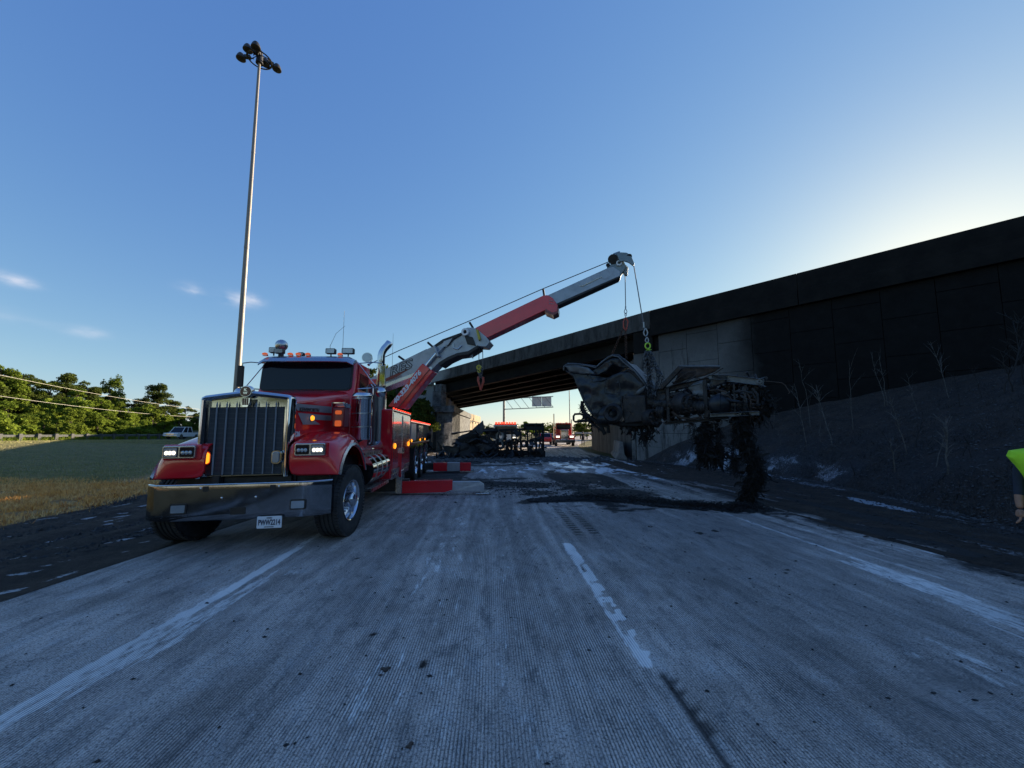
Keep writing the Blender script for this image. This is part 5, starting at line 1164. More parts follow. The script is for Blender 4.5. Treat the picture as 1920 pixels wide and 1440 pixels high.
# --- fuel tanks and steps
for s in (1, -1):
    tk = TB(); tk.cyl((s * .98, 1.02, .84), (s * .98, 2.38, .84), .29, n=36); tko = tk.build('fuel_tank', M['chrome'], bevel=.02)
    for y in (1.3, 1.7, 2.1): TB().lathe([(.297, 0), (.297, .05), (.29, .05), (.29, 0)], (s * .98, y, .84), (0, 1, 0), 36, True).build('tank_strap', M['steel'], tko)
    for z, x in ((.50, 1.24), (1.14, 1.10)): TB().b2(s * (x - .26), s * x, 1.0, 2.42, z - .02, z + .02).b2(s * (x - .02), s * (x + .006), 1.0, 2.42, z - .045, z + .02).build('step', M['steel'])
    TB().cyl((s * .98, 2.42, .84), (s * .98, 2.60, .84), .26, n=30).build('air_tank', M['chrome'])
# --- tool body
t = NT('mural_wrap'); v = t.coord('Object'); sp = t.n('SeparateXYZ'); t.l(v, sp.inputs[0]); z = sp.outputs['Z']
zz = t.math('ADD', z, t.math('MULTIPLY', t.math('SUBTRACT', t.noise(2.6, 6, v, .7), .5), .9))
k = t.math('DIVIDE', t.math('SUBTRACT', zz, 1.20), .35, clamp=True)
img = t.ramp(t.noise(3.2, 6, v, .65), [(.30, (.015, .016, .02)), (.45, (.10, .10, .11)), (.56, (.34, .33, .30)), (.75, (.46, .47, .46))])
sky_ = t.math('DIVIDE', t.math('SUBTRACT', zz, 1.75), .25, clamp=True); img = t.mix(sky_, img, (.42, .45, .46))
c = t.mix(k, (.72, .014, .026), img); t.set(Base_Color=c, Roughness=.25, Coat_Weight=.8, Coat_Roughness=.05); M['mural'] = t.m
for s in (1, -1):
    bo = TB().b2(s * .55, s * 1.215, 2.68, 5.3, .62, 2.03).build('tool_body', M['red'], bevel=.02)
    TB().b2(s * .60, s * 1.24, 2.64, 2.76, .50, 2.06).build('tool_body_front_post', M['red'], bevel=.03)
    for y0, y1 in ((2.84, 3.98), (4.04, 5.26)): TB().b2(s * 1.215, s * 1.232, y0, y1, .70, 1.99).build('tool_door', M['mural'], bevel=.006)
    for y0, y1 in ((2.84, 3.98), (4.04, 5.26)): TB().b2(s * 1.218, s * 1.236, y0, y1, .60, .68).build('door_sill', M['steel'])
    for y0, y1 in ((2.9, 3.7), (4.3, 5.2)): TB().b2(s * 1.0, s * 1.225, y0, y1, .46, .585).build('lower_step', M['steel'], bevel=.01)
    for z in (1.3,): TB().b2(s * 1.232, s * 1.25, 4.0, 4.02, .75, 1.95).build('door_hinge', M['steel'])
    for y in (3.05, 5.0): TB().sphere((s * 1.245, y, 1.22), .05, 12, 8, (.5, 1, 1.3)).build('side_marker', M['amber'])
    TB().b2(s * .9, s * 1.24, 2.7, 5.3, 2.04, 2.06).build('top_rail', M['steel'])
    for k in range(9): TB().sphere((s * 1.235, 2.80 + k * .30, 2.085), .022, 8, 6, (1, 1.6, .8)).build('led_lamp', M['redled'])
    TB().b2(s * .7, s * 1.18, 5.34, 10.6, 1.32, 1.86).build('rear_body', M['frame'], bevel=.01)
    TB().b2(s * .6, s * 1.24, 5.32, 10.6, 1.84, 1.90).build('rear_deck_edge', M['red'], bevel=.01)
    for k in range(14): TB().sphere((s * 1.25, 5.5 + k * .385, 1.90), .026, 8, 6, (1, 2.2, .8)).build('led_lamp', M['redled'])
    TB().b2(s * 1.10, s * 1.235, 5.5, 6.5, 1.28, 1.82).build('control_box', M['silver'], bevel=.01); TB().b2(s * 1.05, s * 1.22, 7.2, 8.4, 1.34, 1.80).build('side_locker', M['mural'], bevel=.01)
    TB().lathe([(.10, -.14), (.30, -.14), (.30, -.12), (.12, -.10), (.12, .10), (.30, .12), (.30, .14), (.10, .14)], (s * 1.22, 10.3, 1.42), (1, 0, 0), 24, True).build('hose_reel', M['black'])
    TB().b2(s * .5, s * 1.235, 5.4, 10.5, 1.16, 1.24).build('rear_fender_top', M['dkred'], bevel=.01)
    for y in (6.7, 8.05, 9.4):
        TB().loft([[(s * x, y + .60 * math.cos(a), .53 + .60 * math.sin(a)) for x in (1.22, 1.245)] + [(s * x, y + .575 * math.cos(a), .53 + .575 * math.sin(a)) for x in (1.245, 1.22)] for a in np.linspace(R(15), R(165), 12)]).build('wheel_arch_trim', M['steel'])
    for y in (5.45, 7.35, 8.7): TB().sphere((s * 1.26, y, 1.30), .045, 12, 8, (.5, 1, 1)).build('side_marker', M['amber'])
TB().b2(-.55, .55, 2.7, 5.0, 1.0, 1.7).build('deck_centre', M['frame']); TB().b2(-.6, .6, 5.0, 10.6, 1.0, 1.3).build('deck_rear', M['frame'])
TB().b2(.55, 1.19, 2.80, 5.2, 2.03, 2.04).build('tool_body_top', M['dkred'])
# --- outriggers
def outrigger(p0, p1, p2, h, z0, near=True):
    """p0..p1 red outer beam, p1..p2 inner beam; truck coordinates"""
    p0, p1, p2 = Vector(p0), Vector(p1), Vector(p2); up = Vector((0, 0, 1)); d = (p1 - p0).normalized()
    o = TB().prism([p0 + up * z0, p1 + up * (z0 + .03) - d * .2, p1 + up * (z0 + .09), p1 + up * (z0 + h + .03), p1 + up * (z0 + h + .03) - d * .04, p0 + up * (z0 + h)], (0, .24, 0)).build('outrigger_beam', M['red'], roll=False, bevel=.008)
    TB().prism([p1 + up * (z0 + .05), p2 + up * (z0 + .03), p2 + up * (z0 + h - .09), p2 - d * .12 + up * (z0 + h - .02), p1 + up * (z0 + h - .01)], (0, .17, 0)).build('outrigger_extension', M['silver'], roll=False, bevel=.008)
    TB().b2(p2.x - .22, p2.x + .12, p2.y - .13, p2.y + .32, .012, .05).build('outrigger_foot', M['steel'], roll=False, bevel=.01); TB().cyl((p2.x - .06, p2.y + .08, .04), (p2.x - .06, p2.y + .08, .20), .05).build('foot_pin', M['steel'], roll=False)
lo = lambda px, py: TWM.inverted() @ ground_at(px, py)
a = lo(752, 928); b = lo(848, 928); c_ = lo(908, 928)
outrigger((a.x, a.y, 0), (b.x, b.y, 0), (c_.x, c_.y + .1, 0), .30, .035); outrigger((-a.x, a.y, 0), (-b.x + .2, b.y, 0), (-c_.x + .2, c_.y, 0), .30, .035)
TB().b2(-1.3, 1.45, a.y + .02, a.y + .26, .08, .38).build('outrigger_housing', M['frame'], roll=False)
TB().b2(a.x - .14, a.x + .02, a.y - .03, a.y + .28, .02, .62).build('outrigger_knee', M['steel'], roll=False, bevel=.02)
TB().b2(1.22, 1.275, a.y - .06, a.y + .26, .42, 1.02).build('leg_post', M['red'], bevel=.01); TB().b2(1.21, 1.285, a.y - .08, a.y + .28, 1.02, 1.14).build('leg_cap', M['steel'])
a = lo(812, 886); b = lo(838, 886); m_ = lo(862, 886); c_ = lo(883, 886); yy = a.y
for p, q, m in ((a, b, 'red'), (b, m_, 'silver'), (m_, c_, 'red')): TB().b2(p.x + .006, q.x - .006, yy, yy + .3, .05, .38).build('rear_outrigger', M[m], roll=False, bevel=.01)
TB().b2(m_.x, c_.x + .15, yy - .1, yy + .4, .012, .05).build('outrigger_foot', M['steel'], roll=False); TB().b2(-1.3, a.x, yy + .02, yy + .28, .10, .36).build('outrigger_housing', M['frame'], roll=False)

# --- crane
PV = TWM @ Vector((0, 5.5, 3.0)); TIP = at(1176, 492, 10.0)
BH = Vector((TIP.x - PV.x, TIP.y - PV.y, 0)).normalized(); BNM = Vector((BH.y, -BH.x, 0))
if BNM.y > 0: BNM = -BNM
def bp(px, py, off=0.0): return on_plane(px, py, PV + BNM * off, BNM)
def bprism(pts, w, off=0.0):   # outline in photo px on the near face, real width w
    return MB().prism([bp(a, b, off + w / 2) for a, b in pts], -BNM * w)
KW = dict(world_co=True)
TB().cyl((0, 5.5, 1.2), (0, 5.5, 1.55), .62, n=36).build('turntable', M['frame']); 
tur = TB().b2(-.32, .32, 5.1, 6.3, 1.5, 3.1).build('turret', M['red'], bevel=.04)
bo = bprism([(684, 716), (722, 692), (760, 673.5), (810, 650), (830, 637.5), (864, 627), (865, 619), (876, 614), (887, 614), (895, 618), (912, 632), (919, 641), (911, 650), (895, 649), (877, 661), (856, 664), (837, 672), (822, 681), (811, 692), (722, 724), (684, 738)], .46).build('boom', M['silver'], truck, .012, **KW)
bprism([(684, 735), (722, 720), (808, 687), (811, 692), (722, 726), (684, 741)], .52).build('boom_flange', M['steel'], bo, 0, **KW)
bprism([(810, 650), (830, 636), (866, 623), (868, 627), (832, 641), (814, 652)], .50).build('boom_top_plate', M['frame'], bo, 0, **KW); bprism([(822, 680), (838, 670), (857, 662), (878, 658), (896, 647), (897, 652), (878, 664), (857, 667), (838, 676), (824, 686)], .50).build('boom_belly_plate', M['frame'], bo, 0, **KW)
bprism([(832, 640), (848, 634), (838, 650), (826, 652)], .54).build('cheek_plate', M['silver'], bo, 0, **KW)
bprism([(870, 628), (886, 632), (892, 648), (876, 645)], .53).build('winch_motor', M['black'], bo, .01, **KW)
mb = MB(); q = bp(873.5, 623.5, .24); mb.lathe([(.052, 0), (.105, 0), (.105, .09), (.052, .09)], q, BNM, 24, True); mb.build('sheave_boss', M['white'], bo, 0, **KW)
mb = MB(); mb.cyl(bp(873.5, 623.5, .23), bp(873.5, 623.5, .30), .05, n=20); mb.build('sheave_hole', M['black'], bo, 0, **KW)
bprism([(892, 617), (896, 618), (901, 636), (897, 638)], .62).build('boom_guard', M['yellow'], bo, .01, **KW)
bprism([(903, 622), (919, 641), (913, 650), (898, 646)], .36).build('boom_nose', M['silver'], bo, .02, **KW)
bprism([(881, 659), (886, 665), (886, 672), (880, 668)], .08).build('work_lamp', M['lens_off'], bo, .006, **KW)
mb = MB(); mb.tube([bp(850, 643, .245), bp(850, 652, .25), bp(858, 655, .25), bp(866, 648, .245)], .018, 6); mb.build('hose', M['steel'], bo, 0, **KW)
mb = MB(); mb.tube([bp(864, 628, .25), bp(850, 636, .26), bp(842, 646, .26), bp(828, 654, .25)], .018, 6); mb.build('hose', M['black'], bo, 0, **KW)
ro = bprism([(880, 623), (894, 613), (1018, 554), (1026, 553), (1036, 558), (1046, 572.5), (1044.5, 584), (1036, 588), (1023, 581), (914, 633), (895, 641)], .38).build('boom_middle_section', M['red'], truck, .012, **KW)
bprism([(1023, 579), (1036, 586), (1044.5, 583), (1045, 576), (1048, 578), (1047, 586), (1037, 591), (1022, 585)], .40).build('section_end_plate', M['dkred'], ro, 0, **KW)
for a in range(3):
    for b in range(2): MB().cyl(bp(1031 + a * 3 - b * .3, 564 + b * 5 + a * .3, .19), bp(1031 + a * 3 - b * .3, 564 + b * 5 + a * .3, .205), .014, n=8).build('bolt', M['steel'], ro, 0, **KW)
io = bprism([(1020, 556.5), (1140, 502), (1150, 500), (1163, 509), (1162, 519), (1044, 571)], .32).build('boom_inner_section', M['silver'], truck, .012, **KW)
bprism([(1044, 569), (1162, 517), (1162, 520), (1045, 573)], .34).build('section_underside', M['frame'], io, 0, **KW)
mb = MB(); mb.lathe([(0, 0), (.11, 0), (.12, -.02), (.13, 0)], bp(1134, 515, .165), BNM, 20); mb.build('boss', M['silver'], io, 0, **KW)
mb = MB(); mb.tube([bp(1088, 536, .165), bp(1092, 536.5, .17), bp(1128, 519, .17)], .012, 6); mb.build('hose_guide', M['steel'], io, 0, **KW)
M['headgrey'] = mat('boom_head_blue_grey', (.20, .25, .27), .45, .3, dirt=.3)
ho = bprism([(1138, 500), (1147, 494), (1160, 484), (1170, 490), (1174, 500), (1166, 512), (1163, 522), (1158, 512)], .26).build('boom_head', M['headgrey'], truck, .01, **KW)
for o_ in (-.20, .20):
    bprism([(1156, 476), (1164, 473), (1175, 473.5), (1183, 478), (1189.5, 494), (1188.6, 499), (1179, 492), (1170, 489), (1162, 490)], .05, o_).build('sheave_arm', M['headgrey'], ho, .006, **KW)
bprism([(1167, 490), (1178, 501), (1177, 515), (1172, 515), (1166, 505)], .12).build('sheave_housing', M['headgrey'], ho, .01, **KW)
mb = MB(); mb.cyl(bp(1149, 486, .19), bp(1149, 486, -.19), .13, n=24); mb.build('head_sheave', M['frame'], ho, 0, **KW); mb = MB(); mb.cyl(bp(1160, 480, .17), bp(1160, 480, -.17), .085, n=20); mb.build('head_roller', M['steel'], ho, 0, **KW)
mb = MB(); mb.cyl(bp(1152, 482, .0), bp(1163, 478, .0), .105, n=20); mb.build('head_drum', M['headgrey'], ho, 0, **KW)
mb = MB(); mb.lathe([(.045, 0), (.075, 0), (.075, .05), (.045, .05)], bp(1160.6, 494, .13), BNM, 20, True); mb.build('sheave_boss', M['white'], ho, 0, **KW); mb = MB(); mb.cyl(bp(1140, 497, .15), bp(1140, 497, -.15), .055, n=14); mb.build('roller', M['black'], ho, 0, **KW)
mb = MB(); mb.cyl(bp(1180, 481, .22), bp(1180, 481, -.22), .07, n=16); mb.build('tip_roller', M['black'], ho, 0, **KW)
# rope and its guides
for a, b in (((747.5, 668), (758, 675.5)), ((802, 642), (812, 651)), ((880.5, 604.5), (887, 615)), ((1018.5, 542.5), (1020.5, 555)), ((832, 677), (835, 683))):
    mb = MB(); mb.cyl(bp(*a, 0), bp(*b, 0), .032, n=10); mb.build('rope_guide', M['black'], bo, 0, **KW)
mb = MB(); mb.tube([bp(690, 684, .03), bp(750, 656.5, .03), bp(883, 600.5, .03), bp(1019, 541, .03), bp(1146, 489, .03)], .012, 6); mb.build('winch_rope', M['wire'], truck, 0, **KW)
mb = MB(); mb.tube([bp(722, 693, .15), bp(800, 655, .15)], .010, 5); mb.build('hydraulic_line', M['black'], bo, 0, **KW)
# lift cylinder
co = bprism([(727, 762), (786.5, 687), (792, 681), (812.5, 697), (806, 704), (757, 767)], .34, .28).build('lift_cylinder', M['red'], truck, .02, **KW)
for o_ in (.36,): 
    MB().prism([bp(746, 764, .462), bp(805.5, 691, .462), bp(806.5, 692, .462), bp(747.5, 765, .462)], BNM * .008).build('cover_seam', M['dkred'], co, 0, **KW)
mb = MB(); mb.cyl(bp(796, 690, .28), bp(822, 659, .28), .055, n=20); mb.build('cylinder_rod', M['chrome'], truck, 0, **KW)
bprism([(810.5, 648), (814.5, 647), (823, 667), (819, 669)], .66, .05).build('rod_bracket', M['silver'], bo, .01, **KW); mb = MB(); mb.tube([bp(820, 663, .30), bp(832, 650, .30)], .03, 8); mb.build('rod_pin', M['silver'], bo, 0, **KW)
def boom_text(body, pa, pb, size, m, name, par, off, sx=1., shear=0., bold=0.0):
    a = bp(*pa, off); b = bp(*pb, off); X_ = (b - a).normalized(); Z_ = BNM; Y_ = Z_.cross(X_)
    return text(body, size, m, name, par, basis((a + b) / 2, X_, Y_, Z_), .002, sx, shear, bold=bold)
boom_text('40-323-4076', (733, 762), (793, 691.5), .175, M['white'], 'phone_lettering', co, .463, 1.28, .25, .008)
boom_text('RES', (722, 702), (777, 680), .36, M['black'], 'name_lettering_outline', bo, .236, 1.3, .35, .016); boom_text('RES', (722, 702), (777, 680), .36, M['silver'], 'name_lettering', bo, .241, 1.3, .35, -.005)
bprism([(722, 710), (745, 700), (760, 691), (764, 694), (746, 705), (722, 716)], .008, .234).build('name_swoosh', M['dkred'], bo, 0, **KW)
boom_text('TOWING', (724, 716), (754, 704), .085, M['dkred'], 'small_lettering', bo, .245, 1.3, .3)
# hook block hanging at the elbow of the boom
def chain(pts, r, link_l, mat_, name, parent, wc=True):
    """real links: alternate flat and edge-on ovals along a path"""
    pts = [Vector(p) for p in pts]; mb = MB(); segs = []
    for a, b in zip(pts[:-1], pts[1:]):
        L = (b - a).length; n = max(1, int(L / link_l)); d = (b - a).normalized()
        for k in range(n): segs.append((a + d * (k + .5) * L / n, d, L / n))
    for i, (c, d, l) in enumerate(segs):
        s = d.orthogonal().normalized(); s = Matrix.Rotation(R(90) * (i % 2) + R(20), 3, d) @ s
        ring = [c + d * math.cos(t_) * l * .72 + s * math.sin(t_) * r * 2.0 for t_ in np.linspace(0, 2 * math.pi, 9)]
        mb.tube(ring, r * .62, 4, cap=False)
    return mb.build(name, mat_, parent, 0, world_co=wc)
hk = tag(empty('hook_assembly', bp(902, 690)), 'pair of red-painted hooks on chains hanging from two wires under the boom elbow', 'hooks')
mb = MB(); mb.tube([bp(898, 646), bp(898, 688)], .011, 6); mb.build('wire', M['wire'], hk, 0, **KW); mb = MB(); mb.tube([bp(905, 650), bp(905.5, 690)], .011, 6); mb.build('wire', M['wire'], hk, 0, **KW)
mb = MB(); mb.lathe([(.03, -.03), (.075, -.03), (.075, .03), (.03, .03)], bp(898, 689), BNM, 16, True); mb.tube([bp(898, 693), bp(901, 697), bp(898, 699), bp(895, 695)], .022, 6); mb.build('hook_block', M['yellow'], hk, 0, **KW)
for a, b in (((897, 697), (900, 708)), ((905, 690), (902, 706)), ((898, 699), (905, 709)), ((901, 700), (897, 712))): chain([bp(*a), bp(*b)], .014, .05, M['wire'], 'chain', hk)
for pts in ([(897, 706), (896.5, 714), (899, 722), (901, 731)], [(906, 707), (906.5, 715), (904, 724), (901.5, 732)]):
    mb = MB(); mb.tube([bp(*p) for p in pts], [.03, .032, .028, .02], 8); mb.tube([bp(901, 731), bp(903, 727), bp(902, 724)], .014, 6); mb.build('grab_hook', M['hookred'], hk, 0, **KW)
# ================================================================= BURNT TRACTOR HANGING FROM THE BOOM
WP = at(1240, 740, 9.5); WA = Vector((.817, -.576, 0)).normalized(); WB = Vector((.576, .817, 0)).normalized(); UP = Vector((0, 0, 1))
def wk(px, py, off=0.0): return on_plane(px, py, WP + WB * off, WB)
M['burnt'] = mat('burnt_steel', (.024, .025, .028), .6, .35, var=.75, vs_=5, bump=.8, bs=35, dirt=.7, dirtc=(.075, .055, .045), rvar=.4)
M['burntp'] = mat('scorched_sheet_metal', (.030, .035, .042), .38, .45, var=.5, vs_=3, bump=.6, bs=18, dirt=.8, dirtc=(.013, .013, .015), rvar=.4)
M['ashmetal'] = mat('ash_grey_metal', (.12, .135, .15), .5, .4, var=.3, vs_=4, bump=.3, dirt=.5, dirtc=(.04, .04, .045), rvar=.3)
M['char'] = mat('charred_rubber', (.007, .007, .0075), .85, var=.6, vs_=12, bump=.6)
M['brownburnt'] = mat('rusted_burnt_steel', (.060, .042, .034), .75, .2, var=.6, vs_=6, bump=.6, bs=30, dirt=.6, dirtc=(.015, .015, .015))
wr = tag(empty('burnt_tractor', (WP.x, WP.y, 0)), 'burnt-out semi tractor hanging on chains from the boom, cab crumpled, underside facing the camera', 'wrecked tractor')
KX = dict(world_co=True)
def crumple(pts, off, thick, amp, name, m, parent, cuts=3, seed=0, warp=None):
    bm = bmesh.new(); vs_ = [bm.verts.new(wk(a, b, off)) for a, b in pts]; f = bm.faces.new(vs_)
    bmesh.ops.triangulate(bm, faces=[f]); 
    for k in range(cuts): bmesh.ops.subdivide_edges(bm, edges=[e for e in bm.edges if e.calc_length() > .10], cuts=1, use_grid_fill=True)
    bmesh.ops.triangulate(bm, faces=bm.faces)
    for v in bm.verts:
        q = v.co * 2.2 + Vector((seed * 7.1, 0, 0)); n = mnoise.noise(q) + .5 * mnoise.noise(q * 2.3) + .28 * abs(mnoise.noise(q * 5.1))
        v.co += -WB * n * amp + Vector((mnoise.noise(q * 3 + Vector((9, 1, 2))), 0, mnoise.noise(q * 3 + Vector((4, 7, 2))))) * amp * .18
        if warp: v.co += WB * warp(v.co)
    me = bpy.data.meshes.new(name); bm.to_mesh(me); bm.free()
    Mi = WM[parent.name].inverted(); me.transform(Mi); me.materials.append(M[m]); me.polygons.foreach_set('use_smooth', [True] * len(me.polygons)); me.set_sharp_from_angle(angle=R(25))
    o = bpy.data.objects.new(name, me); col.objects.link(o); o.parent = parent; WM[o.name] = WM[parent.name]
    sd = o.modifiers.new('thick', 'SOLIDIFY'); sd.thickness = thick; sd.offset = 0; return o
def wtube(pts, r, name, m, parent=wr, n=8, off=0.0):
    mb = MB(); mb.tube([wk(p[0], p[1], p[2] if len(p) > 2 else off) for p in pts], r, n); return mb.build(name, M[m], parent, 0, **KX)
# cab skins
crumple([(1062, 695), (1076, 700), (1100, 701), (1109, 717), (1122, 716), (1140, 709), (1165, 698), (1178, 693), (1190, 700), (1203, 718), (1213, 735), (1212, 742), (1188, 741), (1168, 743), (1166, 766), (1150, 758), (1130, 765), (1124, 783), (1112, 780), (1099, 762), (1092, 745), (1084, 727), (1076, 708)], 0, .015, .10, 'cab_side', 'burntp', wr, 5, 1)
crumple([(1064, 697), (1100, 701), (1165, 698), (1190, 696), (1212, 735), (1168, 760), (1124, 783), (1099, 762), (1080, 715)], 1.5, .02, .08, 'cab_far_side', 'burnt', wr, 4, 2)
crumple([(1078, 706), (1100, 704), (1109, 720), (1140, 712), (1176, 697), (1206, 730), (1168, 762), (1124, 781), (1099, 760)], .55, .02, .14, 'cab_interior', 'char', wr, 4, 3)
near = [(1058, 694), (1059, 688), (1065, 684), (1079, 684), (1100, 686), (1119, 688), (1130, 678), (1142, 671), (1150, 666.5), (1160, 667), (1172, 677), (1190, 694), (1203, 709), (1214, 724)]
mb = MB(); rows = []
for j, off in enumerate(np.linspace(-.05, 1.5, 9)):
    row = []
    for i, (a, b) in enumerate(near):
        q = wk(a, b, 0) + WB * off; row.append(q + UP * (.09 * mnoise.noise(q * 2.6) - .05 * j / 8) + WA * .05 * mnoise.noise(q * 3.1))
    rows.append(row)
mb.loft(rows, smooth=True, cap=False, closed=False); ro_ = mb.build('crumpled_roof', M['ashmetal'], wr, 0, **KX); sd = ro_.modifiers.new('thick', 'SOLIDIFY'); sd.thickness = .03
wtube([(a, b + .5) for a, b in near], [.04, .055, .06, .055, .05, .04, .035, .04, .045, .04, .035, .03, .03, .02], 'roof_edge', 'burntp', n=10)
crumple([(1119, 690), (1132, 681), (1150, 671), (1160, 672), (1180, 690), (1166, 690), (1150, 683), (1138, 694), (1122, 703), (1108, 697)], -.02, .012, .12, 'torn_roof_flap', 'burntp', wr, 4, 6)
crumple([(1060, 686), (1080, 685), (1104, 690), (1116, 700), (1100, 698), (1083, 700), (1068, 698)], -.06, .012, .06, 'roof_corner', 'ashmetal', wr, 4, 9)
wtube([(1076, 702), (1086, 729), (1096, 753), (1108, 773), (1122, 785)], .035, 'front_pillar', 'burntp', n=8)
wtube([(1178, 694), (1192, 703), (1206, 721), (1216, 738)], .035, 'rear_pillar', 'burntp')
wtube([(1104, 700), (1112, 716), (1128, 714), (1150, 705), (1178, 694)], .022, 'window_sill', 'burntp')
wtube([(1136, 710, -.07), (1134, 727, -.09), (1134, 737, -.09), (1148, 739, -.09), (1161, 741, -.08), (1163, 727, -.09), (1159, 708, -.06)], .012, 'door_frame', 'burnt')
wtube([(1166, 742, -.06), (1166, 762, -.06), (1164, 778, -.06)], .02, 'door_post', 'burnt')
crumple([(1190, 737), (1200, 728), (1212, 722), (1206, 733), (1196, 741)], -.12, .01, .05, 'torn_strip', 'ashmetal', wr, 3, 12)
# front corner, bumper bracket and mirror frame
mb = MB(); mb.sphere(wk(1143, 778, .10), .29, 20, 14, (1.1, .9, .95)); mb.sphere(wk(1136, 786, .0), .2, 16, 10, (1.2, 1, .8)); mb.build('front_fender', M['burntp'], wr, 0, **KX)
mb = MB(); mb.lathe([(.12, -.05), (.24, -.05), (.26, .04), (.20, .1), (.12, .05)], wk(1150, 775, -.18), -WB, 20, True); mb.build('wheel_hub_front', M['burnt'], wr, 0, **KX)
MB().prism([wk(a, b, -.12) for a, b in ((1168, 742), (1209, 741), (1211, 770), (1207, 790), (1172, 794), (1167, 780))], WB * .7).build('battery_box', M['burnt'], wr, .03, **KX)
crumple([(1108, 775), (1125, 785), (1150, 798), (1190, 800), (1216, 797), (1210, 788), (1170, 792), (1130, 774)], -.05, .03, .12, 'front_apron', 'char', wr, 4, 15)
wtube([(1108, 788), (1078, 791), (1075.5, 788), (1075.5, 780), (1078, 776.5), (1088, 776), (1096, 779), (1099, 784)], .030, 'mirror_frame', 'char'); wtube([(1098, 770), (1094, 783), (1112, 796), (1126, 806), (1136, 812)], .03, 'bumper_bracket', 'char'); wtube([(1092, 752), (1091, 766), (1100, 778), (1115, 788), (1128, 800), (1134, 815)], .05, 'torn_bumper_end', 'char')
wtube([(1100, 778), (1122, 793), (1140, 800), (1141, 812)], .05, 'steering_arm', 'char')
# chassis rails, cross-members
def rail(p0, p1, w, h, name, m, off=0.0):
    a, b = wk(*p0, off), wk(*p1, off); mb = MB(); mb.beam(a, b, w, h); d = (b - a).normalized()
    mb.beam(a + UP * h * .45 - WB * .04, b + UP * h * .45 - WB * .04, w + .05, .012); mb.beam(a - UP * h * .45 - WB * .04, b - UP * h * .45 - WB * .04, w + .05, .012); return mb.build(name, M[m], wr, .006, **KX)
rail((1205, 741), (1330, 713), .09, .12, 'frame_rail', 'burnt', .05)
rail((1330, 707.5), (1369, 709), .10, .11, 'rail_bracket', 'ashmetal'); rail((1364, 710), (1432, 718), .11, .155, 'rail_end', 'ashmetal', -.02)
rail((1248, 794), (1352, 785.5), .07, .06, 'frame_rail', 'burnt', -.03); rail((1332, 779.5), (1424, 775), .12, .09, 'frame_rail', 'ashmetal', -.06); rail((1330, 785), (1366, 783), .2, .05, 'torn_rail_plate', 'char', -.1)
mb = MB(); mb.lathe([(.02, -.02), (.05, -.02), (.05, .03), (.02, .03)], wk(1424, 715.5, -.09), -WB, 14, True); mb.build('shackle_eye', M['ashmetal'], wr, 0, **KX)
for a, b, w_ in (((1321, 712), (1325, 783), .085), ((1252, 727), (1254, 796), .07), ((1398, 722), (1396, 776), .05), ((1376, 720), (1379, 776), .04)):
    A_, B_ = wk(*a, -.05), wk(*b, -.05); mb = MB(); mb.beam(A_, B_, w_, .07, up=WB); mb.build('cross_member', M['burnt'], wr, .008, **KX)
crumple([(1290, 727), (1302, 716), (1318, 713), (1325, 730), (1318, 742), (1300, 740)], -.06, .02, .10, 'suspension_hanger', 'ashmetal', wr, 4, 21)
crumple([(1330, 706), (1345, 703), (1365, 707), (1362, 718), (1345, 724), (1334, 728), (1328, 716)], -.05, .02, .08, 'suspension_hanger', 'burntp', wr, 4, 22)
crumple([(1208, 742), (1232, 737), (1248, 733), (1250, 745), (1240, 758), (1214, 760)], -.02, .02, .10, 'gearbox_skin', 'burnt', wr, 4, 23)
# driveline
mb = MB(); mb.sphere(wk(1350, 758, -.05), .235, 24, 16, (1.15, .8, 1.0)); mb.lathe([(.235, -.05), (.26, -.03), (.26, .03), (.235, .05)], wk(1350, 758, 0), WA, 28, True); mb.tube([wk(1362, 748, -.1), wk(1372, 752, -.1), wk(1386, 753, -.1)], [.05, .03, .03], 8); dfo = mb.build('differential', M['burntp'], wr, 0, **KX)
mb = MB(); mb.cyl(wk(1368, 758, .02), wk(1402, 760, .02), .09, .06, n=18); mb.build('axle_stub', M['burnt'], wr, 0, **KX)
for (x, y), r_, w_ in (((1284, 757), .26, .16), ((1222, 783), .21, .14), ((1296, 757), .22, .1)):
    mb = MB(); c_ = wk(x, y, -.05); ax_ = (WA * .75 - WB * .66).normalized()
    mb.lathe([(r_ * .55, -w_), (r_, -w_), (r_ * 1.06, -w_ * .6), (r_, w_ * .5), (r_ * .86, w_), (r_ * .6, w_ * .9), (r_ * .5, w_ * .3), (r_ * .2, w_ * .5), (0, w_ * .5)], c_, ax_, 28)
    o_ = mb.build('brake_drum', M['burnt'], wr, 0, **KX)
    for k in range(8):
        t_ = k * math.pi / 4; e1 = ax_.orthogonal().normalized(); e2 = ax_.cross(e1); q = c_ + (e1 * math.cos(t_) + e2 * math.sin(t_)) * r_ * .7 + ax_ * w_
        m2 = MB(); m2.cyl(q, q + ax_ * .05, .018, n=6); m2.build('wheel_stud', M['brownburnt'], o_, 0, **KX)
for a, b, r_ in (((1228, 757), (1272, 760), .12), ((1300, 762), (1322, 764), .15), ((1232, 772), (1246, 772), .15), ((1306, 745), (1322, 747), .07), ((1256, 742), (1282, 738), .07)):
    mb = MB(); mb.cyl(wk(*a, .02), wk(*b, .02), r_, n=20)
    for f in (.2, .5, .8): mb.lathe([(r_, -.02), (r_ * 1.1, -.015), (r_ * 1.1, .015), (r_, .02)], wk(*a, .02).lerp(wk(*b, .02), f), (wk(*b, .02) - wk(*a, .02)), 20, True)
    mb.build('transmission_tube', M['burnt'], wr, 0, **KX)
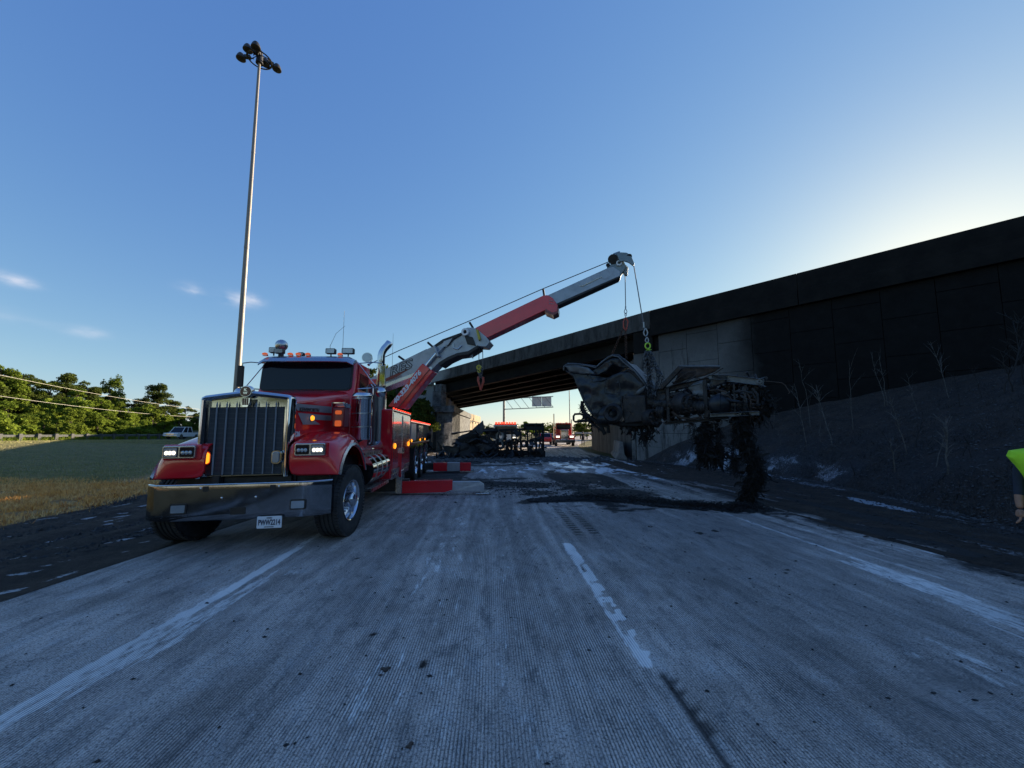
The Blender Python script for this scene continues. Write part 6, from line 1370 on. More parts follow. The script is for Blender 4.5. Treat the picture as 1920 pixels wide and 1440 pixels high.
for k, pts in enumerate([[(1246, 730), (1262, 722), (1285, 716), (1305, 705)], [(1345, 738), (1366, 742), (1374, 752), (1392, 754)], [(1388, 742), (1399, 748), (1400, 762), (1396, 772)], [(1402, 738), (1408, 750), (1407, 764)], [(1377, 735), (1395, 733), (1412, 738), (1418, 750)], [(1260, 772), (1275, 783), (1296, 786), (1316, 782)], [(1185, 770), (1200, 776), (1212, 790), (1218, 802)], [(1330, 733), (1345, 731), (1362, 735)], [(1410, 728), (1420, 740), (1421, 760)]]):
    wtube([(x, y, -.08) for x, y in pts], .018 + .006 * (k % 3), 'bent_pipe', 'brownburnt' if k % 2 else 'burnt', n=7)
mb = MB()   # coil spring at the rear
mb.tube([wk(1412, 745, -.05) + UP * (-.012 * k) + (WA * math.cos(k * .9) + WB * math.sin(k * .9)) * .06 for k in range(34)], .014, 6); mb.build('coil_spring', M['brownburnt'], wr, 0, **KX)
# random charred machinery between the rails (too small to pick apart)
rs = random.Random(5); mb = MB()
for i in range(420):
    px = rs.uniform(1205, 1425); lo_, hi_ = (738 - (px - 1205) * .16, 795 - (px - 1205) * .09); py = rs.uniform(lo_, hi_); c = wk(px, py, rs.uniform(-.02, .55))
    d = Vector((rs.gauss(0, 1), rs.gauss(0, 1), rs.gauss(0, 1))).normalized(); L = rs.uniform(.04, .26)
    if rs.random() < .5: mb.cyl(c, c + d * L, rs.uniform(.008, .045), n=7)
    else: e = d.orthogonal().normalized(); mb.box(c, (L, L * rs.uniform(.2, .7), L * rs.uniform(.1, .5)), (d, e, d.cross(e)))
tag(mb.build('charred_machinery', M['burnt'], wr, 0, **KX), kind='stuff')
mb = MB()
for i in range(130):
    px = rs.uniform(1170, 1425); py = rs.uniform(745, 790); c = wk(px, py, rs.uniform(-.12, .1)); pts = [c]
    for k in range(6): pts.append(pts[-1] + Vector((rs.gauss(0, .05), rs.gauss(0, .04), rs.gauss(-.02, .05))))
    mb.tube(pts, .006, 4, cap=False)
tag(mb.build('burnt_wiring', M['brownburnt'], wr, 0, **KX), kind='stuff')
# perforated bar and sheet sticking up behind
mb = MB(); A_, B_ = wk(1239, 728, -.05), wk(1276, 689, -.05); mb.beam(A_, B_, .10, .11); fb = mb.build('ladder_bar', M['burnt'], wr, .01, **KX)
for k in range(7): q = A_.lerp(B_, .1 + k * .13); m2 = MB(); m2.cyl(q - WB * .051, q - WB * .056, .022, n=10); m2.build('bar_hole', M['brownburnt'], fb, 0, **KX)
crumple([(1272, 686), (1312, 686), (1351, 686), (1350, 690), (1340, 698), (1322, 705), (1300, 709), (1285, 713), (1262, 722), (1270, 706)], .10, .015, .08, 'deck_plate', 'brownburnt', wr, 4, 31)
wtube([(1274, 687, .0), (1312, 687, .0), (1350, 687, .0)], .022, 'deck_plate_edge', 'ashmetal')
wtube([(1262, 718, .0), (1280, 704, .0), (1292, 697, .0), (1304, 697, .0), (1300, 704, -.02)], .016, 'bent_strip', 'brownburnt'); wtube([(1300, 706, .0), (1315, 711, 0), (1340, 700, 0), (1356, 690, 0)], .012, 'bent_strip', 'brownburnt')
wtube([(1396, 706, 0), (1432, 714.5, 0), (1450, 716, 0), (1466, 718, 0), (1472, 722, 0), (1477, 730, 0), (1481, 736, 0), (1478, 738, 0)], .010, 'dangling_rod', 'brownburnt')
wtube([(1176, 796, -.05), (1184, 812, -.05), (1189, 822, -.05), (1183, 826, -.05)], .014, 'dangling_cable', 'char')
# tangles: tyre cords, wiring and cloth burnt to strings
def tangle(name, spine, nstr, spread, seg_len, seed, r0=.006, parent=wr, lumps=0, m='char'):
    """spine: list of (px, py, off, radius)"""
    rs = np.random.RandomState(seed); sp = [wk(a, b, c) for a, b, c, d in spine]; rad = [d for a, b, c, d in spine]; ph_ = seed * 1.7; mb = MB(); n = len(sp)
    for i in range(nstr):
        f = rs.uniform(0, n - 1.001); k = int(f); fr = f - k; c = sp[k].lerp(sp[k + 1], fr); rr_ = (rad[k] * (1 - fr) + rad[k + 1] * fr) * (.66 + .5 * math.sin(f * 5 + ph_) * math.sin(f * 2.3 + ph_))
        d = Vector(rs.normal(size=3)); d.normalize(); p = c + d * rr_ * rs.uniform(.1, 1.0) ** .6; pts = [p]; v = (sp[k + 1] - sp[k]).normalized() * .6 + Vector(rs.normal(size=3)) * .5
        for s_ in range(5):
            v = v * .75 + Vector(rs.normal(size=3)) * .38 + Vector((0, 0, -.12)); q = pts[-1] + v.normalized() * seg_len; q += (c - q) * .10; q.z = max(q.z, .01); pts.append(q)
        mb.tube(pts, r0 * rs.uniform(.5, 1.8), 3, cap=False)
    for i in range(lumps):
        f = rs.uniform(0, n - 1.001); k = int(f); fr = f - k; c = sp[k].lerp(sp[k + 1], fr); rr_ = rad[k] * (1 - fr) + rad[k + 1] * fr
        c = c + Vector(rs.normal(size=3)) * rr_ * .30; c.z = max(c.z, rr_ * .3); a_, b_ = rs.uniform(.2, .5) * rr_, rs.randint(0, 999)
        L_ = rs.uniform(.12, .42); w_ = rs.uniform(.012, .05) * (1 + rr_ * 2); dr = Vector((rs.normal() * .45, rs.normal() * .45, -1)).normalized(); sd_ = dr.cross(Vector(rs.normal(size=3))).normalized(); p0_ = c; rows = []
        for q_ in range(6):
            sd_ = (sd_ + Vector(rs.normal(size=3)) * .45).normalized(); dr = (dr + Vector(rs.normal(size=3)) * .35).normalized(); ww = w_ * rs.uniform(.5, 1.2) * (1 - .1 * q_); p0_.z = max(p0_.z, .012)
            rows.append([p0_ - sd_ * ww, p0_ + dr.cross(sd_) * ww * .5, p0_ + sd_ * ww]); p0_ = p0_ + dr * L_ / 5
        m2 = MB(); m2.loft(rows, smooth=False, cap=False, closed=False); mb.add(m2.v, m2.f, False)
    o = mb.build(name, M[m], parent, 0, fixn=False, **KX); tag(o, kind='stuff'); return o
tangle('hanging_cord_tangle', [(1392, 762, 0, .20), (1394, 800, -.02, .24), (1397, 830, -.04, .20), (1413, 862, -.06, .25), (1420, 885, -.07, .24), (1408, 912, -.07, .16), (1400, 935, -.06, .14), (1402, 952, -.05, .20)], 3000, .2, .06, 41, .0042, lumps=320)
tangle('hanging_cord_tangle', [(1382, 790, .05, .10), (1374, 850, .02, .10), (1380, 885, 0, .08)], 260, .1, .06, 48, .004)
tangle('hanging_charred_block', [(1324, 792, 0, .15), (1322, 812, 0, .16), (1318, 832, 0, .19), (1330, 846, 0, .25), (1320, 856, 0, .2)], 1700, .15, .05, 42, .0042, lumps=220)
tangle('hanging_charred_block', [(1348, 836, 0, .10), (1350, 852, 0, .13), (1344, 862, 0, .05)], 420, .1, .04, 43, .004, lumps=60); tangle('hanging_charred_block', [(1340, 792, 0, .04), (1352, 815, 0, .05), (1346, 832, 0, .05)], 120, .1, .05, 53, .004, lumps=4)
tangle('hanging_charred_block', [(1304, 792, 0, .03), (1301, 815, 0, .035), (1308, 828, 0, .05), (1310, 868, 0, .03)], 110, .1, .05, 54, .004, lumps=3)
tangle('hanging_hub_remains', [(1226, 795, 0, .08), (1218, 804, 0, .11), (1208, 814, 0, .07), (1207, 819, 0, .06)], 160, .1, .03, 44, .004, lumps=60)
tangle('rear_charred_coil', [(1418, 730, .1, .12), (1432, 745, .1, .18), (1436, 765, .1, .16), (1420, 780, .05, .12)], 700, .1, .05, 45, .005, lumps=120)
tangle('cab_front_tangle', [(1092, 758, .2, .05), (1094, 770, .2, .08), (1104, 782, .2, .08), (1122, 792, .2, .10)], 260, .1, .04, 46, .004, lumps=40)
tangle('under_cab_tangle', [(1165, 792, .1, .08), (1190, 797, .1, .08), (1216, 797, .1, .10)], 260, .1, .04, 47, .005, lumps=60)
# drag trail of burnt strings on the road, behind the hanging cords
mb = MB(); rs = np.random.RandomState(61); tr3 = [Vector((a, b, .02)) for a, b in trail]
for i in range(1500):
    f = rs.uniform(1.2, len(tr3) - 1.001) if i % 3 else rs.uniform(4, len(tr3) - 1.001); k = int(f); c = tr3[k].lerp(tr3[k + 1], f - k) + Vector((rs.normal() * .10, rs.normal() * .09, 0)); c.z = .02 + abs(rs.normal()) * .035; pts = [c]; v = Vector((rs.normal(), rs.normal() * .6, 0))
    for s_ in range(4): v = v + Vector((rs.normal() * .5, rs.normal() * .5, rs.normal() * .35)); q = pts[-1] + v.normalized() * .05; q.z = max(.01, min(q.z, .13)); pts.append(q)
    mb.tube(pts, .005, 3, cap=False)
tag(mb.build('dragged_cord_trail', M['char'], None, 0, fixn=False), 'matted black strings of burnt cord trailing over the road from the hanging wreck', 'debris', kind='stuff')

# ---- rigging (its own things)
q0 = bp(1172, 515); q1 = on_plane(1173, 574, q0, (0, 1, 0))
rg = tag(empty('left_rigging', (q1.x, q1.y, q1.z)), 'straight steel cable with thimble, rusty hooks and two chains down to the wreck cab roof', 'rigging')
mb = MB(); mb.tube([q0, q1], .011, 6); mb.build('steel_cable', M['wire'], rg, 0, **KX)
def ov(c, w, h, r, m, name, par, nrm=Vector((0, -1, 0)), pinch=.0):
    sx = Vector((1, 0, 0)); ring = []
    for t_ in np.linspace(0, 2 * math.pi, 17): ring.append(c + sx * math.sin(t_) * w * (1 - pinch * (math.cos(t_) > 0) * abs(math.cos(t_))) + UP * math.cos(t_) * h)
    mb = MB(); mb.tube(ring, r, 6, cap=False); return mb.build(name, M[m], par, 0, **KX)
pz = lambda px, py: on_plane(px, py, q0, (0, 1, 0))
ov(pz(1173, 583.5), .035, .075, .010, 'galv', 'thimble', rg, pinch=.7); ov(pz(1173, 590), .02, .045, .010, 'galv', 'shackle', rg); 
mb = MB(); mb.tube([pz(1173, 574), pz(1173, 578)], .018, 8); mb.build('swage', M['galv'], rg, 0, **KX)
for pts in ([(1173, 595), (1169, 603), (1169, 614), (1173, 620), (1176, 615)], [(1173, 595), (1177, 603), (1176, 612), (1172, 619), (1169, 612)], [(1174, 597), (1178, 603), (1177, 606)]): mb = MB(); mb.tube([pz(*p) for p in pts], .016, 7); mb.build('chain_hook', M['hookred'], rg, 0, **KX)
e1, e2 = wk(1146, 668, .15), wk(1174.5, 679, .2)
chain([pz(1168, 618), e1], .016, .065, M['rust'], 'chain', rg); chain([pz(1173, 618), e2], .016, .065, M['rust'], 'chain', rg)
for k in range(3): ov(pz(1172 + k * .8 - .8, 604 + k * 5), .022, .04, .010, 'rust', 'ring', rg)
q2 = bp(1188.5, 499); q3 = wk(1207, 611, -.02); rg2 = tag(empty('right_rigging', (q3.x, q3.y, q3.z)), 'slanting steel cable with shackles, lime-green hook and thick chain basket round the wreck frame', 'rigging')
mb = MB(); mb.tube([q2, q3], .013, 6); mb.build('steel_cable', M['wire'], rg2, 0, **KX); mb = MB(); mb.tube([q3 + UP * .1, q3 - UP * .05], .022, 8); mb.build('swage', M['galv'], rg2, 0, **KX)
pw = lambda px, py: wk(px, py, -.02)
ov(pw(1210.5, 623), .05, .10, .016, 'galv', 'thimble', rg2, pinch=.6); ov(pw(1213, 637.5), .038, .07, .016, 'galv', 'shackle', rg2, pinch=.6)
ov(pw(1214.5, 648.5), .065, .075, .018, 'hookgreen', 'green_hook', rg2); mb = MB(); mb.tube([pw(1216, 653), pw(1218, 658), pw(1221, 655)], .018, 6); mb.tube([pw(1216, 655), pw(1212, 658)], .018, 6); mb.build('hook_latch', M['hookgreen'], rg2, 0, **KX)
M['dirtychain'] = mat('sooty_steel_chain', (.085, .09, .10), .45, .7, var=.6, vs_=12)
for a, b in (((1214, 658), (1217, 744)), ((1211, 659), (1222, 744)), ((1219, 658), (1216, 700)), ((1216, 660), (1236, 700)), ((1220, 660), (1242, 706)), ((1212, 662), (1208, 688)), ((1238, 700), (1226, 740)), ((1230, 690), (1231, 722)), ((1217, 700), (1228, 744)), ((1242, 706), (1236, 728)), ((1209, 664), (1221, 676))):
    A_, B_ = wk(*a, -.08), wk(*b, -.08); m_ = A_.lerp(B_, .5) + Vector((random.uniform(-.05, .05), 0, 0)); chain([A_, m_, B_], .018, .065, M['dirtychain'], 'chain', rg2)
tangle('chain_tail', [(1214, 662, -.08, .05), (1219, 690, -.08, .08), (1220, 742, -.08, .08)], 130, .1, .05, 55, .006, parent=rg2, m='dirtychain')

# ================================================================= COLLAPSED BURNT WRECK ON THE ROAD
PY = 24.0
def pp(px, py, dy=0.0): return at(px, py, PY + dy)
cw = tag(empty('collapsed_wreck', pp(880, 850)), 'collapsed burnt wreckage under the left of the overpass, black sheets and dished tank', 'wreckage')
def sheet(pts, dy, amp, name, m, par, seed, thick=.04, depth=None):
    bm = bmesh.new(); vs_ = [bm.verts.new(pp(a, b, dy + (depth or 0) * (i % 2))) for i, (a, b) in enumerate(pts)]; f = bm.faces.new(vs_); bmesh.ops.triangulate(bm, faces=[f])
    for k in range(4): bmesh.ops.subdivide_edges(bm, edges=[e for e in bm.edges if e.calc_length() > .22], cuts=1, use_grid_fill=True)
    bmesh.ops.triangulate(bm, faces=bm.faces)
    for v in bm.verts:
        q = v.co * 1.1 + Vector((seed * 5.3, 0, 0)); v.co += Vector((mnoise.noise(q * 2 + Vector((1, 2, 3))) * .3, mnoise.noise(q) + .5 * mnoise.noise(q * 2.4), mnoise.noise(q * 2 + Vector((5, 2, 3))) * .3)) * amp; v.co.z = max(v.co.z, .005)
    me = bpy.data.meshes.new(name); bm.to_mesh(me); bm.free(); me.transform(WM[par.name].inverted()); me.materials.append(M[m])
    o = bpy.data.objects.new(name, me); col.objects.link(o); o.parent = par; WM[o.name] = WM[par.name]; sd = o.modifiers.new('thick', 'SOLIDIFY'); sd.thickness = thick; return o
sheet([(858, 820), (872, 814), (884, 807), (894, 799), (906, 788), (908, 800), (905, 812), (893, 820), (880, 828), (862, 832)], .6, .35, 'upturned_roof_sheet', 'burnt', cw, 1)
sheet([(854, 832), (866, 818), (890, 812), (920, 822), (935, 835), (930, 856), (895, 858), (858, 852)], 0, .5, 'crushed_cab', 'char', cw, 2, .15)
sheet([(852, 846), (858, 838), (868, 834), (880, 826), (896, 822), (912, 826), (924, 832), (931, 842), (926, 856), (890, 859), (856, 857)], -.5, .9, 'burnt_heap', 'char', cw, 8, .1)
sheet([(905, 806), (916, 800), (928, 804), (938, 812), (932, 826), (918, 822)], .3, .3, 'torn_panel', 'burnt', cw, 9)
sheet([(862, 836), (880, 826), (905, 830), (922, 838), (912, 848), (880, 850), (864, 846)], -.6, .35, 'crushed_door', 'burnt', cw, 3)
tk = MB(); n_ = 16
tk.loft([[pp(831, 833, -.5 + .1 * k).lerp(pp(860, 835, -.5 + .1 * k), f) - UP * (.62 * math.sin(math.pi * min(1, max(0, f)))**.5 if 0 < f < 1 else 0) for f in np.linspace(0, 1, n_)] for k in range(0, 14)], smooth=True, cap=False, closed=False)
o_ = tk.build('dished_tank', M['ashmetal'], cw, 0, **KX); sd = o_.modifiers.new('thick', 'SOLIDIFY'); sd.thickness = .05
sheet([(829, 836), (862, 837), (858, 854), (838, 852)], -.55, .12, 'tank_side', 'burntp', cw, 5)
for k, (a, b, r_) in enumerate([((850, 812), (886, 807), .045), ((846, 813), (858, 812), .06), ((890, 806), (899, 816), .05), ((905, 808), (935, 806), .06), ((893, 813), (902, 822), .04), ((820, 826), (832, 850), .05), ((826, 835), (835, 856), .04), ((884, 824), (930, 828), .05)]):
    mb = MB(); mb.tube([pp(*a, -.3), pp((a[0] + b[0]) / 2, (a[1] + b[1]) / 2 + .6, -.2), pp(*b, .1)], r_, 7); mb.build('bent_tube', M['burnt'], cw, 0, **KX)
tf = tag(empty('burnt_trailer_frame', pp(975, 850)), 'burnt semitrailer chassis tipped on its side, frames and wheels standing up on the road', 'wreckage')
def bar(a, b, w_, name='frame_bar', m='char', dy=0.0, dy2=None):
    mb = MB(); mb.beam(pp(*a, dy), pp(*b, dy if dy2 is None else dy2), w_, w_ * 1.3, up=(0, 1, 0)); return mb.build(name, M[m], tf, 0, **KX)
for i, (a, b, w_) in enumerate([((1018, 793), (1018.5, 856), .13), ((1004, 794), (1006, 850), .12), ((989, 808), (990, 845), .10), ((975, 806), (977, 848), .12), ((960, 808), (960, 848), .10), ((947, 806), (950, 850), .11), ((932, 806), (930, 850), .12), ((1011, 800), (1012, 848), .07), ((997, 812), (998, 846), .06), ((968, 812), (966, 840), .06)]): bar(a, b, w_, dy=random.uniform(-.4, .6))
for a, b, w_ in (((924, 807), (1020, 803), .14), ((935, 830), (1018, 826), .10), ((905, 806), (930, 808), .10), ((984, 795), (1018, 795), .10), ((984, 801), (1016, 801), .08), ((984, 795), (984, 806), .14), ((925, 848), (1022, 850), .30)): bar(a, b, w_, 'cross_beam')
MB().prism([pp(a, b, .1) for a, b in ((985, 795), (1016, 794), (1016, 806), (986, 807))], (0, .15, 0)).build('headboard', M['char'], tf, 0, **KX)
MB().prism([pp(a, b, -.3) for a, b in ((1000, 848), (1012, 843), (1021, 846), (1023, 857), (1002, 859))], (0, 1.2, 0)).build('end_block', M['char'], tf, .04, **KX)
for (x, y), r_ in (((939, 818), .30), ((938, 834), .28), ((965, 828), .22), ((982, 832), .24), ((999, 828), .22), ((955, 840), .2), ((912, 822), .24)):
    mb = MB(); mb.lathe([(r_ * .6, -.12), (r_, -.12), (r_ * 1.05, 0), (r_, .12), (r_ * .6, .12)], pp(x, y, .1), (.5, 1, 0), 18, True); mb.build('burnt_wheel', M['brownburnt'] if r_ < .25 else M['ashmetal'], tf, 0, **KX)
def ptangle(name, par, x0, x1, y0, y1, n, seed, d0=-.8, d1=.8, m='char'):
    rs = np.random.RandomState(seed); mb = MB()
    for i in range(n):
        p = pp(rs.uniform(x0, x1), rs.uniform(y0, y1), rs.uniform(d0, d1)); L = rs.uniform(.08, .5); d = Vector(rs.normal(size=3)); d.normalize()
        if rs.rand() < .7: mb.cyl(p, p + d * L, rs.uniform(.012, .05), n=6)
        else: e = d.orthogonal().normalized(); mb.box(p, (L, L * rs.uniform(.2, .8), L * rs.uniform(.05, .3)), (d, e, d.cross(e)))
    for v in mb.v: v.z = max(v.z, .004)
    tag(mb.build(name, M[m], par, 0, fixn=False, **KX), kind='stuff')
ptangle('charred_scrap', tf, 924, 1020, 812, 850, 60, 71, m='burnt'); ptangle('charred_scrap', tf, 928, 1018, 842, 858, 120, 72); ptangle('charred_scrap', cw, 850, 935, 826, 858, 90, 73, m='burnt'); ptangle('charred_scrap', cw, 818, 960, 852, 864, 160, 74, -1.4, .6, m='burntp'); ptangle('charred_scrap', cw, 815, 1000, 858, 866, 130, 75, -1.6, 0, m='burnt')
# ================================================================= VEHICLES FAR AWAY
def vehicle_empty(name, px, Y, yaw, label, cat, z=None):
    p = at(px, 800, Y); zz = float(ter(p.x, p.y)) if z is None else z
    return tag(empty(name, (p.x, p.y, zz), yaw), label, cat)
def fwheel(par, x, y, r, w, s=1):
    mb = MB(); mb.lathe([(r * .55, -w / 2), (r * .95, -w / 2), (r, -w / 2 + .03), (r, w / 2 - .03), (r * .95, w / 2), (r * .55, w / 2)], (x, y, r), (1, 0, 0), 20, True); o = mb.build('wheel', M['rubber'], par)
    m2 = MB(); m2.cyl((x - w * .3, y, r), (x + s * w * .48, y, r), r * .56, n=16); m2.build('rim', M['alu'], o)
M['redfar'] = mat('orange_red_truck_paint', (.50, .025, .015), .3, coat=.6, dirt=.2); M['whitecar'] = mat('white_car_paint', (.72, .73, .74), .25, coat=.6, var=.04); M['tanload'] = mat('tan_load', (.42, .33, .20), .7, var=.4, vs_=2)
# local axes: x right, y backwards, z up, origin under the nose
def semi(px, Y, yaw, label):
    e = vehicle_empty('semi_truck', px, Y, yaw, label, 'truck', 0)
    MB().b2(-1.22, 1.22, -.1, .12, .42, .80).build('bumper', M['dullchrome'], e, .04)
    MB().b2(-.50, .50, .25, 2.3, .85, 2.02).build('hood', M['redfar'], e, .06)
    g = MB().b2(-.47, .47, .17, .25, .88, 1.98).build('grille', M['chrome'], e, .02)
    for k in range(9): MB().b2(-.42 + k * .105 - .02, -.42 + k * .105 + .02, .14, .17, .95, 1.9).build('grille_bar', M['frame'], g)
    for s in (-1, 1):
        mb = MB(); mb.loft([[(s * .5, y, z0), (s * 1.2, y, z0), (s * 1.2, y, z1), (s * .5, y, z1)] for y, z0, z1 in ((.2, .75, 1.25), (.6, 1.0, 1.4), (1.2, 1.1, 1.42), (1.8, .95, 1.25), (2.1, .7, .9))], smooth=False); mb.build('fender', M['redfar'], e, .04)
        MB().b2(s * .62, s * 1.05, .15, .22, 1.05, 1.25).build('headlight', M['headlit'], e, .02)
        MB().cyl((s * 1.15, 4.0, 1.0), (s * 1.15, 4.0, 4.15 if s < 0 else 3.4), .085, n=12).build('exhaust_stack', M['chrome'], e)
        MB().b2(s * 1.3, s * 1.42, 2.3, 2.4, 2.0, 2.6).build('mirror', M['chrome'], e)
        MB().cyl((s * 1.0, 2.6, .8), (s * 1.0, 3.8, .8), .28, n=16).build('fuel_tank', M['chrome'], e)
        fwheel(e, s * 1.05, 1.1, .52, .32, s)
        for y in (7.2, 8.5): fwheel(e, s * 1.0, y, .52, .5, s)
    MB().b2(-1.0, 1.0, 2.3, 4.0, .9, 2.05).build('cab', M['redfar'], e, .05); MB().b2(-.98, .98, 2.5, 4.0, 2.05, 2.85).build('cab_top', M['redfar'], e, .08)
    ws = MB().prism([(x, 2.36 + (z - 2.05) * .18, z) for x, z in rr(0, 2.42, .92, .30, .06)], (0, .06, 0)).build('windshield', M['glass'], e)
    MB().b2(-1.0, 1.0, 2.15, 2.6, 2.78, 2.88).build('sun_visor', M['redfar'], e, .03)
    for k in range(5): MB().sphere((-.7 + k * .35, 2.45, 2.92), .045, 8, 6).build('roof_lamp', M['orange'], e)
    MB().b2(-.9, .9, 4.2, 9.8, .9, 1.3).build('deck', M['frame'], e)
    for k in range(4): MB().b2(.6, 1.15, 4.5 + k * 1.3, 5.5 + k * 1.3, 1.3, 2.1 + .35 * (k % 2)).build('tool_box', M['tanload'] if k % 2 else M['redfar'], e, .03)
    MB().beam((.4, 5.0, 2.2), (.9, 9.5, 3.0), .35, .4).build('boom', M['tanload'], e); MB().b2(.9, 1.3, 9.0, 9.8, .6, 1.6).build('rear_box', M['redfar'], e)
    return e
semi(1059, 47, R(-4), 'red semi truck facing the camera beyond the overpass, chrome grille in the sun')
def car(px, Y, yaw, label, name, cat, paint, L=4.6, W=1.85, H=1.7, roof=None, pickup=False, z=None):
    e = vehicle_empty(name, px, Y, yaw, label, cat, z); hw = W / 2
    pr = [(-.0, .35), (-.02, .75), (.10, .98), (L * .24, 1.08), (L, 1.08), (L, .40)] if pickup else [(0, .35), (0, .7), (.15, .92), (L * .25, 1.02), (L * .97, 1.05), (L, .8), (L, .38)]
    MB().loft([[(x, y, z_ + (0 if abs(x) < hw else -.0)) for y, z_ in pr] for x in (-hw, -hw + .08, hw - .08, hw)], smooth=False).build('body', paint, e, .05)
    y0, y1, y2, y3 = (L * .22, L * .36, L * .62, L * .64) if pickup else (L * .24, L * .40, L * .86, L * .97)
    MB().loft([[(sx * (hw - .06 - (.14 if z_ > 1.2 else 0)), y, z_) for sx, y, z_ in ((-1, a, zb_), (-1, b, zb_), (1, b, zb_), (1, a, zb_))] for a, b, zb_ in ((y0, y3, 1.02), (y1, y2, H))], smooth=False).build('greenhouse', M['glass'], e, .05)
    MB().b2(-hw + .18, hw - .18, y1 - .05, y2 + .05, H - .02, H + .05).build('roof', roof or paint, e, .04)
    for s in (-1, 1):
        MB().beam((s * (hw - .07), y0, 1.03), (s * (hw - .2), y1, H), .07, .07).build('pillar', paint, e); MB().beam((s * (hw - .07), (y0 + y3) / 2, 1.03), (s * (hw - .2), (y1 + y2) / 2, H), .09, .07).build('pillar', paint, e); MB().beam((s * (hw - .07), y3, 1.03), (s * (hw - .2), y2, H), .12, .07).build('pillar', paint, e)
        for y in (L * .18, L * .80): fwheel(e, s * (hw - .12), y, .40 if pickup else .34, .26, s)
        MB().b2(s * (hw - .45), s * (hw - .05), -.04, .02, .72, .90).build('headlight', M['lens_off'], e, .02); MB().b2(s * (hw - .3), s * (hw - .02), L - .01, L + .02, .7, .98).build('tail_light', M['redfar'], e, .02)
        MB().b2(s * hw, s * (hw + .18), y0 + .1, y0 + .2, 1.08, 1.28).build('mirror', M['black'], e, .02)
    MB().b2(-hw + .45, hw - .45, -.05, 0, .55, .92).build('grille', M['chrome'] if pickup else M['black'], e, .02); MB().b2(-hw + .02, hw - .02, -.10, .03, .38, .58).build('bumper', M['chrome'] if pickup else paint, e, .04)
    if pickup: MB().b2(-hw + .12, hw - .12, L * .66, L - .08, 1.05, 1.10).build('truck_bed', M['black'], e)
    return e
car(1022, 58, R(176), 'small red hatchback with pale roof beyond the overpass, left of the semi truck', 'red_hatchback', 'car', M['redfar'], 4.2, 1.75, 1.55, M['whitecar'], z=0)
car(1037, 72, R(-10), 'small white car just left of the far semi truck', 'white_car', 'car', M['whitecar'], 4.4, 1.8, 1.5, z=0)
pk = car(320, 63, R(8), 'white crew-cab pickup truck parked at the end of the left guardrail', 'pickup_truck', 'pickup truck', M['whitecar'], 5.9, 2.05, 1.95, pickup=True)
# rescue truck behind the tipped trailer
e = vehicle_empty('rescue_truck', 948, 36, 0, 'rescue truck with a glowing red beacon bar behind the tipped trailer frame', 'truck', 0)
MB().b2(-1.15, 1.15, 0, 2.2, .9, 2.35).build('cab', M['whitecar'], e, .08); MB().prism([(x, -.02, z) for x, z in rr(0, 1.85, 1.0, .38, .08)], (0, .03, 0)).build('windshield', M['glass'], e)
MB().b2(-1.2, 1.2, 2.3, 7.5, .7, 2.3).build('body', M['tanload'], e, .03); MB().b2(-1.2, 1.2, -.15, .1, .45, .85).build('bumper', M['chrome'], e, .03)
lb = MB().b2(-1.05, 1.05, .5, .85, 2.36, 2.46).build('beacon_bar', M['black'], e, .02)
for k in range(8): MB().b2(-1.0 + k * .255, -.80 + k * .255, .45, .9, 2.42, 2.62).build('beacon_lamp', M['redled'], lb, .02)
for s in (-1, 1):
    fwheel(e, s * 1.0, 1.0, .5, .3, s); fwheel(e, s * 1.0, 5.5, .5, .4, s); MB().b2(s * .6, s * 1.0, -.04, 0, 1.0, 1.2).build('headlight', M['headlit'], e, .02)

# ================================================================= PEOPLE
M['skin'] = mat('skin', (.32, .17, .11), .5, var=.1, vs_=8); M['vest'] = mat('lime_safety_vest', (.45, .82, .02), .75, var=.12, vs_=10, bump=.4, bs=50); M['navyshirt'] = mat('dark_navy_shirt', (.020, .028, .045), .85, var=.3, vs_=8, bump=.3, bs=60)
M['jeans'] = mat('dark_work_trousers', (.02, .024, .034), .85, var=.3); M['boots'] = mat('work_boots', (.03, .02, .014), .6); M['hair'] = mat('dark_hair', (.02, .013, .008), .6, bump=.5, bs=80); M['vorange'] = mat('orange_vest_trim', (.85, .14, .02), .6, var=.05); M['vsilver'] = mat('silver_vest_stripe', (.45, .46, .47), .35, .3, var=.05)
def skin_chain(name, verts, edges, radii, mat_, parent, sub=2, root=0):
    me = bpy.data.meshes.new(name); me.from_pydata([tuple(v) for v in verts], edges, []); me.materials.append(mat_)
    o = bpy.data.objects.new(name, me); col.objects.link(o); o.parent = parent
    m = o.modifiers.new('skin', 'SKIN'); m.use_smooth_shade = True; sv = me.skin_vertices[0].data
    for i, r_ in enumerate(radii): sv[i].radius = r_ if isinstance(r_, tuple) else (r_, r_)
    for i in range(len(verts)): sv[i].use_root = (i == root)
    s = o.modifiers.new('sub', 'SUBSURF'); s.levels = s.render_levels = sub
    dg = bpy.context.evaluated_depsgraph_get(); dg.update(); ev = bpy.data.meshes.new_from_object(o.evaluated_get(dg)); o.modifiers.clear(); o.data = ev; ev.name = name
    if not ev.materials: ev.materials.append(mat_)
    WM[o.name] = WM[parent.name]; return o
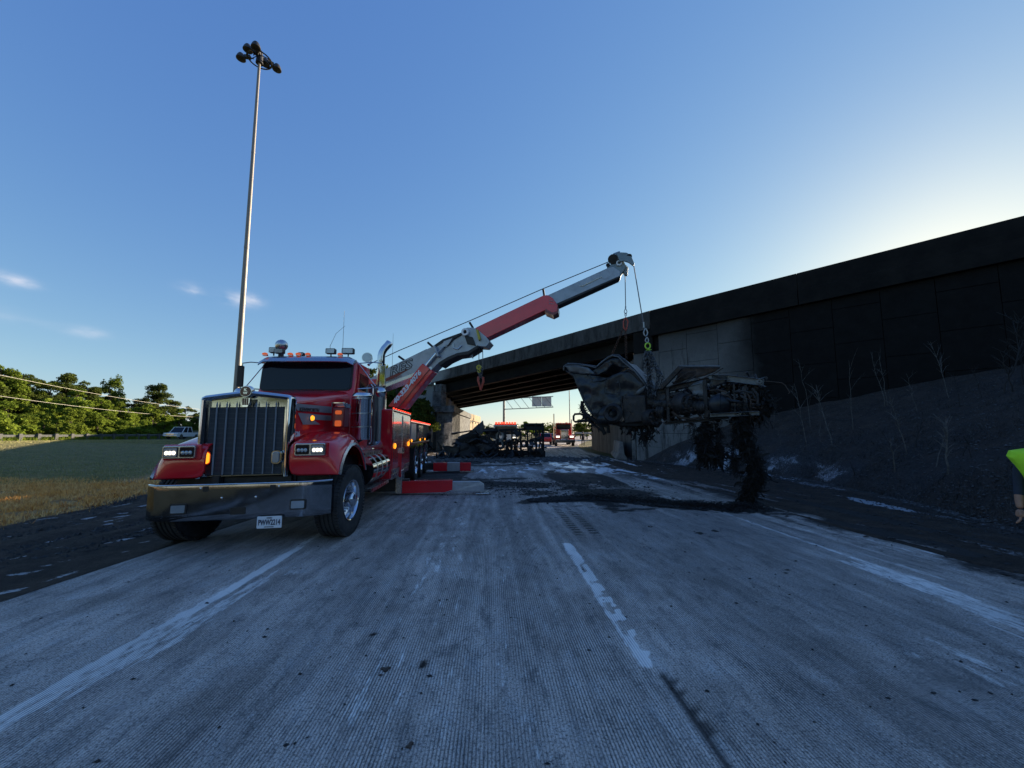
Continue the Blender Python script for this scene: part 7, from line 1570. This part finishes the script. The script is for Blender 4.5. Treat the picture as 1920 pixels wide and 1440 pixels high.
def person(loc, rz, label, vest=True, H=1.78, detail=True):
    e = tag(empty('person', loc, rz), label, 'person'); k = H / 1.78
    P_ = lambda *a: Vector(a) * k
    V = [P_(0, 0, .98), P_(0, 0, 1.15), P_(0, .01, 1.32), P_(0, .0, 1.43), P_(0, -.005, 1.50), P_(0, -.01, 1.545)]
    E_ = [(0, 1), (1, 2), (2, 3), (3, 4), (4, 5)]; Rr = [(.155, .115), (.145, .11), (.165, .115), (.12, .09), (.062, .062), (.058, .058)]
    for s in (-1, 1):
        b = len(V); V += [P_(s * .10, 0, .90), P_(s * .115, .01, .70), P_(s * .12, -.005, .50), P_(s * .125, .02, .28), P_(s * .125, .03, .10), P_(s * .135, -.09, .045)]
        E_ += [(0, b), (b, b + 1), (b + 1, b + 2), (b + 2, b + 3), (b + 3, b + 4), (b + 4, b + 5)]; Rr += [.095, .085, .062, .058, .045, .038]
        b = len(V); V += [P_(s * .175, 0, 1.42), P_(s * .215, .01, 1.30), P_(s * .235, .02, 1.14), P_(s * .245, -.02, 1.0), P_(s * .25, -.06, .885)]
        E_ += [(3, b), (b, b + 1), (b + 1, b + 2), (b + 2, b + 3), (b + 3, b + 4)]; Rr += [.062, .052, .042, .036, .027]
    body = skin_chain('body', V, E_, [(r_ * k if not isinstance(r_, tuple) else (r_[0] * k, r_[1] * k)) for r_ in Rr], M['navyshirt'], e)
    me = body.data
    for mm_ in ('jeans', 'boots', 'skin'): me.materials.append(M[mm_])
    for p in me.polygons:
        c = p.center / k
        if c.z < .14: p.material_index = 2
        elif c.z < .99 and abs(c.x) < .21: p.material_index = 1
        elif c.z > 1.485: p.material_index = 3
        elif abs(c.x) > .2 and c.z < 1.02: p.material_index = 3
    # head with face
    hd_ = MB(); hc = P_(0, -.015, 1.655)
    def hf(u, v):
        a, b = 2 * math.pi * u, math.pi * (v - .5); x, y, z = math.cos(b) * math.cos(a), math.cos(b) * math.sin(a), math.sin(b)
        r_ = 1 - .10 * max(0, -z) * (y > 0); jaw = 1 - .28 * max(0, -z) ** 1.5
        q = Vector((x * .075 * jaw, y * .092 * (1 - .1 * max(0, -z)) * r_, z * .118))
        if y < 0: q.y -= .022 * math.exp(-((x / .16) ** 2 + ((z + .12) / .20) ** 2)); q.y += .010 * (math.exp(-(((abs(x) - .38) / .16) ** 2 + ((z - .06) / .12) ** 2))); q.y -= .005 * math.exp(-((x / .3) ** 2 + ((z + .5) / .08) ** 2))
        return hc + q * k
    hd_.grid(hf, 28, 20); head = hd_.build('head', M['skin'], e)
    for s in (-1, 1):
        m2 = MB(); m2.sphere(hc + P_(s * .030, -.082, .008), .011 * k, 10, 8); m2.build('eye', M['whitecar'], head); m2 = MB(); m2.sphere(hc + P_(s * .030, -.090, .008), .0055 * k, 8, 6); m2.build('pupil', M['black'], head); m2 = MB(); m2.sphere(hc + P_(s * .076, .01, -.005), .02 * k, 8, 8, (.4, .8, 1.4)); m2.build('ear', M['skin'], head)
    m2 = MB(); m2.sphere(hc + P_(0, -.088, -.052), .02 * k, 10, 6, (1.2, .35, .3)); m2.build('mouth', M['hookred'], head)
    m2 = MB(); m2.grid(lambda u, v: hc + Vector((math.cos(math.pi * (.02 + v * .48)) * math.cos(2 * math.pi * u) * .081, math.cos(math.pi * (.02 + v * .48)) * math.sin(2 * math.pi * u) * .098 + .008, math.sin(math.pi * (.02 + v * .48)) * .128)) * k, 24, 10); m2.build('hair', M['hair'], e)
    if detail:
        for s in (-1, 1):
            w_ = P_(s * .25, -.06, .885); dn = Vector((s * .03, -.18, -.98)).normalized(); sd_ = Vector((0, -1, .18)).normalized(); thk = dn.cross(sd_)
            V = [w_, w_ + dn * .045 * k, w_ + dn * .085 * k]; E_ = [(0, 1), (1, 2)]; Rr = [(.026, .022), (.036, .018), (.038, .016)]
            skin_chain('palm', V, E_, [(a * k, b * k) for a, b in Rr], M['skin'], e)
            for j, (o_, L_) in enumerate(((.026, .068), (.009, .078), (-.009, .072), (-.025, .056))):
                b0 = w_ + dn * .075 * k + sd_ * o_ * k; curl = -thk * s * .35; pts = [b0, b0 + (dn + curl * .3).normalized() * L_ * .45 * k, b0 + (dn + curl * .5).normalized() * L_ * .45 * k + (dn + curl * 1.6).normalized() * L_ * .32 * k, b0 + (dn + curl * .5).normalized() * L_ * .45 * k + (dn + curl * 1.6).normalized() * L_ * .32 * k + (dn + curl * 3).normalized() * L_ * .26 * k]
                skin_chain('finger', pts, [(0, 1), (1, 2), (2, 3)], [.0098 * k, .009 * k, .0082 * k, .007 * k], M['skin'], e, 1)
            b0 = w_ + dn * .02 * k + sd_ * .028 * k; skin_chain('thumb', [b0, b0 + (dn * .6 + sd_ * .8) * .035 * k, b0 + (dn * .6 + sd_ * .8) * .035 * k + (dn + sd_ * .2) * .03 * k], [(0, 1), (1, 2)], [.012 * k, .0105 * k, .008 * k], M['skin'], e, 1)
    if vest:
        secs = []
        for z, a, b, c in ((.96, .185, .145, 0), (1.05, .18, .145, 0), (1.2, .205, .15, .0), (1.32, .255, .155, .005), (1.40, .295, .15, .005), (1.455, .275, .12, .0), (1.49, .14, .09, -.005)):
            secs.append([P_(a * math.copysign(abs(math.cos(t_)) ** .75, math.cos(t_)), c + b * math.copysign(abs(math.sin(t_)) ** .9, math.sin(t_)), z + .012 * math.cos(4 * t_)) for t_ in np.linspace(0, 2 * math.pi, 37)[:-1]])
        vo_ = MB().loft(secs, cap=False).build('safety_vest', M['vest'], e); sd = vo_.modifiers.new('thick', 'SOLIDIFY'); sd.thickness = .008
        for s in (-1, 1):
            for x0, x1, m in ((.070, .082, 'vorange'), (.086, .140, 'vsilver'), (.144, .158, 'vorange')):
                for f in (-1, 1):
                    def sy(x, a, b): co = min(1, abs(x) / a) ** (1 / .75); return b * max(0, 1 - co * co) ** .45
                    pts = [P_(s * (x0 + x1) / 2, f * (sy((x0 + x1) / 2, a, b) + .009), z) for z, a, b in ((.97, .185, .145), (1.05, .18, .145), (1.2, .205, .15), (1.32, .255, .155), (1.40, .295, .15), (1.45, .275, .122))]
                    mb = MB(); mb.loft([[p + P_(-(x1 - x0) / 2, 0, 0), p + P_((x1 - x0) / 2, 0, 0), p + P_((x1 - x0) / 2, f * .004, 0), p + P_(-(x1 - x0) / 2, f * .004, 0)] for p in pts], smooth=False); mb.build('vest_stripe', M[m], vo_)
    return e
person((4.965, 3.55, .0), R(-50), 'worker in lime safety vest with silver stripes, cut off at the right edge', H=1.66)
p = at(1093, 820, 46); person((p.x, p.y, 0), R(0), 'distant person in dark clothes standing beside the far semi truck', vest=False, detail=False)

# ================================================================= SMALL THINGS ON THE ROAD
M['leafdebris'] = mat('charred_scrap', (.05, .036, .028), .8, var=.5, vs_=20, bump=.6)
def scrap(px, py, r, seed, label, flat=.35, m='leafdebris'):
    c = ground_at(px, py); rs = np.random.RandomState(seed); mb = MB()
    for k in range(5):
        q = c + Vector((rs.normal() * r * .5, rs.normal() * r * .5, r * flat * .4)); m2 = MB(); m2.sphere(q, r * rs.uniform(.3, .7), 10, 7, (1, rs.uniform(.6, 1.3), flat))
        for v_ in m2.v: v_ += (v_ - q) * (.9 * mnoise.noise(v_ * 25 + Vector((seed, 0, 0)))); v_.z = max(v_.z, .002)
        mb.add(m2.v, m2.f, False)
    o = mb.build('road_debris', M[m], None, 0, fixn=False); tag(o, label, 'debris')
scrap(722, 1252, .032, 1, 'crumpled black scrap lying on the grooved lane in the foreground'); scrap(714, 1266, .012, 11, 'small flake beside the crumpled foreground scrap'); scrap(770, 1399, .02, 2, 'curled dark leaf-like flake nearest the camera', .5); scrap(694, 1342, .010, 3, 'small dark chip left of the curled flake')
scrap(1106, 1192 - 60, .012, 4, 'tiny black chip right of the dashed line'); scrap(1042, 971, .02, 5, 'pale fragment beside the tyre tracks beyond the dash', .4, 'ashmetal'); scrap(1218, 988, .03, 6, 'dark fragment below the drag trail')
wpts = [ground_at(1008, 951), ground_at(1013, 958), ground_at(1026, 963), ground_at(1040, 970)]
o = MB().tube([p + Vector((0, 0, .02 + .02 * (i % 2))) for i, p in enumerate(wpts)], .006, 5).build('bent_wire', M['galv']); tag(o, 'thin bent wire lying on the road left of the drag trail', 'wire')
# drifting smoke at the left abutment
t = NT('smoke'); t.t.nodes.remove(t.bsdf); vp = t.n('VolumePrincipled'); pos = t.coord('Object', (1, 1, .45)); tcn = t.n('TexCoord'); sx = t.n('SeparateXYZ'); t.l(tcn.outputs['Object'], sx.inputs[0])
rad = t.math('SQRT', t.math('ADD', t.math('POWER', sx.outputs['X'], 2.0), t.math('POWER', sx.outputs['Y'], 2.0)))
d_ = t.math('MULTIPLY', t.ramp(t.noise(2.2, 4, pos, .6, 1.0), [(.45, 0), (.7, 1)]), t.math('SUBTRACT', 1.0, t.math('DIVIDE', rad, t.math('ADD', .18, t.math('MULTIPLY', t.math('SUBTRACT', 4.0, sx.outputs['Z']), .14))), clamp=True))
t.l(t.math('MULTIPLY', d_, 1.6), vp.inputs['Density']); vp.inputs['Color'].default_value = (.75, .77, .82, 1); t.l(vp.outputs[0], t.out.inputs['Volume'])
o = MB().lathe([(0, 0), (.75, 0), (.62, 1.5), (.35, 3.0), (.2, 4.0), (0, 4.0)], (0, 0, 0), (0, 0, 1), 20).build('smoke', t.m); o.location = at(842, 840, 31); o.location.z = .3
tag(o, 'thin pale wisp of smoke rising at the foot of the left abutment', 'smoke', kind='stuff')
# trees and undergrowth behind the camera (seen only as reflections in the chrome)
for i, (x, y, k, s) in enumerate([(-34, -16, 'maple', 1.2), (-28, -22, 'oak', 1.3), (-21, -27, 'maple', 1.15), (-14, -30, 'oak', 1.2), (-7, -32, 'maple', 1.3), (0, -33, 'oak', 1.1), (7, -33, 'maple', 1.2), (14, -31, 'oak', 1.3), (21, -28, 'maple', 1.2), (-39, -9, 'oak', 1.2), (28, -24, 'oak', 1.2)]):
    plant(k, x, y, s, 'tree behind the camera, %s of those reflected in the chrome' % ORD[i], 'trees behind the camera', z=0)
